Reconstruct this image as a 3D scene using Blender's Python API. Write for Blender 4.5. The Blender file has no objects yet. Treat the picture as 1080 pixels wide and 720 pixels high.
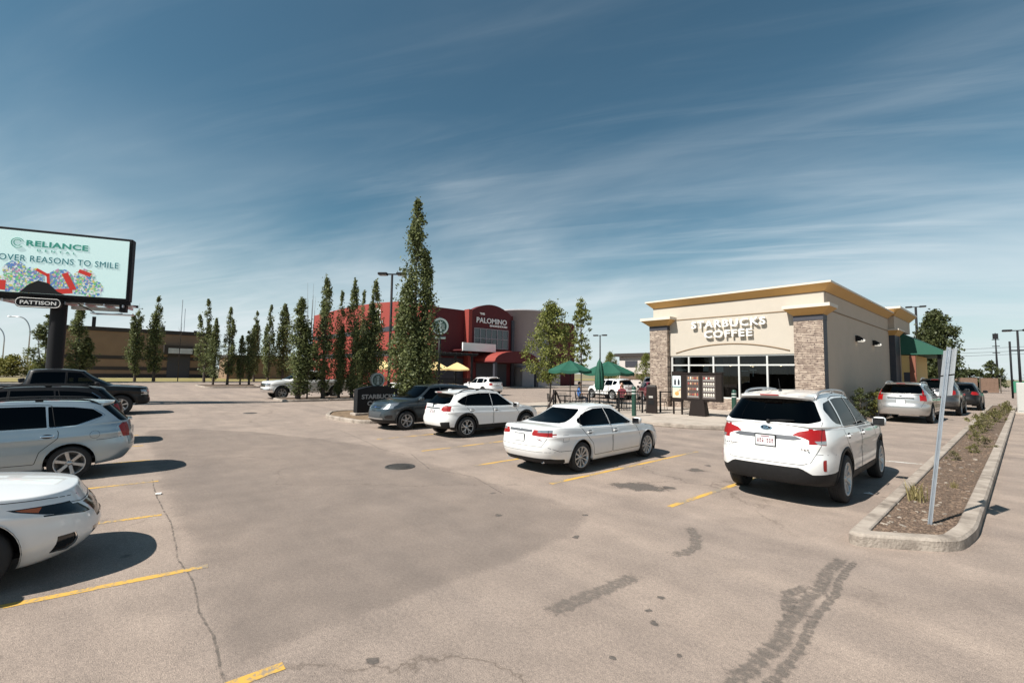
import bpy, bmesh, math, random
import numpy as np
from mathutils import Vector, Matrix
from mathutils.bvhtree import BVHTree
from mathutils.interpolate import poly_3d_calc
random.seed(7)
RNG = np.random.default_rng(11)
SC = bpy.context.scene
COL = SC.collection
rad = math.radians

# ------------------------------------------------------------------ objects
def link(o, parent=None):
    COL.objects.link(o)
    if parent is not None:
        o.parent = parent
    return o

def tag(o, label=None, cat=None, group=None, kind=None):
    if label: o["label"] = label
    if cat: o["category"] = cat
    if group: o["group"] = group
    if kind: o["kind"] = kind
    return o

def empty(name, loc=(0, 0, 0), rz=0.0, parent=None, scale=1.0):
    o = bpy.data.objects.new(name, None)
    o.empty_display_size = 0.2
    o.location = loc
    o.rotation_euler = (0, 0, rz)
    o.scale = (scale,) * 3
    return link(o, parent)

def mesh_obj(name, me, parent=None, loc=None):
    o = bpy.data.objects.new(name, me)
    if loc is not None: o.location = loc
    return link(o, parent)

def copy_tree(o, parent=None):
    c = o.copy()
    link(c)
    c.parent = parent
    for ch in list(o.children):
        copy_tree(ch, c)
    return c

class MB:
    """collects shapes into one mesh, with a material index per face"""
    def __init__(self):
        self.v = []; self.f = []; self.m = []; self.mats = []; self.sm = []
    def mi(self, mat):
        if mat not in self.mats: self.mats.append(mat)
        return self.mats.index(mat)
    def add(self, verts, faces, mat, smooth=False, M=None):
        b = len(self.v)
        if M is not None:
            verts = [M @ Vector(p) for p in verts]
        self.v.extend([tuple(p) for p in verts])
        i = self.mi(mat)
        for f in faces:
            self.f.append([b + k for k in f]); self.m.append(i); self.sm.append(smooth)
        return self
    def box(self, c, s, mat, rz=0.0, bev=0.0, M=None):
        x, y, z = s[0] / 2, s[1] / 2, s[2] / 2
        if bev <= 0:
            vs = [(-x, -y, -z), (x, -y, -z), (x, y, -z), (-x, y, -z), (-x, -y, z), (x, -y, z), (x, y, z), (-x, y, z)]
            fs = [(0, 3, 2, 1), (4, 5, 6, 7), (0, 1, 5, 4), (1, 2, 6, 5), (2, 3, 7, 6), (3, 0, 4, 7)]
        else:
            b = min(bev, x * .49, y * .49, z * .49)
            vs = []; idx = {}
            for sx in (-1, 1):
                for sy in (-1, 1):
                    for sz in (-1, 1):
                        for a in range(3):
                            p = [sx * x, sy * y, sz * z]
                            for k in range(3):
                                if k != a: p[k] -= (sx, sy, sz)[k] * b
                            idx[(sx, sy, sz, a)] = len(vs); vs.append(tuple(p))
            fs = []
            def q(a, s):
                o = [k for k in range(3) if k != a]
                r = []
                for (u, w) in ((-1, -1), (1, -1), (1, 1), (-1, 1)):
                    t = [0, 0, 0]; t[a] = s; t[o[0]] = u; t[o[1]] = w
                    r.append(idx[(t[0], t[1], t[2], a)])
                n = (s > 0) ^ (a == 1)
                return r if n else r[::-1]
            for a in range(3):
                for s in (-1, 1): fs.append(q(a, s))
            for a in range(3):
                o = [k for k in range(3) if k != a]
                for u in (-1, 1):
                    for w in (-1, 1):
                        t0 = [0, 0, 0]; t0[a] = -1; t0[o[0]] = u; t0[o[1]] = w
                        t1 = list(t0); t1[a] = 1
                        r = [idx[(*t0, o[0])], idx[(*t1, o[0])], idx[(*t1, o[1])], idx[(*t0, o[1])]]
                        fs.append(r)
            for sx in (-1, 1):
                for sy in (-1, 1):
                    for sz in (-1, 1):
                        fs.append([idx[(sx, sy, sz, a)] for a in range(3)])
        T = Matrix.Translation(c) @ Matrix.Rotation(rz, 4, 'Z')
        if M is not None: T = M @ T
        return self.add(vs, fs, mat, False, T)
    def frustum(self, c, s0, s1, h, mat, M=None):
        """box whose base is s0 and top s1, standing on c"""
        vs = []
        for z, s in ((0, s0), (h, s1)):
            x, y = s[0] / 2, s[1] / 2
            vs += [(c[0] - x, c[1] - y, c[2] + z), (c[0] + x, c[1] - y, c[2] + z), (c[0] + x, c[1] + y, c[2] + z), (c[0] - x, c[1] + y, c[2] + z)]
        fs = [(0, 3, 2, 1), (4, 5, 6, 7), (0, 1, 5, 4), (1, 2, 6, 5), (2, 3, 7, 6), (3, 0, 4, 7)]
        return self.add(vs, fs, mat, False, M)
    def tube(self, pts, r, mat, n=8, cap=True, M=None):
        pts = [Vector(p) for p in pts]
        rr = r if isinstance(r, (list, tuple)) else [r] * len(pts)
        vs = []; fs = []
        up = None
        for i, p in enumerate(pts):
            if i == 0: t = pts[1] - p
            elif i == len(pts) - 1: t = p - pts[i - 1]
            else: t = (pts[i + 1] - p).normalized() + (p - pts[i - 1]).normalized()
            t.normalize()
            if up is None:
                up = Vector((0, 0, 1)) if abs(t.z) < .9 else Vector((1, 0, 0))
            a = t.cross(up)
            if a.length < 1e-5: a = t.orthogonal()
            a.normalize(); b = a.cross(t).normalized(); up = b
            for k in range(n):
                w = 2 * math.pi * k / n
                vs.append(p + (a * math.cos(w) + b * math.sin(w)) * rr[i])
        for i in range(len(pts) - 1):
            for k in range(n):
                fs.append((i * n + k, i * n + (k + 1) % n, (i + 1) * n + (k + 1) % n, (i + 1) * n + k))
        self.add(vs, fs, mat, True, M)
        if cap:
            e = (len(pts) - 1) * n
            self.add(vs[:n], [list(range(n))], mat, False, M)
            self.add(vs[e:], [list(range(n))[::-1]], mat, False, M)
        return self
    def lathe(self, prof, mat, n=24, axis='Z', M=None, closed=False, a0=0, a1=2 * math.pi):
        """prof: (radius, height)"""
        vs = []; fs = []
        full = abs(a1 - a0 - 2 * math.pi) < 1e-6
        m = n if full else n + 1
        for r, h in prof:
            for k in range(m):
                w = a0 + (a1 - a0) * k / n
                if axis == 'Z': vs.append((r * math.cos(w), r * math.sin(w), h))
                else: vs.append((r * math.cos(w), h, r * math.sin(w)))
        P = len(prof)
        for i in range(P if closed else P - 1):
            j = (i + 1) % P
            for k in range(n):
                k2 = (k + 1) % m
                fs.append((i * m + k, i * m + k2, j * m + k2, j * m + k))
        return self.add(vs, fs, mat, True, M)
    def prism(self, poly, h, mat, M=None, smooth=False):
        """poly in xy, extruded from z=0 to h"""
        n = len(poly)
        vs = [(p[0], p[1], 0) for p in poly] + [(p[0], p[1], h) for p in poly]
        fs = [list(range(n))[::-1], list(range(n, 2 * n))]
        for i in range(n):
            j = (i + 1) % n
            fs.append((i, j, n + j, n + i))
        return self.add(vs, fs, mat, smooth, M)
    def ellipsoid(self, c, s, mat, n=14, m=9, M=None, p=2.0):
        vs = []; fs = []
        for i in range(m + 1):
            t = math.pi * i / m - math.pi / 2
            for k in range(n):
                w = 2 * math.pi * k / n
                f = lambda v: math.copysign(abs(v) ** (2 / p), v)
                vs.append((c[0] + s[0] * f(math.cos(t)) * f(math.cos(w)), c[1] + s[1] * f(math.cos(t)) * f(math.sin(w)), c[2] + s[2] * f(math.sin(t))))
        for i in range(m):
            for k in range(n):
                fs.append((i * n + k, i * n + (k + 1) % n, (i + 1) * n + (k + 1) % n, (i + 1) * n + k))
        return self.add(vs, fs, mat, True, M)
    def mesh(self, name, fix=True):
        me = bpy.data.meshes.new(name)
        me.from_pydata(self.v, [], self.f)
        for m in self.mats: me.materials.append(m)
        me.polygons.foreach_set('material_index', self.m)
        me.polygons.foreach_set('use_smooth', self.sm)
        me.update()
        if fix and len(self.f) < 60000:
            bm = bmesh.new(); bm.from_mesh(me)
            bmesh.ops.remove_doubles(bm, verts=bm.verts, dist=1e-5)
            bmesh.ops.recalc_face_normals(bm, faces=bm.faces)
            bm.to_mesh(me); bm.free()
        return me
    def build(self, name, parent=None, loc=None, fix=True):
        return mesh_obj(name, self.mesh(name, fix), parent, loc)

# ------------------------------------------------------------------ materials
MATS = {}
def NT(m): return m.node_tree.nodes, m.node_tree.links
def new_mat(name):
    m = bpy.data.materials.new(name); m.use_nodes = True
    MATS[name] = m
    return m, m.node_tree.nodes['Principled BSDF']
def mat(name, base, rough=.6, metal=0., coat=0., spec=.5, vary=0., scale=8., bump=0., bscale=60., emit=None, estr=1., coat_rough=.03):
    """plain principled surface with a little procedural colour variation and bump"""
    if name in MATS: return MATS[name]
    m, p = new_mat(name)
    n, l = NT(m)
    p.inputs['Roughness'].default_value = rough
    p.inputs['Metallic'].default_value = metal
    p.inputs['Coat Weight'].default_value = coat
    p.inputs['Coat Roughness'].default_value = coat_rough
    p.inputs['Specular IOR Level'].default_value = spec
    p.inputs['Base Color'].default_value = (*base, 1)
    if emit:
        p.inputs['Emission Color'].default_value = (*emit, 1); p.inputs['Emission Strength'].default_value = estr
    if vary > 0 or bump > 0:
        tc = n.new('ShaderNodeTexCoord')
    if vary > 0:
        nz = n.new('ShaderNodeTexNoise'); nz.inputs['Scale'].default_value = scale; nz.inputs['Detail'].default_value = 6
        l.new(tc.outputs['Object'], nz.inputs['Vector'])
        mx = n.new('ShaderNodeMix'); mx.data_type = 'RGBA'
        a = [max(0, c * (1 - vary)) for c in base]; b = [min(1, c * (1 + vary)) for c in base]
        mx.inputs[6].default_value = (*a, 1); mx.inputs[7].default_value = (*b, 1)
        l.new(nz.outputs['Fac'], mx.inputs[0]); l.new(mx.outputs[2], p.inputs['Base Color'])
    if bump > 0:
        nb = n.new('ShaderNodeTexNoise'); nb.inputs['Scale'].default_value = bscale; nb.inputs['Detail'].default_value = 5
        l.new(tc.outputs['Object'], nb.inputs['Vector'])
        bp = n.new('ShaderNodeBump'); bp.inputs['Strength'].default_value = bump; bp.inputs['Distance'].default_value = .02
        l.new(nb.outputs['Fac'], bp.inputs['Height']); l.new(bp.outputs['Normal'], p.inputs['Normal'])
    return m
def ramp(n, l, src, stops):
    r = n.new('ShaderNodeValToRGB')
    el = r.color_ramp.elements
    while len(el) < len(stops): el.new(.5)
    for e, (pos, c) in zip(el, stops):
        e.position = pos; e.color = (*c, 1) if len(c) == 3 else c
    l.new(src, r.inputs['Fac'])
    return r
def car_paint(name, base, metal=0., rough=.35, dirt=.5):
    """painted sheet metal, clear coated, with road dust low down; cabin side is grey lining"""
    if name in MATS: return MATS[name]
    m, p = new_mat(name); n, l = NT(m)
    p.inputs['Coat Weight'].default_value = 1.0; p.inputs['Coat Roughness'].default_value = .02
    p.inputs['Metallic'].default_value = metal; p.inputs['Roughness'].default_value = rough
    tc = n.new('ShaderNodeTexCoord')
    sep = n.new('ShaderNodeSeparateXYZ'); l.new(tc.outputs['Object'], sep.inputs[0])
    nz = n.new('ShaderNodeTexNoise'); nz.inputs['Scale'].default_value = 5; nz.inputs['Detail'].default_value = 8
    l.new(tc.outputs['Object'], nz.inputs['Vector'])
    mr = n.new('ShaderNodeMapRange'); mr.inputs[1].default_value = .15; mr.inputs[2].default_value = .75
    mr.inputs[3].default_value = dirt; mr.inputs[4].default_value = .02
    l.new(sep.outputs['Z'], mr.inputs[0])
    mu = n.new('ShaderNodeMath'); mu.operation = 'MULTIPLY'
    l.new(mr.outputs[0], mu.inputs[0]); l.new(nz.outputs['Fac'], mu.inputs[1])
    mx = n.new('ShaderNodeMix'); mx.data_type = 'RGBA'
    mx.inputs[6].default_value = (*base, 1); mx.inputs[7].default_value = (.26, .23, .2, 1)
    l.new(mu.outputs[0], mx.inputs[0])
    ge = n.new('ShaderNodeNewGeometry')
    mx2 = n.new('ShaderNodeMix'); mx2.data_type = 'RGBA'
    l.new(ge.outputs['Backfacing'], mx2.inputs[0]); l.new(mx.outputs[2], mx2.inputs[6]); mx2.inputs[7].default_value = (.06, .06, .065, 1)
    l.new(mx2.outputs[2], p.inputs['Base Color'])
    rr = n.new('ShaderNodeMapRange'); rr.inputs[3].default_value = .02; rr.inputs[4].default_value = .25
    l.new(mu.outputs[0], rr.inputs[0]); l.new(rr.outputs[0], p.inputs['Coat Roughness'])
    return m
def glass(name, tint=(.03, .035, .04), refl=1.0):
    """thin tinted pane: dark see-through film under a mirror-like surface"""
    if name in MATS: return MATS[name]
    m, p = new_mat(name); n, l = NT(m)
    n.remove(p)
    out = n['Material Output']
    tr = n.new('ShaderNodeBsdfTransparent'); tr.inputs['Color'].default_value = (*tint, 1)
    gl = n.new('ShaderNodeBsdfGlossy'); gl.inputs['Roughness'].default_value = .01; gl.inputs['Color'].default_value = (refl, refl, refl, 1)
    fr = n.new('ShaderNodeFresnel'); fr.inputs['IOR'].default_value = 1.5
    mx = n.new('ShaderNodeMixShader')
    l.new(fr.outputs[0], mx.inputs[0]); l.new(tr.outputs[0], mx.inputs[1]); l.new(gl.outputs[0], mx.inputs[2])
    l.new(mx.outputs[0], out.inputs['Surface'])
    return m

BLACKP = mat('black_plastic', (.014, .014, .015), .6, spec=.25, vary=.3, scale=20, bump=.1, bscale=300)
BLACKG = mat('gloss_black', (.008, .008, .009), .15, coat=.5)
RUBBER = mat('tyre_rubber', (.02, .02, .021), .85, vary=.3, scale=12)
GREYT = mat('grey_trim', (.16, .16, .17), .35, .6)
SEAM = mat('panel_gap', (.012, .012, .013), .9)
CHROME = mat('chrome', (.75, .76, .78), .12, 1.)
ALLOY = mat('wheel_alloy', (.5, .5, .5), .38, .75, vary=.12)
ALLOYD = mat('dark_alloy', (.035, .036, .038), .35, .6)
DISC = mat('brake_disc', (.12, .115, .11), .5, .8)
REDL = mat('red_lamp_lens', (.27, .004, .004), .35, coat=.2, vary=.25, scale=40, bump=.15, bscale=90)
CLEARL = mat('clear_lamp_lens', (.45, .46, .47), .08, .7, coat=1., vary=.35, scale=25, bump=.3, bscale=40)
AMBER = mat('amber_lens', (.42, .1, .02), .15, coat=1.)
PLATEW = mat('plate_white', (.62, .63, .64), .45, vary=.06, scale=60)
PLATER = mat('plate_ink', (.2, .06, .08), .6)
SEATM = mat('seat_cloth', (.05, .05, .052), .9, vary=.3)
BEIGE = mat('seat_tan', (.3, .25, .19), .8, vary=.2)
GLASSD = glass('privacy_glass', (.014, .015, .016), .45)
GLASSC = glass('window_glass', (.13, .145, .14), .42)
WHITEP = car_paint('white_paint', (.8, .8, .79), dirt=.35)
# ------------------------------------------------------------------ cars
def lerp_tab(tab, x):
    """tab: list of (x, value), x descending or ascending"""
    t = sorted(tab)
    return np.interp(x, [a for a, _ in t], [b for _, b in t])
def smooth_tab(tab, x, w=.12):
    x = np.asarray(x, float)
    o = [lerp_tab(tab, x + d * w) for d in (-1, -.66, -.33, 0, .33, .66, 1)]
    k = [.4, .8, 1.2, 1.4, 1.2, .8, .4]
    return sum(a * b for a, b in zip(o, k)) / sum(k)
def half_outline(xf, xr, w, n, pf, qf, pr, qr, xm):
    """front centre -> side -> rear centre, superellipse corners, n points each half"""
    def arc(a, b, p, q):
        ph = np.linspace(0, math.pi / 2, 500)
        x = a * np.cos(ph) ** (2 / p); y = b * np.sin(ph) ** (2 / q)
        d = np.r_[0, np.cumsum(np.hypot(np.diff(x), np.diff(y)))]
        t = np.linspace(0, d[-1], n)
        return np.interp(t, d, x), np.interp(t, d, y)
    x1, y1 = arc(max(xf - xm, .02), w, pf, qf)
    x2, y2 = arc(max(xm - xr, .02), w, pr, qr)
    x = np.r_[xm + x1, (xm - x2[::-1])[1:]]
    y = np.r_[y1, y2[::-1][1:]]
    y[0] = 0; y[-1] = 0
    return x, y

def body_grid(S, n=34, sub=3):
    L, W = S['L'], S['W']
    F = S['wb'] / 2 + S['fo']; Rr = F - L                      # x of the two ends
    hw = W / 2
    deck = S['deck']; roof = S['roof']; sill = S['sill']
    crown = S.get('crown', .045)
    ws0, ws1, bl0, bl1 = S['cab']                             # windscreen foot/top, back light foot/top
    wb_, wr_ = S['wcab']
    pf, qf, pr, qr = S.get('ends', (8, 3, 9, 4))
    edge = S.get('wedge', .955) * hw
    def zdeck(x, y, we):
        c = np.clip(np.abs(y) / we, 0, 1) ** 2
        return smooth_tab(deck, x, .08) + crown * (1 - c)
    rows = []
    def put(x, y, z): rows.append(np.stack([x, y, z], 1))
    for t, ww in S['side']:                                    # lower body
        df = lerp_tab(S['front'], t); dr = lerp_tab(S['rear'], t)
        x, y = half_outline(F - df, Rr + dr, ww * hw, n, pf, qf, pr, qr, 0.)
        zs = smooth_tab(sill, x, .1); ze = zdeck(x, np.full_like(x, edge), edge) - .02
        put(x, y, zs + t * (ze - zs))
    df = lerp_tab(S['front'], 1.); dr = lerp_tab(S['rear'], 1.)
    ks = [0.02, .06, .18, .4, .65, .85, .96, 1.0]
    for k in ks:                                               # bonnet, shoulder, boot lid
        xf = (F - df) - .02 + (ws0 - (F - df) + .02) * k; xr = (Rr + dr) + .02 + (bl0 - (Rr + dr) - .02) * k
        w = edge + (wb_ - edge) * min(1, k ** .8)
        q = qf + (S.get('qws', 3.2) - qf) * k
        x, y = half_outline(xf, xr, w, n, pf, q, pr, qr + (S.get('qbl', 4) - qr) * k, 0.)
        put(x, y, zdeck(x, y, edge) - .018 * max(0, 1 - k * 12))
    for s in (.06, .25, .5, .75, .92, 1.0):                    # cabin
        e = s
        xf = ws0 + (ws1 - ws0) * e; xr = bl0 + (bl1 - bl0) * (e ** S.get('blp', 1.0))
        w = wb_ + (wr_ - wb_) * (s ** 1.35)
        x, y = half_outline(xf, xr, w, n, pf, S.get('qws', 3.2), S.get('pbl', pr), S.get('qbl', 4), S.get('xcab', 0.))
        zb = zdeck(x, y, edge); zt = smooth_tab(roof, x, .12) - .035 - S.get('rcrown', .03) * (y / max(wr_, .1)) ** 2
        sz = s if s < .9 else s - (s - .9) * .12
        put(x, y, zb + (zt - zb) * sz)
    for k in (.04, .12, .3, .55, .8, .97):                     # roof
        xc = (ws1 + bl1) / 2
        x, y = half_outline(xc + (ws1 - xc) * (1 - k), xc + (bl1 - xc) * (1 - k), wr_ * (1 - k), n, pf, S.get('qws', 3.2), S.get('pbl', pr), S.get('qbl', 4), xc * k + S.get('xcab', 0.) * (1 - k))
        zt = smooth_tab(roof, x, .12) - S.get('rcrown', .03) * (y / max(wr_, .1)) ** 2
        put(x, y, zt - .012 * max(0, 1 - k * 9))
    rows = np.array(rows)
    # catmull-rom along the levels
    out = []
    K = len(rows)
    for i in range(K - 1):
        p0, p1, p2, p3 = rows[max(i - 1, 0)], rows[i], rows[i + 1], rows[min(i + 2, K - 1)]
        for j in range(sub):
            t = j / sub
            # monotone-ish: damped tangents
            m1 = (p2 - p0) * .5; m2 = (p3 - p1) * .5
            lim = np.linalg.norm(p2 - p1, axis=1, keepdims=True) * 1.3 + 1e-6
            m1 = m1 * np.minimum(1, lim / (np.linalg.norm(m1, axis=1, keepdims=True) + 1e-9))
            m2 = m2 * np.minimum(1, lim / (np.linalg.norm(m2, axis=1, keepdims=True) + 1e-9))
            out.append((2 * t**3 - 3 * t**2 + 1) * p1 + (t**3 - 2 * t**2 + t) * m1 + (-2 * t**3 + 3 * t**2) * p2 + (t**3 - t**2) * m2)
    out.append(rows[-1])
    return np.array(out)

def body_bm(S, n, sub):
    G = body_grid(S, n, sub)
    K, N, _ = G.shape
    bm = bmesh.new()
    vs = []
    for i in range(K):
        row = [bm.verts.new(G[i, j]) for j in range(N)]
        mir = [row[0]] + [bm.verts.new((G[i, j, 0], -G[i, j, 1], G[i, j, 2])) for j in range(1, N - 1)] + [row[-1]]
        vs.append(row + mir[::-1][1:-1])
    M = len(vs[0])
    for i in range(K - 1):
        for j in range(M):
            j2 = (j + 1) % M
            try: bm.faces.new((vs[i][j], vs[i][j2], vs[i + 1][j2], vs[i + 1][j]))
            except ValueError: pass
    top = vs[-1]
    try: bm.faces.new(top)
    except ValueError: pass
    bmesh.ops.remove_doubles(bm, verts=bm.verts, dist=2e-4)
    bmesh.ops.recalc_face_normals(bm, faces=bm.faces)
    if sum(f.normal.z for f in bm.faces if f.calc_center_median().z > S['H'] - .1) < 0:
        bmesh.ops.reverse_faces(bm, faces=bm.faces)
    bm.normal_update()
    return bm

def in_poly(px, py, poly):
    c = False; n = len(poly); j = n - 1
    for i in range(n):
        xi, yi = poly[i]; xj, yj = poly[j]
        if (yi > py) != (yj > py) and px < (xj - xi) * (py - yi) / (yj - yi + 1e-12) + xi: c = not c
        j = i
    return c
def round_poly(poly, r=.03, k=3):
    """fillet the corners"""
    out = []; n = len(poly)
    for i in range(n):
        p = Vector(poly[i]); a = Vector(poly[i - 1]); b = Vector(poly[(i + 1) % n])
        d1 = (a - p); d2 = (b - p)
        q = min(r, d1.length * .45, d2.length * .45)
        s = p + d1.normalized() * q; e = p + d2.normalized() * q
        for t in range(k + 1):
            u = t / k
            out.append(tuple((1 - u)**2 * s + 2 * u * (1 - u) * p + u * u * e))
    return out
def arc_poly(cx, cz, r, n=22):
    return [(cx + r * math.cos(2 * math.pi * i / n), cz + r * math.sin(2 * math.pi * i / n)) for i in range(n)]
def mirror_poly(p): return [(-a, b) for a, b in p][::-1]

class CarShell:
    def __init__(self, S, n=34, sub=3):
        self.S = S
        self.bm = body_bm(S, n, sub)
        self.ref = self.bm.copy(); self.ref.normal_update()
        self.ref.faces.ensure_lookup_table()
        self.tree = BVHTree.FromBMesh(self.ref)
        self.lay = self.bm.faces.layers.int.new('part')
        self.parts = ['body']
        self.hw = S['W'] / 2
    def ok(self, f, view, lim=.2):
        n = f.normal; c = f.calc_center_median()
        if view == 'side': return abs(n.y) > .4 and abs(c.y) > .3 * self.hw
        if view == 'rear': return n.x < -lim and c.x < -.2
        if view == 'front': return n.x > lim and c.x > .2
        if view == 'top': return n.z > .3
    def uv(self, c, view):
        return (c.x, c.z) if view == 'side' else ((c.x, c.y) if view == 'top' else (c.y, c.z))
    def cut(self, view, poly):
        bm = self.bm
        us = [p[0] for p in poly]; vs = [p[1] for p in poly]
        m = .15
        b = (min(us) - m, max(us) + m, min(vs) - m, max(vs) + m)
        fs = []
        for f in bm.faces:
            if self.ok(f, view):
                u, v = self.uv(f.calc_center_median(), view)
                if b[0] < u < b[1] and b[2] < v < b[3]: fs.append(f)
        geom = set(fs)
        for f in fs: geom.update(f.edges); geom.update(f.verts)
        geom = list(geom)
        n = len(poly)
        for i in range(n):
            (u0, v0), (u1, v1) = poly[i], poly[(i + 1) % n]
            du, dv = u1 - u0, v1 - v0
            if math.hypot(du, dv) < 1e-5: continue
            if view == 'side': co, no = (u0, 0, v0), (dv, 0, -du)
            elif view == 'top': co, no = (u0, v0, 0), (dv, -du, 0)
            else: co, no = (0, u0, v0), (0, dv, -du)
            r = bmesh.ops.bisect_plane(bm, geom=[g for g in geom if g.is_valid], dist=1e-4, plane_co=co, plane_no=Vector(no).normalized())
            geom = r['geom']
    def mark(self, name, view, poly, test=None, lim=.2):
        """tag faces inside poly; name may come back several times"""
        if name not in self.parts: self.parts.append(name)
        k = self.parts.index(name)
        for f in self.bm.faces:
            if self.ok(f, view, lim):
                c = f.calc_center_median()
                if test and not test(c): continue
                u, v = self.uv(c, view)
                if in_poly(u, v, poly): f[self.lay] = k
    def normal(self, co):
        loc, no, i, d = self.tree.find_nearest(co)
        f = self.ref.faces[i]
        w = poly_3d_calc([v.co for v in f.verts], loc)
        r = Vector((0, 0, 0))
        for a, v in zip(w, f.verts): r += v.normal * a
        return r.normalized() if r.length > 1e-6 else no
    def extract(self, name, objname, mat_, parent, inset=0.0):
        k = self.parts.index(name)
        fs = [f for f in self.bm.faces if f[self.lay] == k]
        if not fs: return None
        idx = {}; vs = []; polys = []; nos = []
        for f in fs:
            r = []
            for v in f.verts:
                if v not in idx:
                    idx[v] = len(vs)
                    no = self.normal(v.co); nos.append(no)
                    vs.append(v.co - no * inset)
                r.append(idx[v])
            polys.append(r)
        me = bpy.data.meshes.new(objname)
        me.from_pydata(vs, [], polys)
        me.materials.append(mat_)
        me.polygons.foreach_set('use_smooth', [True] * len(polys))
        me.update()
        me.normals_split_custom_set_from_vertices(nos)
        return mesh_obj(objname, me, parent)
    def hit(self, view, u, v, sgn=1):
        if view == 'side': o, d = Vector((u, 3 * sgn, v)), Vector((0, -sgn, 0))
        elif view == 'rear': o, d = Vector((-6, u, v)), Vector((1, 0, 0))
        elif view == 'front': o, d = Vector((6, u, v)), Vector((-1, 0, 0))
        else: o, d = Vector((u, v, 5)), Vector((0, 0, -1))
        loc, no, i, dist = self.tree.ray_cast(o, d)
        if loc is None: return None, None
        return loc, self.normal(loc)
    def ribbon(self, mb, view, pts, w, mat_, sgn=1, off=.0015, step=.05, closed=False):
        """flat strip of width w lying on the skin along pts"""
        P = list(pts) + ([pts[0]] if closed else [])
        path = []
        for a, b in zip(P[:-1], P[1:]):
            k = max(1, int(math.hypot(b[0] - a[0], b[1] - a[1]) / step))
            for t in range(k): path.append((a[0] + (b[0] - a[0]) * t / k, a[1] + (b[1] - a[1]) * t / k))
        path.append(P[-1])
        H = [self.hit(view, u, v, sgn) for u, v in path]
        H = [h for h in H if h[0] is not None]
        if len(H) < 2: return
        vs = []; fs = []
        for i, (c, no) in enumerate(H):
            t = (H[min(i + 1, len(H) - 1)][0] - H[max(i - 1, 0)][0])
            if closed and i in (0, len(H) - 1): t = H[1][0] - H[-2][0]
            s = t.cross(no)
            if s.length < 1e-7: s = Vector((0, 0, 1))
            s = s.normalized() * w / 2
            vs += [c + no * off + s, c + no * off - s]
        for i in range(len(H) - 1):
            if (H[i][0] - H[i + 1][0]).length > .35: continue
            fs.append((2 * i, 2 * i + 1, 2 * i + 3, 2 * i + 2))
        mb.add(vs, fs, mat_, True)

def wheel(parent, x, y, r, width, side, style, rimr, name='wheel', hi=True):
    """side = +1 when the outer face looks to +y. wheel > tyre, rim"""
    w = empty(name, (x, y, r), 0, parent)
    n = 40 if hi else 20
    h = width / 2
    t = MB()
    rr = rimr
    prof = [(rr - .012, -h * .8), (rr + .01, -h * .93), (rr + (r - rr) * .5, -h), (r - .022, -h * .93), (r - .006, -h * .8), (r, -h * .5), (r, h * .5), (r - .006, h * .8), (r - .022, h * .93), (rr + (r - rr) * .5, h), (rr + .01, h * .93), (rr - .012, h * .8)]
    t.lathe(prof, RUBBER, n, 'Y')
    for g in (-.28, 0, .28):                                   # tread grooves
        t.lathe([(r + .0006, h * g - .006), (r + .0006, h * g + .006)], SEAM, n, 'Y')
    t.build('tyre', w, fix=False)
    m = MB(); mt = style.get('mat', ALLOY); dk = style.get('back', ALLOYD)
    f = lambda d: side * d
    m.lathe([(rr - .012, f(-h * .8)), (rr - .03, f(-h * .6)), (rr - .03, f(h * .2)), (rr - .022, f(h * .55)), (rr - .012, f(h * .86))], mt if not style.get('dark') else dk, n, 'Y')
    m.lathe([(rr - .012, f(h * .86)), (rr + .006, f(h * .95)), (rr + .004, f(h * .8))], mt, n, 'Y')
    m.lathe([(0.0, f(h * .05)), (rr * .62, f(h * .05)), (rr * .62, f(-h * .1)), (rr - .03, f(-h * .1))], DISC, n, 'Y')
    k = style['n']; sw = style.get('w', .05); tw = style.get('tw', sw * 1.2); split = style.get('split', 0)
    y0 = h * .62; y1 = h * .8
    for i in range(k):
        a = 2 * math.pi * (i + .25) / k
        for s in ((-split, split) if split else (0,)):
            vs = []
            R0, R1 = .045, rr - .016
            for (R, ww, d) in ((R0, sw, y0 - .0), ((R0 + R1) / 2, (sw + tw) / 2 * .86, y0 + .012), (R1, tw, y1)):
                off = s * (R - R0) / (R1 - R0)
                for q, dd in ((-ww / 2, d - .03), (-ww / 2 * .75, d), (ww / 2 * .75, d), (ww / 2, d - .03)):
                    ca, sa = math.cos(a + off), math.sin(a + off)
                    vs.append((R * ca - q * sa, f(dd), R * sa + q * ca))
            fs = []
            for j in (0, 4):
                for e in range(3): fs.append((j + e, j + e + 1, j + e + 5, j + e + 4))
            m.add(vs, fs, mt)
    m.lathe([(0, f(y0 + .01)), (.03, f(y0 + .009)), (.034, f(y0 + .001)), (.07, f(y0 - .005)), (.075, f(y0 - .035))], mt, 20, 'Y')
    for i in range(5):
        a = 2 * math.pi * i / 5
        m.lathe([(0, f(y0 + .002)), (.01, f(y0 + .002)), (.01, f(y0 - .01))], SEAM, 8, 'Y', M=Matrix.Translation((.055 * math.cos(a), 0, .055 * math.sin(a))))
    m.build('rim', w)
    return w

def arch_liner(mb, x, z, r, y0, y1, mat_, z_low):
    a0 = math.asin(max(-.99, min(.99, (z_low - z) / r)))
    mb.lathe([(r, y0), (r, y1)], mat_, 20, 'Y', M=Matrix.Translation((x, 0, z)), a0=a0, a1=math.pi - a0)

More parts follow.
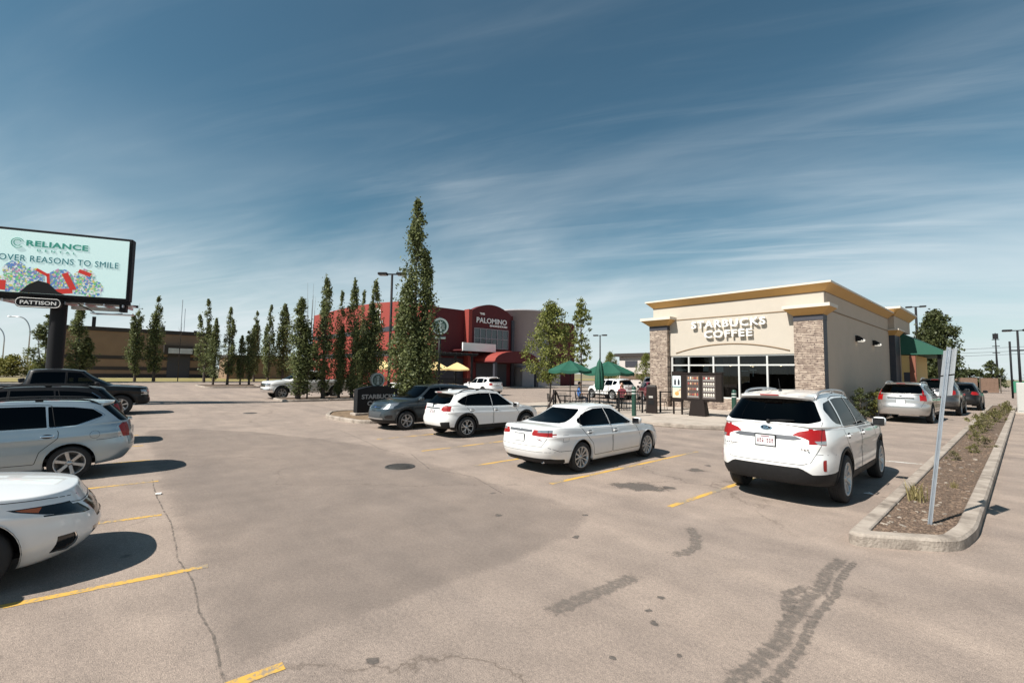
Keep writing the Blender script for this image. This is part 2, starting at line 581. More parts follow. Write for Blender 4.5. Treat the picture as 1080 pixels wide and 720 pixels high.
def make_car(S, name, label, cat, paint, loc=(0, 0, 0), rz=0., scale=1., group=None, hi=True):
    root = empty(name, loc, rz, None, scale)
    tag(root, label, cat, group)
    L, W, H = S['L'], S['W'], S['H']; hw = W / 2
    F = S['wb'] / 2 + S['fo']; RR = F - L
    fx, rx = S['wb'] / 2, -S['wb'] / 2
    r = S['r']; ra = S.get('ra', r + .055)
    sh = CarShell(S, 34 if hi else 22, 3 if hi else 2)
    BODY = 'body'
    arches = [(fx, r), (rx, r)]
    # ---- cuts first
    feats = S['feats']          # list of dict(part, view, poly, mat, inset, sym, parent)
    for c in arches: sh.cut('side', arc_poly(c[0], c[1] + .01, ra, 26 if hi else 16))
    doors = S.get('doors', []) if hi else []
    for d in doors: sh.cut('side', d)
    for ft in feats:
        sh.cut(ft['view'], ft['poly'])
        if ft.get('sym') and ft['view'] in ('rear', 'front', 'top'): sh.cut(ft['view'], mirror_poly(ft['poly']) if ft['view'] != 'top' else [(a, -b) for a, b in ft['poly']])
    sh.bm.normal_update()
    # ---- marks
    for i, d in enumerate(doors):
        for s in (1, -1): sh.mark('door%d%+d' % (i, s), 'side', d, lambda c, s=s: c.y * s > 0)
    for ft in feats:
        p = ft['poly']; v = ft['view']; t0 = ft.get('test')
        if v == 'side' or ft.get('sym'):
            for s in (1, -1):
                q = p if v == 'side' or s > 0 else ([(a, -b) for a, b in p] if v == 'top' else mirror_poly(p))
                key = ft['part'] + ('%+d' % s if not ft.get('one') else '')
                sh.mark(key, v, q, (lambda c, s=s, t0=t0: c.y * s > 0 and (t0 is None or t0(c))), .45)
        else: sh.mark(ft['part'], v, p, t0)
    for c in arches:
        sh.mark('hole', 'side', arc_poly(c[0], c[1] + .01, ra, 26 if hi else 16))
    # ---- objects
    body = sh.extract('body', 'body', paint, root)
    dobj = {}
    for i, d in enumerate(doors):
        for s in (1, -1):
            o = sh.extract('door%d%+d' % (i, s), 'door', paint, root)
            dobj[(i, s)] = o
            if o is None: continue
            # gap round the door is a second material of the door mesh
            mb = MB(); sh.ribbon(mb, 'side', d, .011, SEAM, s, closed=True)
            me = mb.mesh('gap', fix=False)
            g = mesh_obj('door_gap', me, o)
            hx, hz = S['handles'][i]
            c, no = sh.hit('side', hx, hz, s)
            if c is not None:
                hb = MB(); hm = S.get('handle_mat') or paint
                M = Matrix.Translation(c + no * .03) @ no.to_track_quat('Y', 'Z').to_matrix().to_4x4()
                hb.box((0, 0, 0), (.2, .02, .036), hm, bev=.012, M=M)
                hb.box((.08, -.018, 0), (.03, .03, .026), hm, M=M); hb.box((-.08, -.018, 0), (.03, .03, .026), hm, M=M)
                hb.add([(.11 * math.cos(a) * .8, -.0275, .045 * math.sin(a)) for a in np.linspace(0, 2 * math.pi, 14)[:-1]], [list(range(13))], SEAM, M=M)
                hb.build('handle', o)
    made = {}
    for ft in feats:
        keys = [ft['part'] + '%+d' % s for s in (1, -1)] if (ft['view'] == 'side' or ft.get('sym')) and not ft.get('one') else [ft['part']]
        for kk in keys:
            if kk in made: continue
            par = root
            if hi and 'door' in ft:
                par = dobj.get((ft['door'], 1 if kk.endswith('+1') else -1)) or root
            made[kk] = sh.extract(kk, ft.get('name', ft['part']), ft['mat'], par, ft.get('inset', .004))
            if hi and ft.get('trim') and made[kk] is not None:
                tw, tm = ft['trim']
                mb = MB(); s = 1 if kk.endswith('+1') else -1
                q = ft['poly'] if ft['view'] == 'side' or not ft.get('sym') or s > 0 else mirror_poly(ft['poly'])
                sh.ribbon(mb, ft['view'], q, tw, tm, s, off=.003, closed=True)
                mesh_obj('window_trim' if 'window' in ft['part'] or 'screen' in ft['part'] else 'lamp_surround', mb.mesh('trim', fix=False), made[kk])
    # ---- seams and ribbons
    if hi:
        mb = MB()
        for sm in S.get('seams', []):
            for s in ((1, -1) if sm[0] == 'side' else (1,)):
                sh.ribbon(mb, sm[0], sm[1], sm[2] if len(sm) > 2 else .009, SEAM if len(sm) < 4 else sm[3], s)
        for sm in S.get('ribs', []):
            for s in ((1, -1) if sm[0] == 'side' else (1,)):
                sh.ribbon(mb, sm[0], sm[1], sm[2], sm[3], s, off=.006)
        if mb.v: mb.build('panel_joint', root, fix=False)
    # ---- wheel arch trim
    ac = S.get('arch_trim')
    for c in arches:
        for s in (1, -1):
            pts = []; tm = MB()
            for a in np.linspace(-.35, math.pi + .35, 30):
                u, v = c[0] + (ra + .001) * math.cos(a), c[1] + .01 + (ra + .001) * math.sin(a)
                if v < lerp_tab(S['sill'], u) + .02: continue
                h_, no = sh.hit('side', u, v, s)
                if h_ is None or abs(h_.y) < hw * .6: continue
                pts.append((a, h_, no))
            if len(pts) < 3: continue
            wd = ac[0] if ac else .012
            mt = ac[1] if ac else paint
            vs = []; fs = []
            for a, h_, no in pts:
                rd = Vector((math.cos(a), 0, math.sin(a)))
                h2, n2 = sh.hit('side', h_.x + rd.x * wd, h_.z + rd.z * wd, s)
                if h2 is None: h2 = h_ + rd * wd
                vs += [h_ + Vector((0, -s * .05, 0)), h_ + Vector((0, s * .012, 0)), Vector((h2.x, h2.y + s * .006, h2.z)), Vector((h2.x, h2.y - s * .01, h2.z))]
            for i in range(len(pts) - 1):
                for e in range(3): fs.append((4 * i + e, 4 * i + e + 1, 4 * i + e + 5, 4 * i + e + 4))
            tm.add(vs, fs, mt, True)
            tm.build('wheel_arch_trim', root)
    # ---- underside and wheel wells
    ub = MB()
    zs = min(z for _, z in S['sill'])
    zl = zs + .05
    ub.box(((F + RR) / 2, 0, zl + .03), (L * .80, W * .62, .06), BLACKP)
    ub.box((0, 0, zl + .03), (S['wb'] - 2 * ra - .02, W * .9, .06), BLACKP)
    for x0, x1 in ((fx + ra, F - .3), (RR + .3, rx - ra)):
        if x1 - x0 > .05: ub.box(((x0 + x1) / 2, 0, zl + .07), (x1 - x0, W * .62, .05), BLACKP)
    for c in arches:
        for s in (1, -1):
            arch_liner(ub, c[0], c[1] + .01, ra + .01, s * (hw - .03), s * (hw - .42), BLACKP, zs)
            ub.box((c[0], s * (hw - .43), zs + .06 + ra * .5), (2 * ra, .03, ra), BLACKP)
        ub.tube([(c[0], -hw + .2, r), (c[0], hw - .2, r)], .045, BLACKP)
    ub.build('underbody', root)
    tw = S.get('tw', .22)
    for c in arches:
        for s in (1, -1):
            wheel(root, c[0], s * (hw - tw / 2 - S.get('wi', .025)), r, tw, s, S['wheel'], S.get('rimr', r - .115), hi=hi)
    # ---- cabin interior
    ws0, ws1, bl0, bl1 = S['cab']
    zb = lerp_tab(S['deck'], 0)
    it = MB()
    it.box(((ws0 + bl0) / 2 - .05, 0, .42), (ws0 - bl0 - .5, W * .8, .06), SEATM)
    it.box((ws0 - .5, 0, zb - .17), (.5, W * .74, .24), SEATM, bev=.08)
    it.build('cabin_floor', root)
    if hi:
        sx = ws0 - 1.25
        sm_ = S.get('seat_mat', SEATM)
        sy = hw * .42
        rows_ = [(sx, (sy, -sy)), (sx - .95, (sy, -sy))]
        for ri, (x, ys) in enumerate(rows_):
            for y in ys:
                se = MB()
                se.box((x, y, .52), (.52, .5, .16), sm_, bev=.05)
                M = Matrix.Translation((x - .26, y, .55)) @ Matrix.Rotation(-.22, 4, 'Y')
                top = min(zb + .14, H - .52)
                se.box((0, 0, (top - .55) / 2), (.14, .48, top - .55), sm_, bev=.05, M=M)
                se.box((.0, 0, top - .55 + .1), (.09, .26, .17), sm_, bev=.04, M=M)
                se.build('seat', root)
        st = MB()
        M = Matrix.Translation((ws0 - .82, sy, zb - .02)) @ Matrix.Rotation(-1.15, 4, 'Y')
        st.tube([(.185 * math.cos(a), .185 * math.sin(a), 0) for a in np.linspace(0, 2 * math.pi, 21)], .016, BLACKP, M=M)
        st.box((0, 0, 0), (.1, .34, .03), BLACKP, M=M)
        st.build('steering_wheel', root)
    # ---- mirrors
    if S.get('mirror'):
        mx, mz = S['mirror']
        for s in (1, -1):
            c, no = sh.hit('side', mx, mz - .06, s)
            if c is None: continue
            mm = MB(); y = c.y
            pm = S.get('mirror_mat') or paint
            mm.ellipsoid((mx + .0, y + s * .13, mz + .02), (.085, .115, .085), pm, 16, 10, p=3.2)
            mm.box((mx - .075, y + s * .13, mz + .02), (.02, .19, .13), BLACKG, bev=.015)
            mm.tube([(mx + .02, y - s * .02, mz - .05), (mx + .01, y + s * .1, mz - .02)], .028, BLACKP)
            mm.build('door_mirror', root)
    # ---- roof rails
    if S.get('rails'):
        x0, x1, yr, hh, rm = S['rails']
        for s in (1, -1):
            m_ = MB(); pts = []
            for k in range(13):
                u = k / 12; x = x0 + (x1 - x0) * u
                c, no = sh.hit('top', x, s * yr)
                if c is None: continue
                lift = hh * min(1, math.sin(math.pi * u) * 3.0)
                pts.append((x, s * yr, c.z + lift - .004))
            m_.tube(pts, .018, rm, 8)
            for k in (0, 6, 12): 
                if k < len(pts): m_.box((pts[k][0], s * yr, pts[k][2] - .02), (.12, .035, .05), rm, bev=.01)
            m_.build('roof_rail', root)
    S['_sh'] = sh
    for fn in S.get('extra', []):
        fn(S, sh, root, paint, hi)
    sh.bm.free()
    return root

def plate(S, sh, root, y, z, ink=PLATER, frame=CHROME, w=.305, h=.152, lean=0.):
    c, no = sh.hit('rear', y, z)
    b = MB(); M = Matrix.Translation(c + Vector((-.012, 0, 0))) @ Matrix.Rotation(lean, 4, 'Y')
    b.box((0, 0, 0), (.012, w + .03, h + .03), frame, bev=.005, M=M)
    b.box((-.006, 0, 0), (.006, w, h), PLATEW, M=M)
    if ink:
        for k in range(7):
            if k == 3: continue
            b.box((-.0095, -.115 + k * .038, -.005), (.002, .022, .06), ink, M=M)
            b.box((-.0096, -.115 + k * .038, random.uniform(-.02, .01)), (.003, .012, .018), PLATEW, M=M)
        b.box((-.0095, 0, .057), (.002, .14, .014), ink, M=M)
    b.build('licence_plate', root)
def badge(sh, root, view, y, z, w, h, mat_=CHROME, mat2=None, text=None):
    c, no = sh.hit(view, y, z)
    if c is None: return
    b = MB(); M = Matrix.Translation(c + no * .004) @ no.to_track_quat('Z', 'Y').to_matrix().to_4x4()
    sgn = -1
    el = lambda a, d, zz: [(a * math.cos(t), d * math.sin(t), zz) for t in np.linspace(0, 2 * math.pi, 25)[:-1]]
    o, i_ = el(w / 2, h / 2, .004), el(w / 2 * .8, h / 2 * .72, .006)
    b.add(o + i_, [(k, (k + 1) % 24, 24 + (k + 1) % 24, 24 + k) for k in range(24)], mat_, False, M)
    b.add(i_, [list(range(24))], mat2 or BLACKG, False, M)
    o2 = b.build('badge', root)
    if text:
        t = text_mesh(text, h * .62, .003, mat_, bold=.002)
        q = mesh_obj('badge_lettering', t, o2)
        q.matrix_local = M @ Matrix.Translation((0, -h * .22, .007))
def text_mesh(txt, size, depth, mat_, bold=0., align='CENTER', spacing=1.0, xs=1.0):
    cu = bpy.data.curves.new('lettering', 'FONT')
    cu.body = txt; cu.size = size; cu.extrude = depth / 2; cu.offset = bold; cu.align_x = align; cu.space_character = spacing
    cu.resolution_u = 3
    o = bpy.data.objects.new('lettering_tmp', cu); COL.objects.link(o)
    dg = bpy.context.evaluated_depsgraph_get(); dg.update()
    me = bpy.data.meshes.new_from_object(o.evaluated_get(dg))
    bpy.data.objects.remove(o); bpy.data.curves.remove(cu)
    if xs != 1.0: me.transform(Matrix.Diagonal((xs, 1, 1, 1)))
    me.materials.clear(); me.materials.append(mat_)
    return me
def wiper(sh, root, y0, y1, z0, z1):
    c0, n0 = sh.hit('rear', y0, z0); c1, n1 = sh.hit('rear', y1, z1)
    if c0 is None or c1 is None: return
    b = MB(); b.tube([c0 + n0 * .02, c0.lerp(c1, .5) + n0 * .03, c1 + n1 * .012], .011, BLACKP)
    b.ellipsoid(c0 + n0 * .015, (.03, .035, .03), BLACKP)
    b.build('wiper', root)
def pipe(root, x, y, z, r=.035):
    b = MB(); b.lathe([(r, -.12), (r, .05), (r * .82, .05), (r * .82, -.1)], CHROME, 16, 'Z', M=Matrix.Translation((x, y, z)) @ Matrix.Rotation(-math.pi / 2, 4, 'Y'))
    b.build('exhaust_pipe', root)
def aerial(sh, root, x, y, L=.2):
    c, no = sh.hit('top', x, y)
    b = MB(); b.tube([c, c + Vector((-L * .35, 0, L))], [.006, .003], BLACKP, 6); b.ellipsoid(c, (.05, .03, .022), BLACKP)
    b.build('aerial', root)
def rear_spoiler(sh, root, paint, z0, yw, out=.11, up=.0, thick=.035, lamp=True):
    """lip over the rear screen, following the skin"""
    b = MB(); vs = []; n = 15
    for y in np.linspace(-yw, yw, n):
        k = (abs(y) / yw) ** 3
        c, no = sh.hit('rear', y, z0 - .03 * k)
        if c is None: return
        t, _ = sh.hit('top', c.x + .16, y * .98)
        tz = t.z if t else z0 + .03
        o_ = out * (1 - .6 * k)
        vs += [(c.x + .16, y * .98, tz + .004), (c.x - o_, y, tz - .015 + up), (c.x - o_ + .01, y, tz - .015 + up - thick), (c.x + .01, y, c.z - .02)]
    fs = []
    for i in range(n - 1):
        for e in range(4): fs.append((4 * i + e, 4 * i + (e + 1) % 4, 4 * i + 4 + (e + 1) % 4, 4 * i + 4 + e))
    b.add(vs, fs + [(3, 2, 1, 0), tuple(len(vs) - 4 + k for k in range(4))], paint, False)
    m = vs[(n // 2) * 4 + 1]
    o = b.build('spoiler', root)
    if lamp:
        q = MB(); q.box((m[0] - .001, 0, m[2] - thick * .5), (.012, .3, .016), REDL); q.build('brake_light', o)
def finl(sh, root, x, mat_):
    c, no = sh.hit('top', x, 0)
    b = MB(); b.ellipsoid(c + Vector((0, 0, .01)), (.09, .025, .045), mat_); b.build('aerial', root)
# ------------------------------------------------------------------ the models of car
def F_(part, view, poly, mat_, inset=.004, sym=False, name=None, door=None, test=None, trim=None, one=False, r=0.):
    if r: poly = round_poly(poly, r)
    d = dict(part=part, view=view, poly=poly, mat=mat_, inset=inset, sym=sym, test=test, one=one)
    if name: d['name'] = name
    if door is not None: d['door'] = door
    if trim: d['trim'] = trim
    return d
SIDE_STD = [(0, .925), (.08, .955), (.28, .985), (.5, .997), (.68, .988), (.765, 1.0), (.83, .982), (.95, .965)]

def saloon_spec():
    S = dict(L=4.86, W=1.85, H=1.465, wb=2.775, fo=.96, r=.335, tw=.225, rimr=.232, wi=.02,
        deck=[(2.4, .66), (2.2, .735), (1.9, .80), (1.5, .875), (1.1, .925), (.7, .925), (0, .94), (-.7, .96), (-1.3, .985), (-1.8, 1.015), (-2.2, 1.025), (-2.45, 1.015), (-2.55, .99)],
        roof=[(.6, 1.37), (.35, 1.425), (.1, 1.455), (-.3, 1.467), (-.7, 1.455), (-1.05, 1.42), (-1.3, 1.37)],
        sill=[(2.4, .2), (1.8, .19), (1, .22), (-1, .22), (-1.8, .25), (-2.5, .28)],
        crown=.05, cab=(1.22, .34, -1.93, -.98), wcab=(.845, .575), ends=(8, 3, 9, 3.4), pbl=10, qbl=4.6, side=SIDE_STD,
        front=[(0, .14), (.15, .04), (.35, 0), (.6, .01), (.8, .06), (1, .14)],
        rear=[(0, .16), (.2, .05), (.45, 0), (.62, .02), (.85, .045), (1, .06)],
        wheel=dict(n=10, w=.03, tw=.055), mirror=(.78, 1.0), handle_mat=None, arch_trim=None, blp=.95)
    S['doors'] = [round_poly([(.98, .34), (1.0, .62), (.80, .97), (.15, 1.375), (-.22, 1.40), (-.20, .34)], .04),
                  round_poly([(-.23, .34), (-.25, 1.40), (-.7, 1.395), (-1.12, 1.28), (-1.40, 1.0), (-1.22, .82), (-1.0, .62), (-.93, .34)], .04)]
    S['handles'] = [(-.08, .845), (-1.10, .875)]
    S['feats'] = [
        F_('side_window', 'side', [(.72, .975), (.10, 1.345), (-.22, 1.375), (-.22, .985)], GLASSC, .006, door=0, name='window'),
        F_('back_side_window', 'side', [(-.255, .985), (-.255, 1.375), (-.62, 1.372), (-.92, 1.315), (-1.18, 1.22), (-1.34, 1.135), (-1.38, 1.095), (-1.28, 1.015)], GLASSD, .006, name='window', r=.012),
        F_('rear_window', 'rear', [(.52, 1.085), (.58, 1.105), (.47, 1.34), (.42, 1.37), (-.42, 1.37), (-.47, 1.34), (-.58, 1.105), (-.52, 1.085)], GLASSD, .004, name='rear_screen', test=lambda c: c.z > 1.04),
        F_('windscreen', 'front', [(.72, .985), (.52, 1.385), (-.52, 1.385), (-.72, .985)], GLASSC, .004, r=.04),
        F_('tail_light', 'rear', [(.37, .86), (.355, .90), (.40, .985), (.96, .985), (.96, .835), (.60, .845)], REDL, 0, sym=True),
        F_('tail_light', 'side', [(-2.6, .985), (-2.22, .985), (-2.36, .845), (-2.6, .845)], REDL, 0),
        F_('reverse_light', 'rear', [(.50, .93), (.50, .985), (.96, .985), (.96, .93)], CLEARL, 0, sym=True),
        F_('reverse_light', 'side', [(-2.6, .985), (-2.23, .985), (-2.28, .935), (-2.6, .935)], CLEARL, 0),
        F_('boot_trim', 'rear', [(.354, .93), (.354, .985), (-.354, .985), (-.354, .93)], GREYT, -.004),
        F_('rear_valance', 'rear', [(.90, .0), (.90, .335), (.72, .375), (-.72, .375), (-.90, .335), (-.90, .0)], BLACKP, .0),
        F_('headlight', 'front', [(.48, .64), (.52, .72), (.95, .78), (.95, .66)], CLEARL, 0, sym=True),
        F_('headlight', 'side', [(2.5, .62), (2.5, .78), (1.78, .83), (1.95, .70)], CLEARL, 0),
        F_('grille', 'front', [(.44, .56), (.48, .70), (-.48, .70), (-.44, .56)], BLACKG, .012),
        F_('lower_grille', 'front', [(.5, .27), (.6, .42), (-.6, .42), (-.5, .27)], BLACKP, .012),
    ]
    S['seams'] = [('rear', [(-.70, 1.03), (-.72, .84), (-.62, .64), (.62, .64), (.72, .84), (.70, 1.03)]),
                  ('side', [(-1.72, .52), (-2.1, .53), (-2.34, .62)]),
                  ('rear', [(-.92, .52), (.92, .52)], .006),
                  ('side', [(1.28, .9), (1.9, .80), (2.2, .73)], .008), ('side', [(-2.0, .73), (-1.84, .73), (-1.84, .87), (-2.0, .87), (-2.0, .73)], .006)]
    S['ribs'] = [('side', [(.62, .968), (-.2, .977), (-.9, 1.0), (-1.36, 1.015)], .014, CHROME)]
    def ex(S, sh, root, paint, hi):
        plate(S, sh, root, 0, .80, ink=None, w=.30, h=.155, frame=GREYT)
        badge(sh, root, 'rear', 0, 1.005, .09, .07, CHROME, WHITEP)
        badge(sh, root, 'front', 0, .63, .15, .11)
        pipe(root, -2.26, -.55, .29, .028); pipe(root, -2.26, .55, .29, .028)
        c, no = sh.hit('rear', -.52, .79)
        b = MB(); M = Matrix.Translation(c + no * .003)
        b.box((0, 0, 0), (.006, .1, .018), CHROME, M=M); b.box((0, -.07, .002), (.006, .03, .02), REDL, M=M); b.build('model_badge', root)
    S['extra'] = [ex]
    return S

def big_suv_spec():
    S = dict(L=4.685, W=1.885, H=1.70, wb=2.70, fo=.925, r=.362, ra=.425, tw=.235, rimr=.245, wi=.0,
        deck=[(2.3, .83), (2.1, .93), (1.8, .99), (1.3, 1.045), (1.0, 1.065), (.6, 1.065), (0, 1.085), (-.8, 1.11), (-1.5, 1.135), (-2.1, 1.15), (-2.5, 1.15)],
        roof=[(.6, 1.53), (.3, 1.60), (0, 1.655), (-.5, 1.69), (-1.0, 1.70), (-1.6, 1.685), (-1.95, 1.655), (-2.2, 1.60)],
        sill=[(2.4, .3), (1.6, .27), (1, .27), (-1, .27), (-1.7, .30), (-2.5, .36)],
        crown=.06, rcrown=.045, cab=(1.12, .22, -2.30, -2.02), wcab=(.875, .625), ends=(8, 3, 9, 3.6), side=[(0, .90), (.06, .95), (.22, .98), (.42, .99), (.6, .985), (.74, 1.0), (.86, .99), (.95, .97)],
        front=[(0, .16), (.15, .05), (.35, 0), (.6, .0), (.8, .05), (1, .12)],
        rear=[(0, .10), (.12, .03), (.3, 0), (.44, .0), (.52, .04), (.8, .06), (1, .10)],
        wheel=dict(n=10, w=.035, tw=.05), mirror=(.72, 1.10), handle_mat=None, pbl=12, qbl=4.6,
        arch_trim=(.055, BLACKP), rails=(.15, -1.75, .60, .055, ALLOY), seat_mat=BEIGE)
    S['doors'] = [round_poly([(.92, .42), (.95, .70), (.76, 1.10), (.12, 1.565), (-.28, 1.60), (-.26, .42)], .04),
                  round_poly([(-.29, .42), (-.31, 1.60), (-1.0, 1.605), (-1.30, 1.57), (-1.36, 1.12), (-1.28, .92), (-.98, .74), (-.88, .42)], .04)]
    S['handles'] = [(-.12, .985), (-1.14, 1.005)]
    S['feats'] = [
        F_('side_window', 'side', [(.70, 1.115), (.09, 1.535), (-.27, 1.565), (-.27, 1.13)], GLASSC, .006, door=0, name='window'),
        F_('back_side_window', 'side', [(-.33, 1.13), (-.33, 1.568), (-.9, 1.572), (-1.2, 1.555), (-1.27, 1.17), (-1.2, 1.15)], GLASSD, .006, door=1, name='window', r=.02),
        F_('quarter_window', 'side', [(-1.33, 1.18), (-1.27, 1.55), (-1.66, 1.51), (-1.80, 1.42), (-1.72, 1.26), (-1.6, 1.21)], GLASSD, .006, name='quarter_window', r=.04),
        F_('rear_window', 'rear', [(.62, 1.225), (.76, 1.265), (.61, 1.54), (.53, 1.575), (-.53, 1.575), (-.61, 1.54), (-.76, 1.265), (-.62, 1.225)], GLASSD, .005, name='rear_screen', r=.03),
        F_('windscreen', 'front', [(.75, 1.14), (.57, 1.565), (-.57, 1.565), (-.75, 1.14)], GLASSC, .004, r=.04),
        F_('tail_light', 'rear', [(.40, 1.055), (.48, 1.105), (.62, 1.135), (.99, 1.165), (.99, .915), (.80, .925), (.72, .945), (.64, .99), (.54, 1.03)], REDL, 0, sym=True),
        F_('tail_light', 'side', [(-2.6, 1.165), (-2.19, 1.155), (-2.17, .94), (-2.6, .92)], REDL, 0),
        F_('reverse_light', 'rear', [(.74, .94), (.70, .985), (.86, .99), (.86, .93)], CLEARL, -.001, sym=True),
        F_('tailgate_trim', 'rear', [(.54, 1.005), (.44, 1.045), (-.44, 1.045), (-.54, 1.005), (-.42, .985), (.42, .985)], GREYT, -.006),
        F_('reflector', 'rear', [(.80, .56), (.80, .72), (.87, .72), (.87, .56)], REDL, -.002, sym=True, r=.02),
        F_('bumper_trim', 'rear', [(1.0, .0), (1.0, .50), (.74, .47), (.56, .58), (.50, .60), (-.50, .60), (-.56, .58), (-.74, .47), (-1.0, .50), (-1.0, .0)], BLACKP, .0, one=True),
        F_('bumper_trim', 'side', [(-2.6, .0), (-2.6, .50), (-1.9, .52), (-1.74, .55), (-1.3, .45), (-1.3, .0)], BLACKP, .0, one=True, test=None),
        F_('sill_trim', 'side', [(1.1, .0), (1.1, .43), (-1.1, .43), (-1.1, .0)], BLACKP, .0),
        F_('headlight', 'front', [(.45, .76), (.5, .86), (.98, .95), (.98, .82)], CLEARL, 0, sym=True),
        F_('headlight', 'side', [(2.4, .78), (2.4, .92), (1.66, .99), (1.8, .85)], CLEARL, 0),
        F_('grille', 'front', [(.40, .68), (.44, .84), (-.44, .84), (-.40, .68)], BLACKG, .012),
        F_('bumper_front', 'front', [(.95, .0), (.95, .42), (.6, .52), (-.6, .52), (-.95, .42), (-.95, .0)], BLACKP, .0),
    ]
    S['seams'] = [('rear', [(-.77, 1.25), (-.78, .92), (-.66, .68), (-.55, .645), (.55, .645), (.66, .68), (.78, .92), (.77, 1.25)], .008),
                  ('rear', [(-.55, 1.60), (0, 1.612), (.55, 1.60)], .02, SEAM),
                  ('side', [(1.0, .98), (1.7, .99), (2.1, .93)], .008), ('rear', [(-.9, .78), (-.72, .80)], .006), ('rear', [(.9, .78), (.72, .80)], .006)]
    S['ribs'] = [('side', [(.70, 1.098), (-.3, 1.114), (-1.2, 1.135)], .014, BLACKG)]
    def ex(S, sh, root, paint, hi):
        plate(S, sh, root, 0, .95, frame=BLACKP)
        badge(sh, root, 'rear', 0, 1.135, .19, .085, CHROME, BLACKG, 'KIA')
        wiper(sh, root, -.03, -.42, 1.225, 1.255)
        aerial(sh, root, -1.62, 0)
        c, no = sh.hit('rear', .50, .86)
        b = MB(); M = Matrix.Translation(c + no * .003)
        for k in range(7): b.box((0, -.05 + k * .034, 0), (.006, .022, .02), CHROME, M=M)
        b.build('model_badge', root)
        c, no = sh.hit('rear', -.55, .86)
        b = MB(); M = Matrix.Translation(c + no * .003)
        for k in range(4): b.box((0, .06 - k * .045, .0), (.006, .03, .022), CHROME, M=M)
        b.build('model_badge', root)
        rear_spoiler(sh, root, paint, 1.585, .60)
    S['extra'] = [ex]
    return S

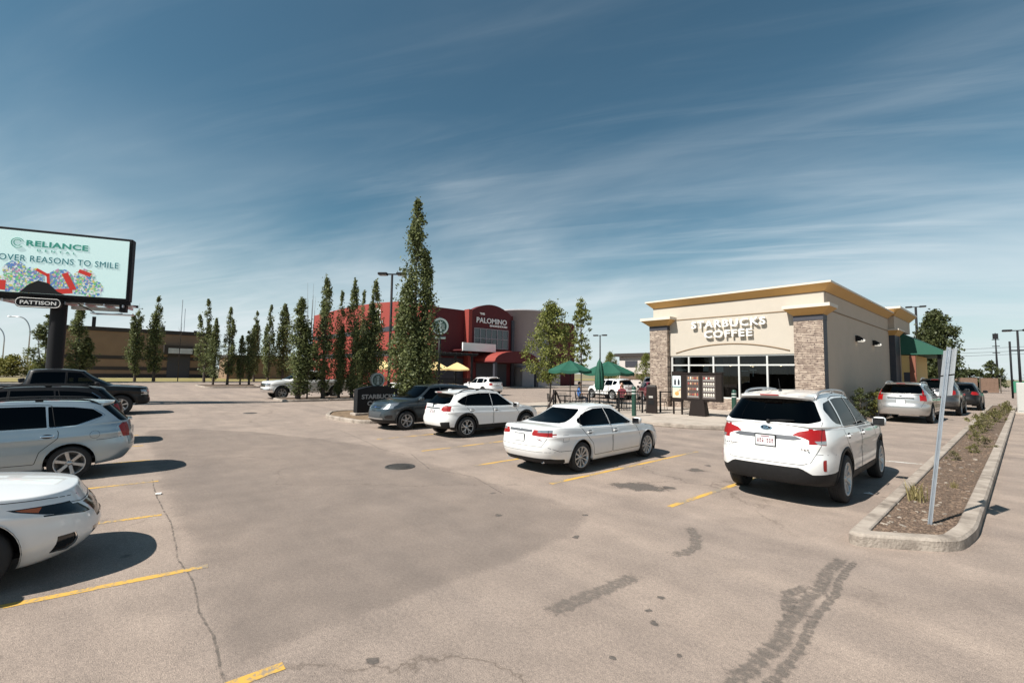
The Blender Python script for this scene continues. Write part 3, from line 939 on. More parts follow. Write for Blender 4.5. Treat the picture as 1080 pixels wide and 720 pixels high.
def crossover_spec():
    S = dict(L=4.45, W=1.78, H=1.58, wb=2.635, fo=.93, r=.345, ra=.40, tw=.225, rimr=.232, wi=.0,
        deck=[(2.3, .72), (2.05, .82), (1.6, .91), (1.15, .965), (.8, .955), (0, .975), (-.8, 1.0), (-1.5, 1.03), (-2.2, 1.045)],
        roof=[(.6, 1.42), (.3, 1.50), (-.1, 1.56), (-.5, 1.58), (-1.1, 1.565), (-1.6, 1.515), (-1.85, 1.47)],
        sill=[(2.3, .27), (1.6, .24), (1, .24), (-1, .24), (-1.7, .28), (-2.3, .34)],
        crown=.055, rcrown=.04, cab=(1.2, .28, -2.08, -1.72), wcab=(.82, .585), ends=(8, 3, 9, 3.4), pbl=11, qbl=4.4,
        side=[(0, .91), (.06, .955), (.22, .98), (.42, .985), (.62, .985), (.76, 1.0), (.84, .98), (.95, .965)],
        front=[(0, .16), (.15, .05), (.35, 0), (.6, .0), (.8, .05), (1, .13)],
        rear=[(0, .10), (.12, .03), (.3, 0), (.46, .0), (.54, .04), (.8, .07), (1, .10)],
        wheel=dict(n=5, w=.04, tw=.035, split=.24, mat=ALLOY, dark=True), mirror=(.74, 1.0), arch_trim=(.07, BLACKP), rails=(.05, -1.45, .54, .05, BLACKP))
    S['doors'] = [round_poly([(.95, .40), (.98, .66), (.78, .98), (.15, 1.45), (-.22, 1.48), (-.20, .40)], .04),
                  round_poly([(-.23, .40), (-.25, 1.48), (-.8, 1.475), (-1.18, 1.42), (-1.38, 1.06), (-1.2, .85), (-.98, .68), (-.90, .40)], .04)]
    S['handles'] = [(-.08, .875), (-1.10, .90)]
    S['feats'] = [
        F_('side_window', 'side', [(.72, 1.0), (.14, 1.415), (-.22, 1.445), (-.22, 1.01)], GLASSC, .006, door=0, name='window'),
        F_('back_side_window', 'side', [(-.25, 1.01), (-.25, 1.448), (-.7, 1.452), (-1.1, 1.41), (-1.4, 1.32), (-1.62, 1.21), (-1.63, 1.17), (-1.5, 1.09), (-1.3, 1.05)], GLASSD, .006, name='window', r=.02),
        F_('rear_window', 'rear', [(.55, 1.10), (.66, 1.14), (.54, 1.39), (.47, 1.425), (-.47, 1.425), (-.54, 1.39), (-.66, 1.14), (-.55, 1.10)], GLASSD, .005, name='rear_screen', r=.03),
        F_('windscreen', 'front', [(.70, 1.02), (.53, 1.47), (-.53, 1.47), (-.70, 1.02)], GLASSC, .004, r=.04),
        F_('tail_light', 'rear', [(.47, .92), (.52, 1.03), (.95, 1.06), (.95, .87), (.56, .875)], REDL, 0, sym=True),
        F_('tail_light', 'side', [(-2.4, 1.06), (-1.96, 1.05), (-1.90, 1.0), (-2.02, .87), (-2.4, .86)], REDL, 0),
        F_('tailgate_trim', 'rear', [(.44, .945), (.40, .985), (-.40, .985), (-.44, .945)], BLACKG, -.004),
        F_('bumper_vent', 'rear', [(.52, .37), (.52, .52), (.95, .56), (.95, .34)], BLACKP, -.004, sym=True, r=.03),
        F_('bumper_trim', 'rear', [(1.0, .0), (1.0, .36), (.6, .37), (.5, .40), (-.5, .40), (-.6, .37), (-1.0, .36), (-1.0, .0)], BLACKP, .0, one=True),
        F_('sill_trim', 'side', [(1.1, .0), (1.1, .40), (-1.1, .40), (-1.1, .0)], BLACKP, .0),
        F_('headlight', 'front', [(.48, .66), (.5, .76), (.95, .84), (.95, .72)], CLEARL, 0, sym=True),
        F_('headlight', 'side', [(2.4, .68), (2.4, .80), (1.66, .89), (1.8, .76)], CLEARL, 0),
        F_('grille', 'front', [(.40, .60), (.44, .74), (-.44, .74), (-.40, .60)], BLACKG, .012)]
    S['seams'] = [('rear', [(-.66, 1.12), (-.70, .90), (-.62, .62), (.62, .62), (.70, .90), (.66, 1.12)], .008), ('side', [(1.1, .92), (1.6, .91), (2.05, .82)], .008),
                  ('side', [(-1.98, .80), (-1.82, .80), (-1.82, .94), (-1.98, .94), (-1.98, .80)], .006)]
    S['ribs'] = []
    def ex(S, sh, root, paint, hi):
        plate(S, sh, root, 0, .84)
        badge(sh, root, 'rear', 0, 1.025, .12, .06, CHROME, BLACKG)
        wiper(sh, root, -.02, -.3, 1.085, 1.12)
        finl(sh, root, -1.45, paint)
        rear_spoiler(sh, root, paint, 1.435, .56, .14)
    S['extra'] = [ex]
    return S

def grey_suv_spec():
    S = dict(L=4.52, W=1.84, H=1.68, wb=2.69, fo=.90, r=.345, ra=.405, tw=.225, rimr=.225, wi=.0,
        deck=[(2.3, .82), (2.1, .92), (1.7, 1.0), (1.25, 1.07), (.9, 1.055), (0, 1.075), (-.8, 1.10), (-1.5, 1.13), (-2.3, 1.15)],
        roof=[(.8, 1.49), (.45, 1.575), (.1, 1.64), (-.4, 1.68), (-1.0, 1.67), (-1.6, 1.63), (-1.95, 1.58)],
        sill=[(2.3, .26), (1.6, .24), (1, .24), (-1, .24), (-1.7, .28), (-2.3, .34)],
        crown=.06, rcrown=.04, cab=(1.36, .38, -2.15, -1.85), wcab=(.855, .605), ends=(7.5, 2.7, 9, 3.4), pbl=11, qbl=4.4,
        side=[(0, .91), (.06, .955), (.22, .98), (.42, .985), (.62, .985), (.76, 1.0), (.84, .985), (.95, .965)],
        front=[(0, .18), (.12, .05), (.3, 0), (.55, .0), (.72, .03), (.88, .08), (1, .17)],
        rear=[(0, .10), (.12, .03), (.3, 0), (.46, .0), (.8, .07), (1, .10)],
        wheel=dict(n=6, w=.075, tw=.06), mirror=(.82, 1.11), arch_trim=(.05, BLACKP))
    S['doors'] = [round_poly([(1.0, .42), (1.03, .70), (.84, 1.08), (.20, 1.55), (-.22, 1.58), (-.20, .42)], .04),
                  round_poly([(-.23, .42), (-.25, 1.58), (-.8, 1.58), (-1.2, 1.53), (-1.4, 1.16), (-1.24, .92), (-1.0, .72), (-.92, .42)], .04)]
    S['handles'] = [(-.08, .97), (-1.10, 1.0)]
    S['feats'] = [
        F_('side_window', 'side', [(.78, 1.10), (.20, 1.51), (-.22, 1.545), (-.22, 1.11)], GLASSC, .006, door=0, name='window'),
        F_('back_side_window', 'side', [(-.25, 1.11), (-.25, 1.548), (-.8, 1.55), (-1.2, 1.51), (-1.55, 1.42), (-1.72, 1.32), (-1.6, 1.2), (-1.3, 1.15)], GLASSD, .006, name='window', r=.02),
        F_('rear_window', 'rear', [(.72, 1.22), (.58, 1.52), (-.58, 1.52), (-.72, 1.22)], GLASSD, .005, name='rear_screen', r=.05),
        F_('windscreen', 'front', [(.76, 1.15), (.57, 1.57), (-.57, 1.57), (-.76, 1.15)], GLASSC, .004, r=.04),
        F_('headlight', 'front', [(.40, .77), (.44, .82), (.70, .93), (.96, 1.0), (.96, .83), (.62, .765)], CLEARL, 0, sym=True),
        F_('headlight', 'side', [(2.4, .78), (2.4, .90), (1.95, .98), (1.62, 1.0), (1.70, .93), (1.95, .82)], CLEARL, 0),
        F_('grille', 'front', [(.36, .79), (.38, .86), (-.38, .86), (-.36, .79)], BLACKG, .008),
        F_('lower_grille', 'front', [(.42, .44), (.50, .68), (-.50, .68), (-.42, .44)], mat('grey_plastic', (.05, .055, .06), .5), .012),
        F_('fog_light', 'front', [(.66, .44), (.62, .50), (.70, .56), (.84, .57), (.80, .45)], BLACKG, .004, sym=True),
        F_('bumper_trim', 'front', [(1.0, .0), (1.0, .36), (.6, .39), (-.6, .39), (-1.0, .36), (-1.0, .0)], BLACKP, .0, one=True),
        F_('tail_light', 'rear', [(.5, .95), (.52, 1.08), (.98, 1.12), (.98, .9)], REDL, 0, sym=True),
        F_('sill_trim', 'side', [(1.1, .0), (1.1, .41), (-1.1, .41), (-1.1, .0)], BLACKP, .0)]
    S['seams'] = [('front', [(-.80, .93), (-.40, .875), (.40, .875), (.80, .93)], .010), ('side', [(1.1, 1.0), (1.6, .985), (2.0, .93)], .008)]
    S['ribs'] = [('front', [(-.38, .825), (.38, .825)], .02, CHROME), ('front', [(-.56, .425), (.56, .425)], .05, ALLOY)]
    def ex(S, sh, root, paint, hi):
        badge(sh, root, 'front', 0, .825, .16, .065, CHROME, mat('blue_badge', (.02, .04, .15), .3))
        b = MB()
        for y in (-.55, -.05):
            c0, n0 = sh.hit('front', y, 1.155); c1, n1 = sh.hit('front', y + .52, 1.19)
            if c0 and c1: b.tube([c0 + n0 * .012, c1 + n1 * .012], .009, BLACKP, 6)
        if b.v: b.build('wiper', root)
    S['extra'] = [ex]
    return S

def wagon_spec():
    S = dict(L=4.74, W=1.83, H=1.70, wb=2.72, fo=.97, r=.345, ra=.40, tw=.225, rimr=.245, wi=.02,
        deck=[(2.4, .76), (2.2, .86), (1.8, .95), (1.3, 1.03), (1.0, 1.03), (.4, 1.045), (-.5, 1.07), (-1.4, 1.10), (-2.0, 1.13), (-2.45, 1.14)],
        roof=[(.8, 1.48), (.45, 1.56), (0, 1.625), (-.5, 1.65), (-1.1, 1.65), (-1.7, 1.62), (-2.0, 1.58)],
        sill=[(2.3, .24), (1.6, .22), (1, .22), (-1, .22), (-1.7, .27), (-2.4, .36)],
        crown=.05, rcrown=.04, cab=(1.40, .45, -2.27, -1.93), wcab=(.86, .64), ends=(8, 3, 10, 3.6), pbl=12, qbl=4.8,
        side=[(0, .915), (.08, .955), (.25, .98), (.45, .99), (.66, .985), (.77, 1.0), (.84, .985), (.95, .968)],
        front=[(0, .16), (.15, .05), (.35, 0), (.6, .0), (.8, .05), (1, .13)],
        rear=[(0, .16), (.15, .05), (.32, 0), (.45, .0), (.52, .03), (.8, .05), (1, .09)],
        wheel=dict(n=6, w=.07, tw=.085), mirror=(.86, 1.08), rails=(.1, -1.75, .58, .05, BLACKP), handle_mat=CHROME)
    S['doors'] = [round_poly([(1.05, .38), (1.08, .70), (.88, 1.06), (.25, 1.52), (-.12, 1.56), (-.10, .38)], .04),
                  round_poly([(-.13, .38), (-.15, 1.555), (-.8, 1.555), (-1.02, 1.54), (-1.10, 1.12), (-1.16, 1.0), (-1.16, .88), (-1.40, .78), (-.98, .60), (-.90, .38)][:7] + [(-.90, .62), (-.84, .38)], .03)]
    S['handles'] = [(.0, .90), (-1.0, .925)]
    S['feats'] = [
        F_('side_window', 'side', [(.82, 1.08), (.25, 1.485), (-.12, 1.52), (-.12, 1.09)], GLASSD, .006, door=0, name='window'),
        F_('back_side_window', 'side', [(-.16, 1.085), (-.16, 1.522), (-.8, 1.525), (-.93, 1.52), (-.985, 1.10)], GLASSD, .006, door=1, name='window', r=.015),
        F_('quarter_window', 'side', [(-1.015, 1.10), (-.965, 1.518), (-1.35, 1.495), (-1.66, 1.445), (-1.83, 1.315), (-1.80, 1.28), (-1.42, 1.125)], GLASSD, .006, name='quarter_window', r=.03),
        F_('rear_window', 'rear', [(.74, 1.17), (.60, 1.52), (-.60, 1.52), (-.74, 1.17)], GLASSD, .005, name='rear_screen', r=.05),
        F_('windscreen', 'front', [(.76, 1.10), (.58, 1.54), (-.58, 1.54), (-.76, 1.10)], GLASSC, .004, r=.04),
        F_('tail_light', 'rear', [(.70, .83), (.72, 1.13), (.99, 1.15), (.99, .82)], CLEARL, 0, sym=True),
        F_('tail_light_red', 'side', [(-2.6, 1.15), (-2.16, 1.13), (-2.10, 1.06), (-2.19, .83), (-2.6, .82)], REDL, -.001, name='tail_light'),
        F_('headlight', 'front', [(.45, .68), (.5, .78), (.98, .86), (.98, .72)], CLEARL, 0, sym=True),
        F_('headlight', 'side', [(2.5, .70), (2.5, .82), (1.75, .90), (1.9, .76)], CLEARL, 0)]
    S['seams'] = [('side', [(-1.75, .80), (-1.9, .805), (-2.16, .835)], .008), ('rear', [(-.70, 1.15), (-.70, .66), (.70, .66), (.70, 1.15)], .008),
                  ('side', [(-1.72 + .08 * math.cos(a), .915 + .08 * math.sin(a)) for a in np.linspace(0, 2 * math.pi, 17)], .005)]
    S['ribs'] = [('side', [(-1.0, 1.089), (-1.42, 1.113), (-1.80, 1.268), (-1.86, 1.315), (-1.67, 1.46)], .012, CHROME)]
    def ex(S, sh, root, paint, hi):
        plate(S, sh, root, 0, .9)
        rear_spoiler(sh, root, paint, 1.53, .6, .07)
        b = MB(); b.box((-2.30, 0, 1.165), (.10, .5, .04), CHROME, bev=.01); b.build('tailgate_trim', root)
    S['extra'] = [ex]
    return S

def front_saloon_spec():
    S = saloon_spec()
    S.update(L=4.73, W=1.84, H=1.44, wb=2.705, fo=.97)
    S['deck'] = [(2.4, .70), (2.2, .775), (1.9, .835), (1.5, .89), (1.1, .93), (.7, .925), (0, .94), (-.7, .96), (-1.3, .985), (-1.8, 1.015), (-2.2, 1.025), (-2.45, 1.015)]
    S['front'] = [(0, .20), (.12, .06), (.3, 0), (.55, .0), (.72, .03), (.88, .10), (1, .18)]
    S['ends'] = (6.5, 2.5, 9, 3.4)
    S['crown'] = .075
    keep = [f for f in S['feats'] if 'headlight' not in f['part'] and 'grille' not in f['part'] and 'tail' not in f['part'] and 'reverse' not in f['part']]
    S['feats'] = keep + [
        F_('headlight', 'front', [(.44, .60), (.50, .71), (.75, .742), (.97, .77), (.97, .70), (.80, .668), (.66, .632), (.55, .605)], BLACKG, 0, sym=True),
        F_('headlight', 'side', [(2.5, .60), (2.5, .71), (2.15, .742), (1.9, .768), (1.62, .785), (1.68, .755), (1.9, .685), (2.15, .638)], BLACKG, 0),
        F_('indicator', 'side', [(1.86, .762), (1.68, .772), (1.72, .752), (1.84, .715)], AMBER, -.002),
        F_('grille', 'front', [(.34, .50), (.42, .70), (-.42, .70), (-.34, .50)], BLACKG, .012),
        F_('fog_recess', 'front', [(.62, .26), (.60, .30), (.66, .44), (.80, .44), (.74, .28)], BLACKG, .02, sym=True),
        F_('lower_grille', 'front', [(.42, .22), (.46, .42), (-.46, .42), (-.42, .22)], BLACKG, .012),
        F_('tail_light', 'rear', [(.5, .86), (.5, 1.0), (.96, 1.0), (.96, .86)], REDL, 0, sym=True)]
    S['seams'] = [('side', [(1.28, .88), (1.9, .825), (2.15, .78)], .008), ('front', [(-.70, .76), (-.42, .715), (.42, .715), (.70, .76)], .008)]
    S['mirror_mat'] = None
    def ex(S, sh, root, paint, hi):
        badge(sh, root, 'front', 0, .665, .13, .10, CHROME, BLACKG)
        b = MB()
        for z in (.55, .60, .65):
            c, no = sh.hit('front', 0, z); b.box((c.x - .05, 0, z), (.02, .52, .02), CHROME)
        b.build('grille_bar', root)
    S['extra'] = [ex]
    return S

def pickup_spec(dark=False):
    L, W, H, wb, fo = (5.6, 1.98, 1.86, 3.4, .98)
    S = dict(L=L, W=W, H=H, wb=wb, fo=fo, r=.40, ra=.475, tw=.26, rimr=.245, wi=.0,
        deck=[(2.8, .98), (2.6, 1.06), (2.2, 1.11), (1.5, 1.16), (1.2, 1.16), (0, 1.17), (-.8, 1.18), (-1.2, 1.22), (-3.0, 1.23)],
        roof=[(.9, 1.70), (.6, 1.78), (.2, 1.84), (-.3, 1.86), (-.8, 1.83), (-1.1, 1.78)],
        sill=[(2.7, .42), (1.6, .38), (-1, .38), (-2.9, .48)],
        crown=.06, rcrown=.04, cab=(1.45, .62, -1.12, -1.0), wcab=(.90, .68), ends=(10, 4, 14, 8), pbl=12, qbl=6,
        side=[(0, .93), (.06, .96), (.22, .985), (.5, .99), (.66, .985), (.8, 1.0), (.88, .985), (.95, .97)],
        front=[(0, .10), (.10, .02), (.3, 0), (.45, .03), (.8, .04), (1, .08)],
        rear=[(0, .05), (.2, .0), (1, .02)],
        wheel=dict(n=6, w=.07, tw=.08), mirror=(.95, 1.24), mirror_mat=BLACKP, arch_trim=(.05, BLACKP if dark else None) if dark else None)
    S['doors'] = [round_poly([(1.18, .5), (1.2, .8), (1.08, 1.18), (.45, 1.74), (.08, 1.77), (.10, .5)], .04),
                  round_poly([(.07, .5), (.05, 1.77), (-.6, 1.77), (-.92, 1.72), (-.98, 1.2), (-.98, .5)], .04)]
    S['handles'] = [(.2, 1.03), (-.86, 1.05)]
    S['feats'] = [
        F_('side_window', 'side', [(1.0, 1.20), (.45, 1.69), (.06, 1.72), (.06, 1.21)], GLASSC, .006, door=0, name='window'),
        F_('back_side_window', 'side', [(.02, 1.21), (.02, 1.72), (-.6, 1.72), (-.86, 1.68), (-.9, 1.23)], GLASSD, .006, door=1, name='window', r=.03),
        F_('rear_window', 'rear', [(.62, 1.30), (.55, 1.70), (-.55, 1.70), (-.62, 1.30)], GLASSD, .005, name='rear_screen', r=.05),
        F_('windscreen', 'front', [(.80, 1.25), (.64, 1.75), (-.64, 1.75), (-.80, 1.25)], GLASSC, .004, r=.05),
        F_('headlight', 'front', [(.62, .82), (.62, 1.02), (1.05, 1.04), (1.05, .80)], CLEARL, 0, sym=True),
        F_('headlight', 'side', [(2.9, .82), (2.9, 1.03), (2.52, 1.04), (2.5, .80)], CLEARL, 0),
        F_('grille', 'front', [(.60, .76), (.60, 1.0), (-.60, 1.0), (-.60, .76)], BLACKG, .012),
        F_('front_bumper', 'front', [(1.0, .42), (1.0, .66), (-1.0, .66), (-1.0, .42)], BLACKP if dark else CHROME, -.006, one=True),
        F_('tail_light', 'rear', [(.86, .75), (.86, 1.15), (1.02, 1.15), (1.02, .75)], REDL, 0, sym=True),
        F_('bed_cover', 'top', [(-1.22, .86), (-2.82, .86), (-2.82, -.86), (-1.22, -.86)], BLACKP, .02)]
    S['seams'] = [('side', [(-1.06, .45), (-1.06, 1.2)], .02), ('side', [(1.3, 1.08), (2.0, 1.08), (2.5, 1.04)], .008)]
    S['ribs'] = [('front', [(-.6, .88), (.6, .88)], .06, CHROME)]
    def ex(S, sh, root, paint, hi):
        b = MB()
        b.box((0, 0, .45), (1.7, W * .95, .05), BLACKP, bev=.01); b.build('running_board', root)
    S['extra'] = [ex]
    return S

def plain_suv_spec(lamp='low', L=4.62, W=1.87, H=1.67):
    """sport utility seen from afar: low or tall tail lights"""
    S = big_suv_spec()
    S['extra'] = []
    S['feats'] = [f for f in S['feats'] if f['part'] not in ('tail_light', 'reverse_light', 'reflector', 'tailgate_trim', 'bumper_trim')]
    if lamp == 'tall':
        S['feats'] += [F_('tail_light', 'rear', [(.70, 1.25), (.66, 1.58), (.76, 1.5), (.84, 1.27), (.99, 1.12), (.99, .92), (.74, .93), (.70, 1.0)], REDL, -.003, sym=True),
                       F_('tail_light', 'side', [(-2.6, 1.2), (-2.18, 1.16), (-2.2, .94), (-2.6, .9)], REDL, 0)]
    else:
        S['feats'] += [F_('tail_light', 'rear', [(.52, .98), (.52, 1.10), (.99, 1.16), (.99, .95)], REDL, 0, sym=True),
                       F_('tail_light', 'side', [(-2.6, 1.16), (-2.1, 1.14), (-2.2, .95), (-2.6, .94)], REDL, 0)]
    S['feats'] += [F_('bumper_trim', 'rear', [(1.0, .0), (1.0, .44), (-1.0, .44), (-1.0, .0)], BLACKP if lamp != 'tall' else ALLOY, .0, one=True)]
    def ex(S, sh, root, paint, hi):
        plate(S, sh, root, 0, .88 if lamp == 'tall' else .95, ink=None)
        rear_spoiler(sh, root, paint, 1.585, .60)
        badge(sh, root, 'rear', 0, 1.12, .12, .05)
        b = MB()
        c, no = sh.hit('rear', 0, 1.04)
        b.box((c.x - .01, 0, 1.04), (.02, .9, .03), BLACKG if lamp == 'tall' else CHROME); b.build('tailgate_handle', root)
    S['extra'] = [ex]
    return S
# ------------------------------------------------------------------ materials of the place
def asphalt_mat(name, base, dark, seed=0., crack=1., scale=1.):
    m, p = new_mat(name); n, l = NT(m)
    p.inputs['Roughness'].default_value = .88; p.inputs['Specular IOR Level'].default_value = .25
    tc = n.new('ShaderNodeTexCoord')
    mp = n.new('ShaderNodeMapping'); mp.inputs['Location'].default_value = (seed, seed * 1.7, 0); l.new(tc.outputs['Object'], mp.inputs[0])
    def noise(s, d=5, r=.6, v=None):
        z = n.new('ShaderNodeTexNoise'); z.inputs['Scale'].default_value = s; z.inputs['Detail'].default_value = d; z.inputs['Roughness'].default_value = r
        l.new(v or mp.outputs[0], z.inputs['Vector']); return z
    def mixc(f, a, b, blend='MIX'):
        x = n.new('ShaderNodeMix'); x.data_type = 'RGBA'; x.blend_type = blend
        if hasattr(f, 'links'): l.new(f, x.inputs[0])
        else: x.inputs[0].default_value = f
        for i, c in ((6, a), (7, b)):
            if hasattr(c, 'links'): l.new(c, x.inputs[i])
            else: x.inputs[i].default_value = (*c, 1)
        return x.outputs[2]
    big = noise(.22, 4); mid = noise(1.3, 6, .65); fine = noise(30, 4, .7); grit = noise(130, 2)
    r1 = ramp(n, l, big.outputs['Fac'], [(.38, (0, 0, 0)), (.66, (1, 1, 1))])
    c = mixc(r1.outputs[0], base, dark)
    r2 = ramp(n, l, mid.outputs['Fac'], [(.3, (.82, .82, .82)), (.7, (1.14, 1.14, 1.13))]); c = mixc(1., c, r2.outputs[0], 'MULTIPLY')
    r3 = ramp(n, l, fine.outputs['Fac'], [(.3, (.78, .78, .79)), (.7, (1.18, 1.17, 1.16))]); c = mixc(1., c, r3.outputs[0], 'MULTIPLY')
    r4 = ramp(n, l, grit.outputs['Fac'], [(.32, (.55, .55, .56)), (.5, (1, 1, 1)), (.72, (1.45, 1.42, 1.38))]); c = mixc(1., c, r4.outputs[0], 'MULTIPLY')
    # drips and small dark spots
    vo = n.new('ShaderNodeTexVoronoi'); vo.inputs['Scale'].default_value = .9; l.new(mp.outputs[0], vo.inputs['Vector'])
    ds = n.new('ShaderNodeMath'); ds.operation = 'ADD'; l.new(vo.outputs['Distance'], ds.inputs[0]); sc = n.new('ShaderNodeMath'); sc.operation = 'MULTIPLY'; sc.inputs[1].default_value = .10; l.new(noise(7).outputs['Fac'], sc.inputs[0]); l.new(sc.outputs[0], ds.inputs[1])
    r5 = ramp(n, l, ds.outputs[0], [(.075, (.55, .55, .56)), (.11, (1, 1, 1))]); c = mixc(.8, c, r5.outputs[0], 'MULTIPLY')
    # tyre-dark drag along the aisles and pale worn streaks
    mp2 = n.new('ShaderNodeMapping'); mp2.inputs['Scale'].default_value = (.10, .9, 1); l.new(tc.outputs['Object'], mp2.inputs[0])
    st = noise(1.0, 5, .6, mp2.outputs[0])
    r6 = ramp(n, l, st.outputs['Fac'], [(.35, (.87, .87, .88)), (.62, (1.07, 1.06, 1.05))]); c = mixc(1., c, r6.outputs[0], 'MULTIPLY')
    # cracks
    wv = noise(.8, 5, .7)
    vm = n.new('ShaderNodeVectorMath'); vm.operation = 'MULTIPLY_ADD'; vm.inputs[1].default_value = (1.6, 1.6, 0); l.new(wv.outputs['Color'], vm.inputs[0]); l.new(mp.outputs[0], vm.inputs[2])
    v2 = n.new('ShaderNodeTexVoronoi'); v2.feature = 'DISTANCE_TO_EDGE'; v2.inputs['Scale'].default_value = .16 * scale; l.new(vm.outputs[0], v2.inputs['Vector'])
    r7 = ramp(n, l, v2.outputs['Distance'], [(0., (0, 0, 0)), (.0022, (.3, .3, .3)), (.0045, (1, 1, 1))])
    gate = ramp(n, l, noise(.35, 3).outputs['Fac'], [(.5, (1, 1, 1)), (.58, (0, 0, 0))])
    ck = n.new('ShaderNodeMath'); ck.operation = 'MAXIMUM'; l.new(r7.outputs[0], ck.inputs[0]); l.new(gate.outputs[0], ck.inputs[1])
    dk = mixc(1., c, (.62, .61, .6), 'MULTIPLY')
    cr = n.new('ShaderNodeMix'); cr.data_type = 'RGBA'; l.new(ck.outputs[0], cr.inputs[0]); l.new(dk, cr.inputs[6]); l.new(c, cr.inputs[7])
    l.new(cr.outputs[2] if crack else c, p.inputs['Base Color'])
    bp = n.new('ShaderNodeBump'); bp.inputs['Strength'].default_value = .5; bp.inputs['Distance'].default_value = .01
    ad = n.new('ShaderNodeMath'); ad.operation = 'ADD'; l.new(grit.outputs['Fac'], ad.inputs[0]); l.new(fine.outputs['Fac'], ad.inputs[1])
    l.new(ad.outputs[0], bp.inputs['Height']); l.new(bp.outputs['Normal'], p.inputs['Normal'])
    return m
def patchy(name, cols, scale=3., rough=.9, bump=.3, bscale=40., stops=None):
    """ground-like mix of several colours by noise"""
    m, p = new_mat(name); n, l = NT(m)
    p.inputs['Roughness'].default_value = rough; p.inputs['Specular IOR Level'].default_value = .2
    tc = n.new('ShaderNodeTexCoord')
    z = n.new('ShaderNodeTexNoise'); z.inputs['Scale'].default_value = scale; z.inputs['Detail'].default_value = 9; z.inputs['Roughness'].default_value = .68
    l.new(tc.outputs['Object'], z.inputs['Vector'])
    k = len(cols)
    r = ramp(n, l, z.outputs['Fac'], [((.3 + .4 * i / (k - 1)), c) for i, c in enumerate(cols)])
    l.new(r.outputs[0], p.inputs['Base Color'])
    b = n.new('ShaderNodeTexNoise'); b.inputs['Scale'].default_value = bscale; b.inputs['Detail'].default_value = 6; l.new(tc.outputs['Object'], b.inputs['Vector'])
    bp = n.new('ShaderNodeBump'); bp.inputs['Strength'].default_value = bump; bp.inputs['Distance'].default_value = .03
    l.new(b.outputs['Fac'], bp.inputs['Height']); l.new(bp.outputs['Normal'], p.inputs['Normal'])
    return m
def worn_paint(name, base, hold=.52):
    """road paint with bare chips where the asphalt shows"""
    m, p = new_mat(name); n, l = NT(m)
    p.inputs['Roughness'].default_value = .75
    tc = n.new('ShaderNodeTexCoord')
    z = n.new('ShaderNodeTexNoise'); z.inputs['Scale'].default_value = 22; z.inputs['Detail'].default_value = 8; z.inputs['Roughness'].default_value = .75; l.new(tc.outputs['Object'], z.inputs['Vector'])
    z2 = n.new('ShaderNodeTexNoise'); z2.inputs['Scale'].default_value = 1.7; z2.inputs['Detail'].default_value = 3; l.new(tc.outputs['Object'], z2.inputs['Vector'])
    ad = n.new('ShaderNodeMath'); ad.operation = 'MULTIPLY_ADD'; ad.inputs[1].default_value = .6; l.new(z2.outputs['Fac'], ad.inputs[0])
    s = n.new('ShaderNodeMath'); s.operation = 'MULTIPLY'; s.inputs[1].default_value = .6; l.new(z.outputs['Fac'], s.inputs[0]); l.new(s.outputs[0], ad.inputs[2])
    r = ramp(n, l, ad.outputs[0], [(hold - .2, tuple(c * 1.08 for c in base)), (hold, base), (hold + .08, (.24, .2, .16))])
    l.new(r.outputs[0], p.inputs['Base Color'])
    return m
def stone_mat():
    m, p = new_mat('ledge_stone'); n, l = NT(m)
    p.inputs['Roughness'].default_value = .9
    tc = n.new('ShaderNodeTexCoord'); mp = n.new('ShaderNodeMapping'); mp.inputs['Rotation'].default_value = (rad(90), 0, 0); l.new(tc.outputs['Object'], mp.inputs[0])
    zz = n.new('ShaderNodeTexNoise'); zz.inputs['Scale'].default_value = 3.5; l.new(mp.outputs[0], zz.inputs['Vector'])
    vm = n.new('ShaderNodeVectorMath'); vm.operation = 'MULTIPLY_ADD'; vm.inputs[1].default_value = (.25, .11, 0); l.new(zz.outputs['Color'], vm.inputs[0]); l.new(mp.outputs[0], vm.inputs[2])
    b = n.new('ShaderNodeTexBrick'); b.inputs['Scale'].default_value = 1.; b.inputs['Brick Width'].default_value = .55; b.inputs['Row Height'].default_value = .085; b.inputs['Mortar Size'].default_value = .008
    b.offset = .37; b.squash = .7; b.squash_frequency = 3
    b.inputs['Color1'].default_value = (.30, .245, .205, 1); b.inputs['Color2'].default_value = (.46, .395, .335, 1); b.inputs['Mortar'].default_value = (.07, .055, .05, 1)
    l.new(vm.outputs[0], b.inputs['Vector'])
    z = n.new('ShaderNodeTexNoise'); z.inputs['Scale'].default_value = 5; z.inputs['Detail'].default_value = 8; l.new(mp.outputs[0], z.inputs['Vector'])
    r = ramp(n, l, z.outputs['Fac'], [(.32, (.62, .56, .55)), (.68, (1.25, 1.2, 1.15))])
    mx = n.new('ShaderNodeMix'); mx.data_type = 'RGBA'; mx.blend_type = 'MULTIPLY'; mx.inputs[0].default_value = 1.; l.new(b.outputs['Color'], mx.inputs[6]); l.new(r.outputs[0], mx.inputs[7])
    l.new(mx.outputs[2], p.inputs['Base Color'])
    h = n.new('ShaderNodeMath'); h.operation = 'MULTIPLY_ADD'; h.inputs[1].default_value = -1.2; l.new(b.outputs['Fac'], h.inputs[0]); l.new(z.outputs['Fac'], h.inputs[2])
    bp = n.new('ShaderNodeBump'); bp.inputs['Strength'].default_value = 1.; bp.inputs['Distance'].default_value = .06; l.new(h.outputs[0], bp.inputs['Height']); l.new(bp.outputs['Normal'], p.inputs['Normal'])
    return m
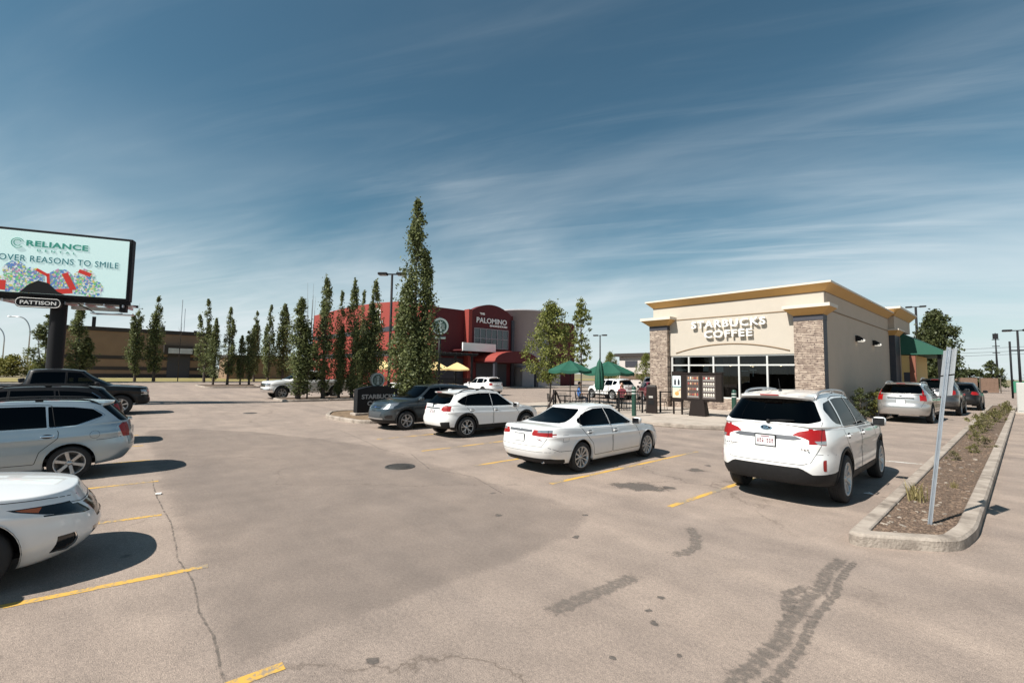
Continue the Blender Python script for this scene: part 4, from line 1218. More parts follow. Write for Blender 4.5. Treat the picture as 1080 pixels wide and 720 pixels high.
def leaf_mat(name, a, b, trans=.3):
    m, p = new_mat(name); n, l = NT(m)
    p.inputs['Roughness'].default_value = .55; p.inputs['Specular IOR Level'].default_value = .35
    tc = n.new('ShaderNodeTexCoord'); z = n.new('ShaderNodeTexNoise'); z.inputs['Scale'].default_value = 2.3; z.inputs['Detail'].default_value = 6; l.new(tc.outputs['Object'], z.inputs['Vector'])
    g = n.new('ShaderNodeNewGeometry')
    ad = n.new('ShaderNodeMath'); ad.operation = 'MULTIPLY_ADD'; ad.inputs[1].default_value = .55; l.new(g.outputs['Random Per Island'], ad.inputs[0]); s = n.new('ShaderNodeMath'); s.operation = 'MULTIPLY'; s.inputs[1].default_value = .5; l.new(z.outputs['Fac'], s.inputs[0]); l.new(s.outputs[0], ad.inputs[2])
    r = ramp(n, l, ad.outputs[0], [(.2, a), (.75, b)]); l.new(r.outputs[0], p.inputs['Base Color'])
    t = n.new('ShaderNodeBsdfTranslucent'); l.new(r.outputs[0], t.inputs['Color'])
    mx = n.new('ShaderNodeMixShader'); mx.inputs[0].default_value = trans
    l.new(p.outputs[0], mx.inputs[1]); l.new(t.outputs[0], mx.inputs[2]); l.new(mx.outputs[0], n['Material Output'].inputs['Surface'])
    return m
ASPH = asphalt_mat('asphalt', (.312, .253, .214), (.27, .222, .191))
ASPH2 = asphalt_mat('asphalt_resurfaced', (.228, .198, .175), (.185, .163, .148), 31., 1., .7)
CONC = patchy('concrete', [(.30, .255, .215), (.40, .345, .295), (.44, .385, .33)], 1.4, .9, .2)
KERBM = patchy('kerb_concrete', [(.15, .125, .105), (.27, .23, .195), (.36, .31, .265), (.40, .35, .30)], 2.6, .95, .5, 30)
MULCH = patchy('mulch', [(.035, .026, .021), (.10, .07, .052), (.17, .125, .095), (.06, .045, .036)], 14., .95, 1., 30)
GRASS = patchy('dry_grass', [(.13, .12, .04), (.24, .20, .08), (.30, .26, .12)], .6, .95, .6, 20)
FIELD = patchy('field_ground', [(.12, .11, .06), (.2, .17, .10), (.24, .21, .14)], .05, .95, .2, 5)
YELLOW = worn_paint('yellow_road_paint', (.56, .33, .06), .585)
WHITEL = worn_paint('white_road_paint', (.6, .58, .54), .55)
TAR = patchy('crack_sealant', [(.10, .09, .082), (.15, .132, .118), (.215, .185, .16)], 9., .8, .4, 90)
OIL = patchy('oil_stain', [(.09, .08, .072), (.14, .122, .108), (.22, .188, .16)], 2.2, .6, .1)
CREAM = mat('cream_stucco', (.45, .405, .345), .85, vary=.05, scale=2, bump=.12, bscale=120)
TAN = mat('tan_stucco', (.45, .375, .30), .88, vary=.07, scale=1.5, bump=.12, bscale=120)
OCHRE = mat('ochre_cornice', (.50, .295, .10), .7, vary=.06, scale=3)
FASCIA = mat('pale_fascia', (.60, .54, .46), .7, vary=.04)
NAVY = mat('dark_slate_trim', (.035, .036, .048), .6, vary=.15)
STONE = stone_mat()
ALUM = mat('window_aluminium', (.72, .72, .70), .35, .4)
SHOPG = glass('shop_window_glass', (.38, .41, .41), 1.)
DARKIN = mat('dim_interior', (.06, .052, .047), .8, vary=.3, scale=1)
SIGNW = mat('sign_white', (.82, .81, .78), .45)
DKBROWN = mat('dark_brown_metal', (.016, .011, .0095), .5, vary=.2, spec=.25)
BLACKM = mat('black_powdercoat', (.010, .010, .011), .5, spec=.25)
GREENM = mat('bottle_green_paint', (.012, .05, .034), .4, coat=.3)
CANVAS = mat('green_canvas', (.008, .075, .047), .75, vary=.12, scale=4)
CANVASG = mat('green_awning', (.012, .085, .055), .7, vary=.1, scale=2)
YCANV = mat('yellow_canvas', (.72, .53, .24), .75, vary=.1)
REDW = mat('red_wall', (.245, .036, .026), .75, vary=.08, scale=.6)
REDW_SHADE = mat('red_wall_shade', (.095, .009, .012), .75, vary=.08, scale=.6)  # darker copy of the wall red, shade of the east faces painted in
GREYW = mat('grey_cladding', (.30, .29, .305), .7, vary=.06, scale=.5)
BROWNW = mat('brown_brick', (.23, .15, .097), .9, vary=.18, scale=.5, bump=.2, bscale=12)
BROWND = mat('brown_band', (.035, .028, .026), .8)
STEEL = mat('galvanised_steel', (.50, .52, .55), .38, .8, vary=.2, scale=9)
POLE = mat('dark_pole', (.012, .012, .014), .6, spec=.2)
CEDAR = mat('cedar_board', (.15, .092, .065), .85, vary=.3, scale=3)
GRNF = mat('green_screen_fabric', (.03, .17, .10), .8, vary=.1)
BARK = mat('bark', (.075, .06, .048), .95, vary=.35, scale=6, bump=.5, bscale=18)
POPLAR = leaf_mat('poplar_leaf', (.04, .055, .02), (.20, .225, .09), .38)
YOUNGL = leaf_mat('young_leaf', (.07, .095, .022), (.26, .27, .075), .4)
SHRUBL = leaf_mat('shrub_leaf', (.07, .09, .02), (.30, .28, .08), .35)
DARKL = leaf_mat('dark_leaf', (.025, .036, .014), (.10, .115, .042))
DRYL = leaf_mat('dry_weed', (.14, .12, .045), (.34, .28, .13), .3)
SKIN = mat('skin', (.42, .25, .18), .6)

def soft_mat(name, cols, scale, edge=.5, amount=.9, rough=.85):
    """ground stain or sealant: solid in the middle of its strip, breaking up into specks towards its rim"""
    m, p = new_mat(name); n, l = NT(m)
    p.inputs['Roughness'].default_value = rough; p.inputs['Specular IOR Level'].default_value = .25
    tc = n.new('ShaderNodeTexCoord')
    z = n.new('ShaderNodeTexNoise'); z.inputs['Scale'].default_value = scale; z.inputs['Detail'].default_value = 9; z.inputs['Roughness'].default_value = .72; l.new(tc.outputs['Object'], z.inputs['Vector'])
    z2 = n.new('ShaderNodeTexNoise'); z2.inputs['Scale'].default_value = scale * 6; z2.inputs['Detail'].default_value = 4; l.new(tc.outputs['Object'], z2.inputs['Vector'])
    r = ramp(n, l, z2.outputs['Fac'], [(.3, cols[0]), (.7, cols[1])]); l.new(r.outputs[0], p.inputs['Base Color'])
    at = n.new('ShaderNodeAttribute'); at.attribute_name = 'core'
    a = n.new('ShaderNodeMath'); a.operation = 'MULTIPLY_ADD'; a.inputs[1].default_value = edge; l.new(at.outputs['Fac'], a.inputs[0]); l.new(z.outputs['Fac'], a.inputs[2])
    mr = n.new('ShaderNodeMapRange'); mr.interpolation_type = 'SMOOTHSTEP'; mr.inputs[1].default_value = .56; mr.inputs[2].default_value = .84; mr.inputs[4].default_value = amount; l.new(a.outputs[0], mr.inputs[0])
    tr = n.new('ShaderNodeBsdfTransparent'); mx = n.new('ShaderNodeMixShader')
    l.new(mr.outputs[0], mx.inputs[0]); l.new(tr.outputs[0], mx.inputs[1]); l.new(p.outputs[0], mx.inputs[2]); l.new(mx.outputs[0], n['Material Output'].inputs['Surface'])
    return m
TARS = soft_mat('crack_sealant_worn', ((.075, .068, .062), (.24, .205, .178)), 14., .34, .62)
PATCHS = soft_mat('tar_patch_worn', ((.10, .09, .082), (.26, .22, .19)), 14., .36, .6)
OILS = soft_mat('oil_stain_soft', ((.085, .076, .07), (.17, .145, .128)), 5., .5, .75, .6)
CRACKS = soft_mat('fine_crack', ((.09, .08, .073), (.16, .14, .122)), 9., .33, .5)
RESURF = soft_mat('asphalt_worn_dark', ((.20, .168, .15), (.27, .225, .198)), .5, .5, .28, .9)
# ------------------------------------------------------------------ ground
def sheet(name, poly, z, m, kind='structure', label=None, cat=None, group=None):
    b = MB(); b.add([(x, y, z) for x, y in poly], [list(range(len(poly)))], m)
    o = b.build(name, fix=False)
    # wind upward
    me = o.data
    if me.polygons[0].normal.z < 0: me.flip_normals()
    return tag(o, label, cat, group, kind)
sheet('ground', [(-3000, -3000), (3000, -3000), (3000, 3000), (-3000, 3000)], -.03, FIELD)
sheet('parking_lot', [(-80.5, -60), (40, -60), (40, 200), (-60, 200), (-80.5, 120)], 0, ASPH)
def dense(P, d=.4):
    o = []
    for a, b in zip(P, P[1:] + P[:1]):
        k = max(1, int(math.hypot(b[0] - a[0], b[1] - a[1]) / d)); o += [(a[0] + (b[0] - a[0]) * i / k, a[1] + (b[1] - a[1]) * i / k) for i in range(k)]
    return o
RESURF_POLY = [(-3.72, .70), (-3.80, 4.6), (-4.3, 5.72), (-12.2, 5.78), (-14.6, 5.0), (-17.4, 3.7), (-19.4, 2.3), (-19.8, 1.0), (-12, .72)]
sheet('grass_verge', [(-84.5, -120), (-84.5, 150), (-119, 150), (-119, -120)], .02, GRASS)
sheet('street', [(-119.2, -200), (-119.2, 200), (-121.8, 200), (-121.8, -200)], .012, CONC)
b = MB(); b.box((-84.35, 15, .06), (.25, 270, .13), KERBM); tag(b.build('kerb'), kind='structure')
b = MB(); b.box((-82.3, 15, -.001), (3.6, 270, .03), patchy('verge_gravel', [(.2, .18, .15), (.3, .27, .23)], 6, .95, .6, 20)); tag(b.build('gravel_strip'), kind='structure')
def core_attr(me, vals):
    a = me.attributes.new('core', 'FLOAT', 'POINT'); a.data.foreach_set('value', vals)
def soft_sheet(name, rings, z, m):
    """rings: outline first (core 0), then smaller ones (core rising to 1)"""
    n = len(rings[0]); vs = []; cv = []; fs = []
    for k, R_ in enumerate(rings): vs += [(x, y, z) for x, y in R_]; cv += [k / (len(rings) - 1)] * n
    for k in range(len(rings) - 1):
        for i in range(n): fs.append((k * n + i, k * n + (i + 1) % n, (k + 1) * n + (i + 1) % n, (k + 1) * n + i))
    fs.append([(len(rings) - 1) * n + i for i in range(n)])
    me = bpy.data.meshes.new(name); me.from_pydata(vs, [], fs); me.materials.append(m); core_attr(me, cv); me.update()
    if me.polygons[-1].normal.z < 0: me.flip_normals()
    return tag(mesh_obj(name, me), kind='structure')
def scale_ring(P, k):
    cx = sum(p[0] for p in P) / len(P); cy = sum(p[1] for p in P) / len(P)
    return [(cx + (x - cx) * k, cy + (y - cy) * k) for x, y in P]
def stripe(x0, y0, x1, y1, w=.1, m=YELLOW, name='stall_line', z=.003):
    d = Vector((x1 - x0, y1 - y0)); L = d.length; d.normalize(); s = Vector((-d.y, d.x)) * w / 2
    k = max(2, int(L / .25)); pl = []; pr = []
    for i in range(k + 1):
        q = Vector((x0, y0)) + d * L * i / k
        j = random.uniform(.88, 1.06)
        pl.append(q + s * j); pr.append(q - s * random.uniform(.88, 1.06))
    b = MB(); vs = [(p.x, p.y, z) for p in pl] + [(p.x, p.y, z) for p in pr]
    b.add(vs, [(i, i + 1, k + 2 + i, k + 1 + i)[::-1] for i in range(k)], m)
    o = b.build(name, fix=False); 
    return tag(o, kind='structure')
for x, y0, x1, y1 in ((-3.83, 6.78, -3.72, 12.2), (-6.04, 6.38, -6.05, 12.2), (-8.25, 6.25, -8.3, 12.2), (-10.6, 6.3, -10.7, 12.2), (-13.24, 6.3, -13.2, 12.2)):
    stripe(x, y0, x1, y1)
for x, y0, x1, y1 in ((-3.75, -4.5, -3.56, 1.05), (-6.35, -4.5, -5.83, .92), (-8.7, -4.5, -8.25, .70), (-11.0, -4.5, -10.72, .83), (-13.4, -4.5, -13.25, .85), (-15.9, -4.5, -15.8, .85), (-18.4, -4.5, -18.3, .85)):
    stripe(x, y0, x1, y1)
stripe(-13.2, 12.25, -1.8, 14.92 - .6, .1, WHITEL, 'bay_end_line') if False else None
stripe(-6.1, 13.9, -1.75, 14.92, .12, WHITEL, 'bay_end_line')
soft_sheet('resurfaced_asphalt', [dense(RESURF_POLY), [(x - (x + 11.5) * .02, y - (y - 3.2) * .09) for x, y in dense(RESURF_POLY)], [(x - (x + 11.5) * .06, y - (y - 3.2) * .25) for x, y in dense(RESURF_POLY)]], .0012, RESURF)
def blob(name, c, rx, ry, rot, m, z=.002, n=28, rough=.18, seed=1):
    r = random.Random(seed); ph = [r.uniform(0, 6.28) for _ in range(6)]; pts = []
    for i in range(n):
        a = 2 * math.pi * i / n
        k = 1 + rough * sum(math.sin((j + 2) * a + ph[j]) / (j + 1.5) for j in range(6))
        x, y = rx * k * math.cos(a) * 1.35, ry * k * math.sin(a) * 1.35
        pts.append((c[0] + x * math.cos(rot) - y * math.sin(rot), c[1] + x * math.sin(rot) + y * math.cos(rot)))
    return soft_sheet(name, [pts, scale_ring(pts, .6), scale_ring(pts, .25)], z, m)
blob('oil_stain', (-4.85, 7.52), .42, .34,   .5, OILS, seed=3)
blob('oil_stain', (-4.45, 7.9), .12, .1,   .5, OILS, seed=5)
for i, (x, y, r) in enumerate(((-2.35, 4.0, .045), (-2.3, 3.7, .03), (-2.15, 3.55, .05), (-3.2, 1.55, .05), (-5.2, 4.4, .06), (-6.2, 5.1, .05), (-4.4, 5.4, .05), (-2.1, 2.9, .03), (-3.9, 4.6, .05), (-1.8, 3.3, .03))):
    blob('oil_stain', (x, y), r, r * .8, i, OILS, .0024, 16, .25, 20 + i)
def ragged(name, pts, w, m, z=.0022, seed=2, jit=.3):
    """strip along pts whose rim wears away into specks"""
    r = random.Random(seed); P = []
    for a, b in zip(pts[:-1], pts[1:]):
        k = max(2, int(math.hypot(b[0] - a[0], b[1] - a[1]) / .05))
        for i in range(k): P.append((a[0] + (b[0] - a[0]) * i / k, a[1] + (b[1] - a[1]) * i / k))
    P.append(pts[-1]); vs = []; cv = []; fs = []; n = len(P); wob = 0
    for i, q in enumerate(P):
        a, b_ = P[max(0, i - 2)], P[min(n - 1, i + 2)]
        d = Vector((b_[0] - a[0], b_[1] - a[1])).normalized(); s = Vector((-d.y, d.x))
        wob = wob * .85 + r.uniform(-1, 1) * .15
        end = min(1, min(i, n - 1 - i) / 3)
        for u, c in ((-1, 0), (-.45, .75), (.45, .75), (1, 0)):
            q2 = Vector(q) + s * (u * w * .62 * (1 + r.uniform(-jit, jit) * .5) + wob * w * jit); vs.append((q2.x, q2.y, z)); cv.append(c * end)
    for i in range(n - 1):
        for e in range(3): fs.append((4 * i + e, 4 * i + 4 + e, 4 * i + 5 + e, 4 * i + 1 + e))
    me = bpy.data.meshes.new(name); me.from_pydata(vs, [], fs); me.materials.append(m); core_attr(me, cv); me.update()
    if me.polygons[0].normal.z < 0: me.flip_normals()
    return tag(mesh_obj(name, me), kind='structure')
ragged('tar_patch', [(-2.86, 2.93), (-2.80, 3.7), (-2.77, 4.29)], .2, PATCHS, seed=4, jit=.12)
ragged('tar_patch', [(-2.83, 4.95), (-2.72, 5.2), (-2.75, 5.5), (-2.95, 5.85), (-3.2, 6.15)], .16, PATCHS, seed=5, jit=.25)
cr = [(-1.40, 6.5), (-1.42, 5.9), (-1.33, 5.3), (-1.36, 4.7), (-1.27, 4.0), (-1.30, 3.4), (-1.22, 2.8), (-1.25, 2.0)]
ragged('tar_patch', [(x - .09, y) for x, y in cr], .15, TARS, seed=6, jit=.5)
ragged('tar_patch', [(x + .05, y) for x, y in cr], .09, TARS, seed=7, jit=.6)
ragged('tar_patch', [(-1.50, 5.4), (-1.58, 5.0), (-1.48, 4.5)], .13, TARS, seed=8, jit=.7, z=.0028)
ragged('tar_patch', [(-1.22, 5.75), (-1.10, 5.72), (-1.0, 5.75)], .05, TARS, seed=9, jit=.6)
for i, pts in enumerate(([(-3.6, .70), (-4.3, .74), (-4.8, .71), (-5.5, .75), (-6.2, .70), (-7.6, .76), (-9.4, .72), (-11, .75)], [(-10.5, 5.9), (-8.6, 5.3), (-7.4, 5.6), (-6.0, 5.2)], [(-16, 6.2), (-13.4, 5.9), (-11.6, 5.6), (-10.3, 5.7)])):
    ragged('asphalt_crack', pts, .022, CRACKS, .0026, 30 + i, .9)
for i in range(3):
    pass
b = MB(); b.lathe([(0, .012), (.30, .012), (.31, .006), (.335, .006), (.345, .012), (.41, .012), (.42, .0)], mat('cast_iron', (.06, .055, .05), .6, .4, vary=.3, bump=.5, bscale=25), 28)
for i in range(5):
    b.box((0, -.2 + .1 * i, .014), (.4 if i in (1, 2, 3) else .25, .02, .006), MATS['cast_iron'])
o = b.build('manhole_cover', loc=(-9.16, 4.91, 0)); o.scale = (.78, .78, 1); tag(o, 'round dark iron manhole cover set in the asphalt of the open aisle', 'manhole cover')
b = MB(); b.lathe([(0, .012), (.28, .012), (.30, 0)], MATS['cast_iron'], 24); o = b.build('drain_grate', loc=(-24.5, 5.2, 0)); tag(o, 'small iron drain lid far down the aisle before the tree island', 'drain lid')
for i, (x, y, r_) in enumerate(((-9.4, 9.6, .22), (-9.35, 10.2, .12), (-9.5, 8.9, .1), (-8.0, -1.0, .15), (-4.9, 9.8, .2), (-4.95, 10.5, .1), (-5.0, -.6, .16), (-14.5, -1.2, .2))):
    blob('oil_stain', (x, y), r_, r_ * .8, i, OILS, .0021, 20, .25, 50 + i)
# litter
for i, (x, y, s, lab) in enumerate(((-1.95, 10.3, .07, 'white paper scrap lying on the asphalt beside the front wheel of the tall white car'), (-9.6, .75, .06, 'white paper scrap lying by the yellow line near the silver-blue wagon'))):
    b = MB(); b.add([(-s, -s * .6, .012), (s * .8, -s * .7, .02), (s, s * .5, .012), (.1 * s, s * .8, .03), (-s * .9, s * .4, .014)], [(0, 1, 2, 3, 4)], SIGNW); b.add([(-s * .3, -s * .4, .022), (s * .5, -s * .2, .034), (.1 * s, s * .5, .04)], [(0, 1, 2)], SIGNW)
    tag(b.build('paper_scrap', loc=(x, y, 0), fix=False), lab, 'litter')

def offset_poly(P, d):
    n = len(P); out = []
    A = sum(P[i][0] * P[(i + 1) % n][1] - P[(i + 1) % n][0] * P[i][1] for i in range(n))
    s = 1 if A > 0 else -1
    for i in range(n):
        p0, p1, p2 = Vector(P[i - 1]), Vector(P[i]), Vector(P[(i + 1) % n])
        e1 = (p1 - p0).normalized(); e2 = (p2 - p1).normalized()
        n1 = Vector((-e1.y, e1.x)) * s; n2 = Vector((-e2.y, e2.x)) * s
        b = (n1 + n2); b = b / max(.35, b.length_squared) * 2 if b.length > 1e-6 else n1
        q = p1 + b * d * .5 * (1 if True else 1)
        bis = (n1 + n2).normalized(); c = max(.45, bis.dot(n1)); q = p1 + bis * d / c
        out.append((q.x, q.y))
    return out
def island(poly, kerb_w=.18, h=.14, bed=MULCH, bedz=.09, rnd=.35, subdiv=True):
    ro_ = lambda d: round_poly(offset_poly(poly, d) if d else poly, max(.06, rnd - d), 6)
    P, I1, I2, I3 = ro_(0), ro_(.03), ro_(kerb_w - .015), ro_(kerb_w)
    n = len(P)
    b = MB(); vs = []
    for L, z in ((P, 0), (P, h - .03), (I1, h), (I2, h), (I3, h - .015), (I3, 0)): vs += [(x, y, z) for x, y in L]
    fs = []
    for k in range(5):
        for i in range(n):
            j = (i + 1) % n
            fs.append((k * n + i, k * n + j, (k + 1) * n + j, (k + 1) * n + i))
    b.add(vs, fs, KERBM, False)
    o = b.build('kerb'); tag(o, kind='structure')
    if bed: sheet('planting_bed', I3, bedz, bed)
    return I3
MAIN = island([(-1.58, 6.95), (-.60, 7.75), (-.50, 8.6), (-.50, 50), (-.9, 52.5), (-1.9, 50), (-1.72, 25)], .19, .15, MULCH, .11, .3)
island([(-17.1, 7.5), (-17.3, 15.2), (-22.5, 15.2), (-22.5, 8.2), (-20.4, 7.2)], .18, .14, patchy('bark_bed', [(.10, .07, .05), (.2, .14, .09), (.28, .21, .14)], 5, .95, .6, 30), .1, .8)
island([(-31.6, 8.6), (-31.0, 25.0), (-34.8, 25.0), (-34.8, 8.6)], .18, .14, MULCH, .1, .8)
island([(-58.6, 8.0), (-57.5, 13.2), (-67, 14.5), (-67, 8.0)], .2, .15, MULCH, .1, 1.0)
island([(-44.5, 30), (-44.5, 70), (-49.0, 70), (-49.0, 30)], .2, .15, CONC, .145, .5)
# shop pavement
PV = [(-21.5, 17.4), (-19.5, 16.5), (-12.5, 16.35), (-8.9, 17.1), (-6.9, 18.4), (-6.3, 20.2), (-6.36, 25.5), (-6.36, 27.0), (-21.5, 27.0)]
b = MB(); b.prism(PV, .15, CONC); tag(b.build('pavement'), kind='structure')
pk = PV[:8]
b = MB()
for i in range(len(pk) - 1):
    a, c = Vector(pk[i]), Vector(pk[i + 1]); d = (c - a); L = d.length; ang = math.atan2(d.y, d.x)
    b.box(((a.x + c.x) / 2, (a.y + c.y) / 2, .078), (L + .06, .19, .156), KERBM, ang, .02)
tag(b.build('kerb'), kind='structure')
for x in (-18, -15.5, -13, -10.5, -8):
    stripe(x, 17.2 if x < -12 else 18.4, x, 25.5, .012, SEAM, 'pavement_joint', .153)
for y in (19, 21.5, 24): stripe(-21, y, -6.6, y, .012, SEAM, 'pavement_joint', .1535)
# loose stones and chips on the bed of the near island
b = MB(); r = random.Random(5)
ROCKP = mat('pale_stone', (.30, .26, .22), .9, vary=.3, scale=20); ROCKD = mat('bark_chip', (.12, .082, .06), .95, vary=.4, scale=20); ROCKB = mat('brown_chip', (.2, .14, .10), .95, vary=.3, scale=20)
for i in range(4200):
    y = 7.3 + 17 * r.random() ** 2.0; x = r.uniform(-1.42, -.72)
    if y < 7.9 and (x > -1.42 + (y - 7.1) * 1.0): continue
    k = r.random(); s = r.uniform(.008, .022) if k > .03 else r.uniform(.02, .035)
    m = ROCKP if k < .02 else (ROCKB if k < .5 else ROCKD)
    M = Matrix.Translation((x, y, .112)) @ Matrix.Rotation(r.uniform(0, 6.3), 4, 'Z') @ Matrix.Rotation(r.uniform(-.5, .5), 4, 'X')
    b.box((0, 0, 0), (s * r.uniform(1, 2.6), s * r.uniform(.7, 1.2), s * .7), m, bev=0, M=M)
tag(b.build('gravel', fix=False), 'brown bark chips and pale stones scattered over the long island bed', 'bark chips', kind='stuff')

# ------------------------------------------------------------------ plants
def leaves_mesh(name, pts, size, m, seed=1, jitter=.5, droop=0.):
    r = np.random.default_rng(seed); n = len(pts)
    a = r.normal(size=(n, 3)); a /= np.linalg.norm(a, axis=1, keepdims=True)
    b_ = r.normal(size=(n, 3)); b_ -= (b_ * a).sum(1, keepdims=True) * a; b_ /= np.linalg.norm(b_, axis=1, keepdims=True)
    s = size * (1 + jitter * (r.random((n, 1)) - .5) * 2)
    L = a * s; W = b_ * s * .62
    V = np.stack([pts - L * .5, pts + W * .5 + L * .05, pts + L * .5, pts - W * .5 + L * .05], 1).reshape(-1, 3)
    me = bpy.data.meshes.new(name)
    me.vertices.add(4 * n); me.vertices.foreach_set('co', V.ravel())
    me.loops.add(4 * n); me.loops.foreach_set('vertex_index', np.arange(4 * n))
    me.polygons.add(n); me.polygons.foreach_set('loop_start', np.arange(n) * 4); me.polygons.foreach_set('loop_total', np.full(n, 4))
    me.materials.append(m); me.update(calc_edges=True)
    return me
def poplar_meshes(H, R, n, leaf, seed, spires=3, m=POPLAR, bare=.12, tops=None, prof=([0, .1, .3, .5, .7, .87, 1], [.5, .78, .92, .84, .6, .34, .06])):
    """upright columnar crown: several leaders close to the stem, clumps of leaves with gaps between"""
    r = np.random.default_rng(seed)
    tr = MB(); P = []
    tops = tops or [(0, 0, 1.0)] + [(r.uniform(-.55, .55) * R, r.uniform(-.55, .55) * R, r.uniform(.55, .86)) for _ in range(spires - 1)]
    tr.tube([(0, 0, -.1), (0.02, 0, H * .1), (-.02, .02, H * .4), (0, 0, H * .75), (0, 0, H * .97)], [H * .014 + .03, H * .011 + .02, H * .008 + .012, .02, .006], BARK, 7)
    tot = sum(t[2] for t in tops)
    for (x, y, h) in tops:
        top = H * h; z0 = H * bare
        if x or y: tr.tube([(0, 0, z0), (x * .6, y * .6, z0 + top * .2), (x, y, top * .6), (x, y, top * .95)], [.045, .035, .022, .005], BARK, 5)
        k = int(n * h / tot)
        nc = max(10, int(k / 52))
        u = r.random(nc) ** .85
        z = z0 + (top - z0) * u
        wd = R * (.62 if h < 1 else .8) * np.interp(u, *prof) * r.uniform(.75, 1.2, nc)
        a = r.random(nc) * 6.283; q = np.sqrt(r.random(nc)) * .9
        C = np.stack([x * np.minimum(1, u * 3) + wd * q * 1.12 * np.cos(a), y * np.minimum(1, u * 3) + wd * q * 1.12 * np.sin(a), z], 1)
        for i in range(0, nc, 2):
            tr.tube([(C[i, 0] * .15 + x * .7 * min(1, u[i] * 3), C[i, 1] * .15 + y * .7 * min(1, u[i] * 3), max(z0 * .8, C[i, 2] - .5)), tuple(C[i])], [.014, .004], BARK, 4, cap=False)
        cnt = r.poisson(k / nc, nc)
        cs = np.repeat(C, cnt, 0); w = np.repeat(.07 + wd * .30, cnt)
        P.append(cs + r.normal(size=cs.shape) * np.stack([w * .62, w * .62, w * 1.25], 1))
    P = np.concatenate(P); P = P[P[:, 2] > H * bare * .5]
    return tr.mesh('trunk', fix=False), leaves_mesh('crown', P, leaf, m, seed + 1)
def round_tree_meshes(H, R, z0, n, leaf, seed, m, lobes=9, trunk_r=.06):
    r = np.random.default_rng(seed); tr = MB(); P = []
    tr.tube([(0, 0, -.1), (.03, .02, z0), (0, 0, z0 + (H - z0) * .5), (0, 0, H * .95)], [trunk_r, trunk_r * .85, trunk_r * .5, .01], BARK, 8)
    nc = int(n / 30)
    for i in range(nc):
        u = r.random(); a = r.random() * 6.283
        prof = np.interp(u, [0, .15, .4, .7, 1], [.45, .85, 1., .72, .12]) * (1 + .28 * math.sin(a * 2 + seed) + .2 * math.sin(a * 3 + u * 7 + seed)) 
        q = r.random() ** .45
        c = np.array([R * prof * q * math.cos(a), R * prof * q * math.sin(a), z0 * .9 + (H - z0 * .9) * u])
        if r.random() < .35: tr.tube([(0, 0, max(z0 * .9, c[2] - R * .7)), tuple(c * [.6, .6, 1] - [0, 0, .12]), tuple(c)], [trunk_r * .35, trunk_r * .18, .004], BARK, 4, cap=False)
        k = r.poisson(30)
        P.append(c + r.normal(size=(k, 3)) * [R * .11, R * .11, R * .085])
    return tr.mesh('trunk', fix=False), leaves_mesh('crown', np.concatenate(P), leaf, m, seed + 1)
def plant_tree(name, meshes, loc, label, cat='tree', group=None, rz=0., sc=(1, 1, 1)):
    t = empty(name, loc, rz); t.scale = sc; tag(t, label, cat, group)
    mesh_obj('trunk', meshes[0], t); mesh_obj('crown', meshes[1], t)
    return t
PM = [poplar_meshes(10, 1.0, (5200, 6500, 4200, 6000, 4800, 5600)[i], .19, 40 + i, (3, 2, 4, 1, 5, 3)[i]) for i in range(6)]
PN = [poplar_meshes(8, .85, (8000, 10500, 6500, 9500, 7500)[i], .13, 60 + i, (3, 5, 2, 4, 3)[i], bare=.06) for i in range(5)]
far = [(-84.0, -5.9, 8.8, 1.5, 'broad dark poplar beside the post of the big screen, leftmost of the far row'), (-84.0, -3.0, 10.2, 1.35, 'dense dark poplar rising behind the lower edge of the big screen'),
 (-86.0, 3.1, 11.9, 1.0, 'slim tall poplar before the brown building, first right of the big screen'), (-86.0, 5.3, 12.6, 1.2, 'tall poplar before the brown building, just left of its bare neighbour'),
 (-82.0, 11.0, 12.6, 1.1, 'tall slim poplar at the right end of the brown building, highest of the row'), (-66.0, 9.8, 8.2, .75, 'small pale poplar at the left tip of the small round-ended island'),
 (-66.0, 11.3, 9.8, .9, 'cone-shaped poplar standing in the middle of the small round-ended island'), (-66.0, 12.7, 6.3, .6, 'shortest poplar of the small island, pressed against a taller one'),
 (-66.0, 13.7, 8.2, .8, 'medium poplar at the right tip of the small round-ended island'), (-84.0, 18.1, 11.5, 1.0, 'slim poplar on the verge just right of the small island trees'),
 (-72.0, 17.3, 11.4, .95, 'ragged gappy poplar between the small island and the white pickup'), (-72.0, 19.2, 11.6, 1.2, 'full dark poplar behind the bonnet of the white pickup')]
for i, (x, y, h, w, lab) in enumerate(far):
    plant_tree('poplar_tree', PM[(i * 5 + 2) % 6], (x, y, 0), lab, group='poplars along the far verge', rz=i * 1.3, sc=(w * 1.18, w * 1.18, h / 10))
near = [(-33.2, 9.9, 6.9, 1.25, 'pale young poplar with bare twigs in front of the white pickup bonnet'), (-33.0, 11.5, 8.8, .95, 'tall dark poplar in front of the white pickup door'), (-33.2, 12.7, 7.7, .65, 'thin poplar squeezed between two taller ones on the pickup island'),
 (-32.8, 13.5, 8.7, .85, 'tall poplar before the bright red wall, third from right on the pickup island'), (-34.0, 14.7, 8.0, .7, 'thin poplar before the bright red wall, half hidden by taller neighbours'), (-32.8, 15.1, 8.8, 1.0, 'tall full poplar at the right end of the pickup island, next to the lamp post')]
for i, (x, y, h, w, lab) in enumerate(near):
    plant_tree('poplar_tree', PN[(i + 1) % 5], (x, y, .1), lab, group='poplars on the pickup island', rz=i * 2.1, sc=(w / .85 * .98, w / .85 * .98, h / 8))
b = MB(); rr_ = random.Random(3)
for k in range(9):
    a = rr_.uniform(0, 6.28); h = rr_.uniform(5.5, 8.6)
    b.tube([(0, 0, 1.5 + k * .2), (.15 * math.cos(a), .15 * math.sin(a), 3.5), (.3 * math.cos(a), .3 * math.sin(a), h)], [.035, .02, .005], BARK, 5)
